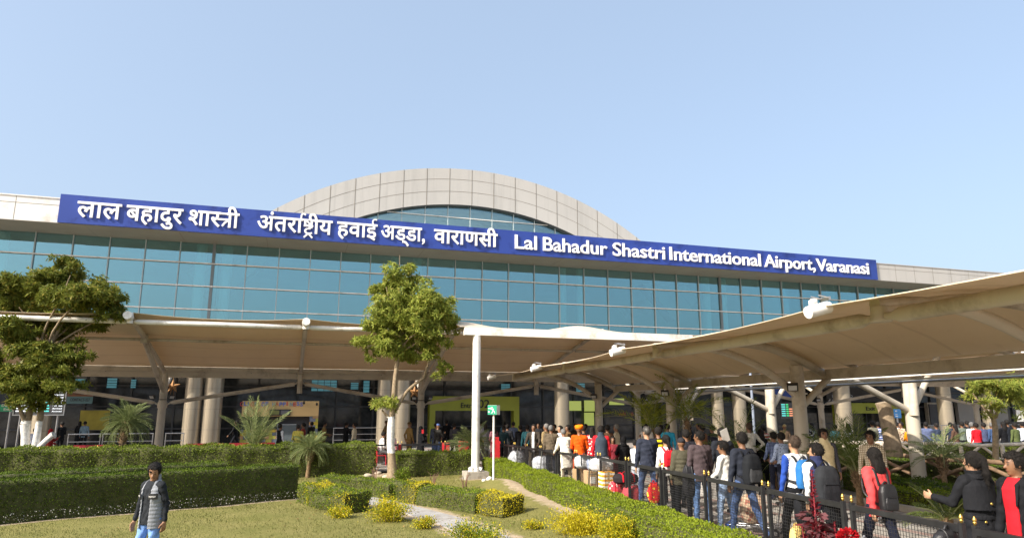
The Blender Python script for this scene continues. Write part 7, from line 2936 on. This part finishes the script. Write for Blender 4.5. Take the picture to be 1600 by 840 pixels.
def exit_sign():
    b = atz(771, 756, .12)
    g = thing('sign_post', (b[0], b[1], .1), 'slim white post carrying a green box sign with a running figure', 'sign')
    dd = float(_H @ (b - [0, 0, CAM_H]))
    zt = CAM_H - (632.5 - 637) * dd / 1088
    zb = CAM_H - (647 - 637) * dd / 1088
    mb = MB()
    mb.tube([(b[0], b[1], -.05), (b[0], b[1], zb)], .035, 12)
    mb.build('post', M_white, g)
    n = unit(np.array([-.72, -.69, 0.0]))
    s = np.array([-n[1], n[0], 0.0])
    s = s if s[0] > 0 else -s
    c = np.array([b[0], b[1], (zt + zb) / 2])
    w, d, h = .17, .10, (zt - zb) / 2
    mb = MB()
    mb.obox(c, s, n, (0, 0, 1), w, d, h)
    bx = mb.build('sign_box', M_white, g)
    mb = MB()
    mb.obox(c + n * (d + .004), s, n, (0, 0, 1), w - .004, .003, h - .004)
    mb.build('green_face', paint('exit_green', (0.005, 0.27, 0.15), .4, .04, 2), bx)
    mb = MB()
    f = c + n * (d + .009)

    def P(u, v):
        return f + s * u + np.array([0, 0, v])
    th = .026
    for a, e, w2 in (((.01, .035), (.035, -.015), .034), ((.035, -.015), (.085, -.055), .026), ((.03, -.015), (.015, -.075), .026), ((.015, -.075), (-.03, -.10), .022), ((.085, -.055), (.10, -.105), .022), ((.01, .03), (-.045, .015), .018), ((.02, .035), (.07, .03), .018), ((-.15, .05), (-.06, .05), .02), ((-.15, -.06), (-.10, -.06), .05)):
        mb.beam(P(*a), P(*e), w2, .004, 0, up=n)
    V = [P(-.005 + .022 * cos(k * pi / 6), .075 + .022 * sin(k * pi / 6)) for k in range(12)]
    mb.add(V, [tuple(range(12))])
    mb.add([P(-.065, .085), P(-.03, .05), P(-.065, .015)], [(0, 1, 2)])
    mb.build('pictogram', M_white, bx)


exit_sign()


# ================================================================== LUGGAGE
def plastic(name, c, tr=.5):
    if name in _mats:
        return _mats[name]
    t = NT(name)
    f = noise(t, 16, 6, .75)
    t.l(ramp(t, f, [(.35, tuple(v * .55 for v in c)), (.65, c)]), t.b.inputs['Base Color'])
    t.b.inputs['Roughness'].default_value = .18
    bump(t, f, 1.0, .05)
    _mats[name] = t.m
    return t.m


M_wrap = plastic('wrap_grey', (.55, .57, .62))
M_wrap_w = plastic('wrap_white', (.78, .79, .80))
M_card = paint('cardboard', (0.42, 0.28, 0.15), .85, .12, 5)
M_tape = paint('parcel_tape', (0.55, 0.42, 0.22), .3)


def place_px(px, d, zoff=0.0):
    tb = ray(px, 637)
    yf = 6.45 / (tb[0] / tb[1] - .07)
    df = float(_H @ bpt(6.45, yf, 0))
    if 800 < px < 1400:
        d = max(d, df + .45)
    p = along(px, d, .7)
    p[2] = paving_z(p[1]) + zoff
    return p


def trolley(px, d, yaw, label, load_h=0):
    p = place_px(px, d)
    g = thing('luggage_trolley', p, label, 'trolley', 'luggage trolleys', face(yaw))
    mb = MB()
    for x in (-.22, 0, .22):
        mb.tube([(x, -.45, .16), (x, .42, .16)], .014, 6)
    for y in (-.45, -.1, .42):
        mb.tube([(-.24, y, .16), (.24, y, .16)], .016, 6)
    mb.build('deck', M_chrome, g, local=True)
    mb = MB()
    mb.box(-.25, .40, .10, .25, .47, .17)
    mb.build('bumper', paint('trolley_blue', (.04, .10, .40), .4), g, local=True)
    mb = MB()
    for s in (-.24, .24):
        mb.tube(curve([(s, -.42, .16), (s, -.50, .55), (s, -.62, .98)], 5), .016, 8)
    mb.tube([(-.24, -.50, .55), (.24, -.50, .55)], .012, 6)
    mb.build('frame', M_chrome, g, local=True)
    mb = MB()
    mb.tube([(-.27, -.62, .98), (.27, -.62, .98)], .022, 8)
    mb.build('handle', M_black, g, local=True)
    for (x, y) in ((-.22, -.38), (.22, -.38), (0, .34)):
        mb = MB()
        mb.tube([(x - .02, y, .07), (x + .02, y, .07)], .07, 14)
        w = mb.build('wheel', M_black, g, local=True)
        mb = MB()
        mb.tube([(x - .022, y, .07), (x + .022, y, .07)], .035, 10)
        mb.build('hub', M_chrome, w, local=True)
    return g, p


def bundle(name, label, px, d, z, size, mat, cat, yaw=0, pw=2.6, group=None, straps=None):
    """soft wrapped bale"""
    p = place_px(px, d, z)
    w, l, h = size
    b = SDF()
    rng = np.random.default_rng(int(px))
    b.rings((0, 0, h / 2), [(-h / 2, w * .36, l * .36), (-h * .32, w * .48, l * .48), (h * .1, w * .5, l * .5), (h * .36, w * .44, l * .44), (h / 2, w * .26, l * .26)], 0, .03, None, pw=pw)
    for k in range(6):
        u = unit(rng.normal(size=3))
        q = .17 if not straps else .11
        b.ell(np.array([0, 0, h / 2]) + u * [w * .38, l * .38, h * .34], (w * q, l * q, h * q), 0, .06)
    if not straps:
        P, Q, L = b.mesh(.02)
        mb = MB()
        mb.quads(P, Q, 0, True)
        o = mb.build(name, mat)
        o.location = tuple(p)
        o.rotation_euler = (0, 0, face(yaw))
        tag(o, label, cat, group)
        return o
    g = thing(name, p, label, cat, group, face(yaw))
    sdf_part(b, 'bag_body', [mat], g, .016)
    for x in (-w * .22, w * .22):
        mb = MB()
        mb.tube(curve([(x, -l * .50, h * .25), (x, -l * .42, h * .86), (x, 0, h * 1.04), (x, l * .42, h * .86)], 6), .018, 6, 0, True, True, .5)
        mb.build('strap', straps, g, local=True)
    mb = MB()
    mb.tube(curve([(-w * .12, 0, h * 1.0), (0, 0, h * 1.16), (w * .12, 0, h * 1.0)], 5), .014, 6)
    mb.build('handle', straps, g, local=True)
    return g


def carton(label, px, d, z, size, yaw, mat=None, tape=True, lab=True, group='cartons in the queue'):
    p = place_px(px, d, z)
    w, l, h = size
    g = thing('carton', p, label, 'box', group, face(yaw))
    mb = MB()
    mb.box(-w / 2, -l / 2, 0, w / 2, l / 2, h)
    o = mb.build('box_body', mat or M_card, g, local=True)
    bv = o.modifiers.new('bevel', 'BEVEL')
    bv.width = .008
    mb = MB()
    mb.box(-.03, -l / 2 - .002, h * .7, .03, l / 2 + .002, h + .002)
    mb.build('tape', M_tape, g, local=True)
    if lab:
        mb = MB()
        mb.box(-w * .3, -l / 2 - .004, h * .25, w * .05, -l / 2 - .0015, h * .66)
        mb.build('shipping_label', M_white, g, local=True)
    return g


trolley(812, 23.8, 15, 'steel trolley under the round wrapped bundle')
bundle('wrapped_bundle', 'round bundle wrapped in clear plastic on a trolley', 808, 23.8, .17, (.62, .6, .62), M_wrap, 'luggage', 0, 2.2)
trolley(849, 22.2, 15, 'steel trolley under the wide wrapped bale')
bundle('wrapped_bale', 'wide grey bale wrapped in crinkled plastic', 850, 22.2, .30, (.80, .55, .46), M_wrap, 'luggage', 0, 3.0)
trolley(925, 18.3, 12, 'steel trolley loaded with cartons and a white suitcase')
carton('brown carton with a white label standing low on the trolley', 926, 17.9, .18, (.40, .38, .42), 10)
carton('brown carton beside the cream shirted man', 905, 18.6, .18, (.36, .36, .40), -8, lab=False)
bundle('wrapped_suitcase', 'white suitcase wrapped in plastic on top of the cartons', 940, 18.2, .62, (.62, .4, .34), M_wrap_w, 'luggage', 0, 3.6)
bundle('wrapped_suitcase', 'pale wrapped suitcase with a dark strap behind the cartons', 914, 19.2, .62, (.58, .4, .34), M_wrap_w, 'luggage', 6, 3.6, straps=M_black)
bundle('wrapped_bag', 'clear wrapped blue-grey bag between the two white suitcases', 926, 17.9, .61, (.30, .35, .30), plastic('wrap_blue', (.40, .46, .62)), 'luggage', 0, 3.0)
carton('orange and white striped carton next to the red bags', 948, 17.2, .02, (.34, .36, .62), 8, cloth('e2a030', 'stripe', 'e8e2d4'), lab=False)
bundle('duffel_bag', 'red and grey patterned soft bag low in the queue', 967, 16.8, .02, (.52, .46, .46), cloth('b83a44', 'print', 'b8a8a0'), 'bag', 0, 3.0, straps=cloth('a01828'))
bundle('duffel_bag', 'dusty red travel bag right of the patterned bag', 988, 16.5, .02, (.46, .46, .42), cloth('a8434a'), 'bag', 0, 3.2, straps=cloth('701820'))
bundle('duffel_bag', 'black and bright red rucksack lying on the red bags', 978, 16.7, .46, (.62, .40, .24), cloth('2a2426'), 'bag', 14, 2.6, straps=cloth('e01c2c'))
bundle('carry_bag', 'red and yellow printed carry bag hanging beside the red backpack woman', 1022, 13.6, .22, (.26, .14, .40), cloth('d8302c', 'print', 'e0b040'), 'bag', 0, 3.4, straps=cloth('c02028'))
bundle('carry_bag', 'yellow cloth bag held low by the boy in the navy vest', 1251, 9.35, .02, (.34, .18, .52), cloth('d8bc74'), 'bag', 20, 3.0, straps=cloth('c8a860'))
bundle('carry_bag', 'white plastic carry bag below the coral coat', 1352, 8.85, .06, (.36, .16, .46), plastic('white_bag', (.74, .78, .84)), 'bag', 20, 3.0, straps=plastic('white_bag', (.74, .78, .84)))
bundle('handbag', 'black leather handbag on the arm of the woman in the trench coat', 1489, 7.75, .62, (.36, .16, .30), paint('black_leather', (.015, .015, .017), .35, .3, 6), 'bag', 20, 3.4, straps=M_black)
bundle('jacket_bundle', 'black jacket slung over an arm beside the navy vest', 1310, 9.2, .62, (.30, .18, .34), cloth('15161a'), 'jacket', 10, 2.4)
bundle('shoulder_bag', 'dark shoulder bag hanging at the side of the blue sweater', 1262, 10.2, .55, (.34, .20, .42), cloth('1a1b1f'), 'bag', 20, 3.0, straps=M_black)
bundle('shoulder_bag', 'dark grey shoulder bag on the olive quilted coat', 1078, 12.4, .55, (.24, .16, .55), cloth('2a2a2e'), 'bag', 10, 3.0, straps=M_black)
trolley(1178, 12.9, 60, 'steel trolley with a blue bumper beside the jeans of the hooded man')
bundle('wrapped_bag', 'beige printed sack on the trolley behind the hooded man', 1176, 13.0, .17, (.42, .34, .50), cloth('b8a088', 'print', 'a06a5a'), 'luggage', 0, 3.2)
p = spot(1139, d=15.0)
o = MB()
o.obox((0, 0, 0), unit(np.array([.9, .1, .35])), unit(np.array([-.1, 1, .1])), unit(np.cross(unit(np.array([.9, .1, .35])), unit(np.array([-.1, 1, .1])))), .10, .002, .14)
po = o.build('paper_sheet', M_white)
q = along(1142, 14.9, 0)
po.location = (q[0], q[1], 1.93)
tag(po, 'white sheet of paper held up above the queue', 'paper')
q = along(659.5, 30.75, 0)
mb = MB()
mb.box(-.045, -.006, -.085, .045, .006, .085)
o = mb.build('phone', M_red)
o.location = (q[0] - .02, q[1] - .05, 1.50)
tag(o, 'bright red phone held by the veiled woman in black', 'phone')


def red_chair(px, d, yaw, label):
    p = place_px(px, d)
    g = thing('plastic_chair', p, label, 'chair', 'red plastic chairs', face(yaw))
    b = SDF()
    b.rbox((0, .02, .42), (.21, .20, .018), .015, 0, .02)
    sdf_part(b, 'seat', [M_red], g, .02)
    b = SDF()
    b.rbox((0, -.20, .66), (.20, .02, .22), .02, 0, .02, rotx(radians(8)))
    sdf_part(b, 'backrest', [M_red], g, .02)
    for (x, y) in ((-.18, -.17), (.18, -.17), (-.18, .19), (.18, .19)):
        mb = MB()
        mb.tube([(x * 1.1, y * 1.1, 0), (x, y, .42)], .02, 6)
        mb.build('leg', M_red, g, local=True)
    return g


red_chair(595, 30.6, -70, 'red plastic chair under the seated man with the stretched arm')
red_chair(618, 30.8, 70, 'red plastic chair behind the slim tree trunk')


def red_stand(px, d, w, h, label):
    p = place_px(px, d)
    g = thing('standing_banner', p, label, 'banner', 'red banners by the entrance', face(10))
    mb = MB()
    mb.box(-w / 2, -.01, .08, w / 2, .01, h)
    mb.build('banner_sheet', M_red, g, local=True)
    mb = MB()
    for x in (-w / 2, w / 2):
        mb.tube([(x, .03, 0), (x, .03, h)], .015, 6)
    mb.box(-w / 2 - .1, -.15, 0, w / 2 + .1, .2, .03)
    mb.build('frame', M_chrome, g, local=True)


red_stand(730, 30.0, .75, 1.05, 'red printed banner behind the low palm and the white pole')
red_stand(696, 30.6, .35, .95, 'narrow red banner right of the blue woollen cap')
red_stand(778, 30.4, .30, 1.20, 'narrow red banner behind the sign post')

# concrete planter in the planted strip
p = along(1135, 18.6, .2)
mb = MB()
V = [(-.62, -.35, 0), (.62, -.35, 0), (.62, .35, 0), (-.62, .35, 0)]
mb.box(-.7, -.4, -.15, .7, .4, .98)
mb.box(-.74, -.44, .98, .74, .44, 1.06)
o = mb.build('concrete_planter', paint('pale_concrete', (.50, .48, .45), .8, .1, 2.5, grime=((.34, .31, .27), 2)))
o.location = tuple(p)
tag(o, 'pale concrete planter behind the sheet of paper', 'planter')

# slim blue-grey flag pole
p = along(1183, 27.0, .15)
mb = MB()
mb.tube([p, p + [0, 0, 4.3]], .05, 10)
tag(mb.build('lamp_pole', paint('blue_grey_pole', (.24, .28, .36), .5)), 'slim blue-grey pole left of the sunlit canopy column', 'pole')

# stones and rubble
rng = np.random.default_rng(12)
M_stone = paint('stone', (0.50, 0.42, 0.32), .95, .25, 8, bmp=.8)
for i, (px, py, r, lab) in enumerate(((574, 743, .16, 'pale stone on the sandy heap under the tall hedge'), (590, 741, .11, 'small stone beside the sandy heap'), (604, 743, .13, 'flat stone left of the slim tree foot'), (622, 744, .10, 'stone right at the slim tree foot'),
                                      (764, 757, .10, 'white stone at the foot of the sign post'), (757, 756, .07, 'small white stone left of the sign post'))):
    p = atz(px, py, .06)
    b = SDF()
    for k in range(4):
        b.ell(rng.normal(size=3) * r * .35 * [1, 1, .4], (r * .8, r * .6, r * .5), 0, .04)
    P, Q, L = b.mesh(.025)
    mb = MB()
    mb.quads(P, Q, 0, True)
    o = mb.build('stone', M_stone if i < 4 else M_white)
    o.location = (p[0], p[1], float(ground_z(p[0], p[1])) + r * .2)
    tag(o, lab, 'stone', 'loose stones in the garden')
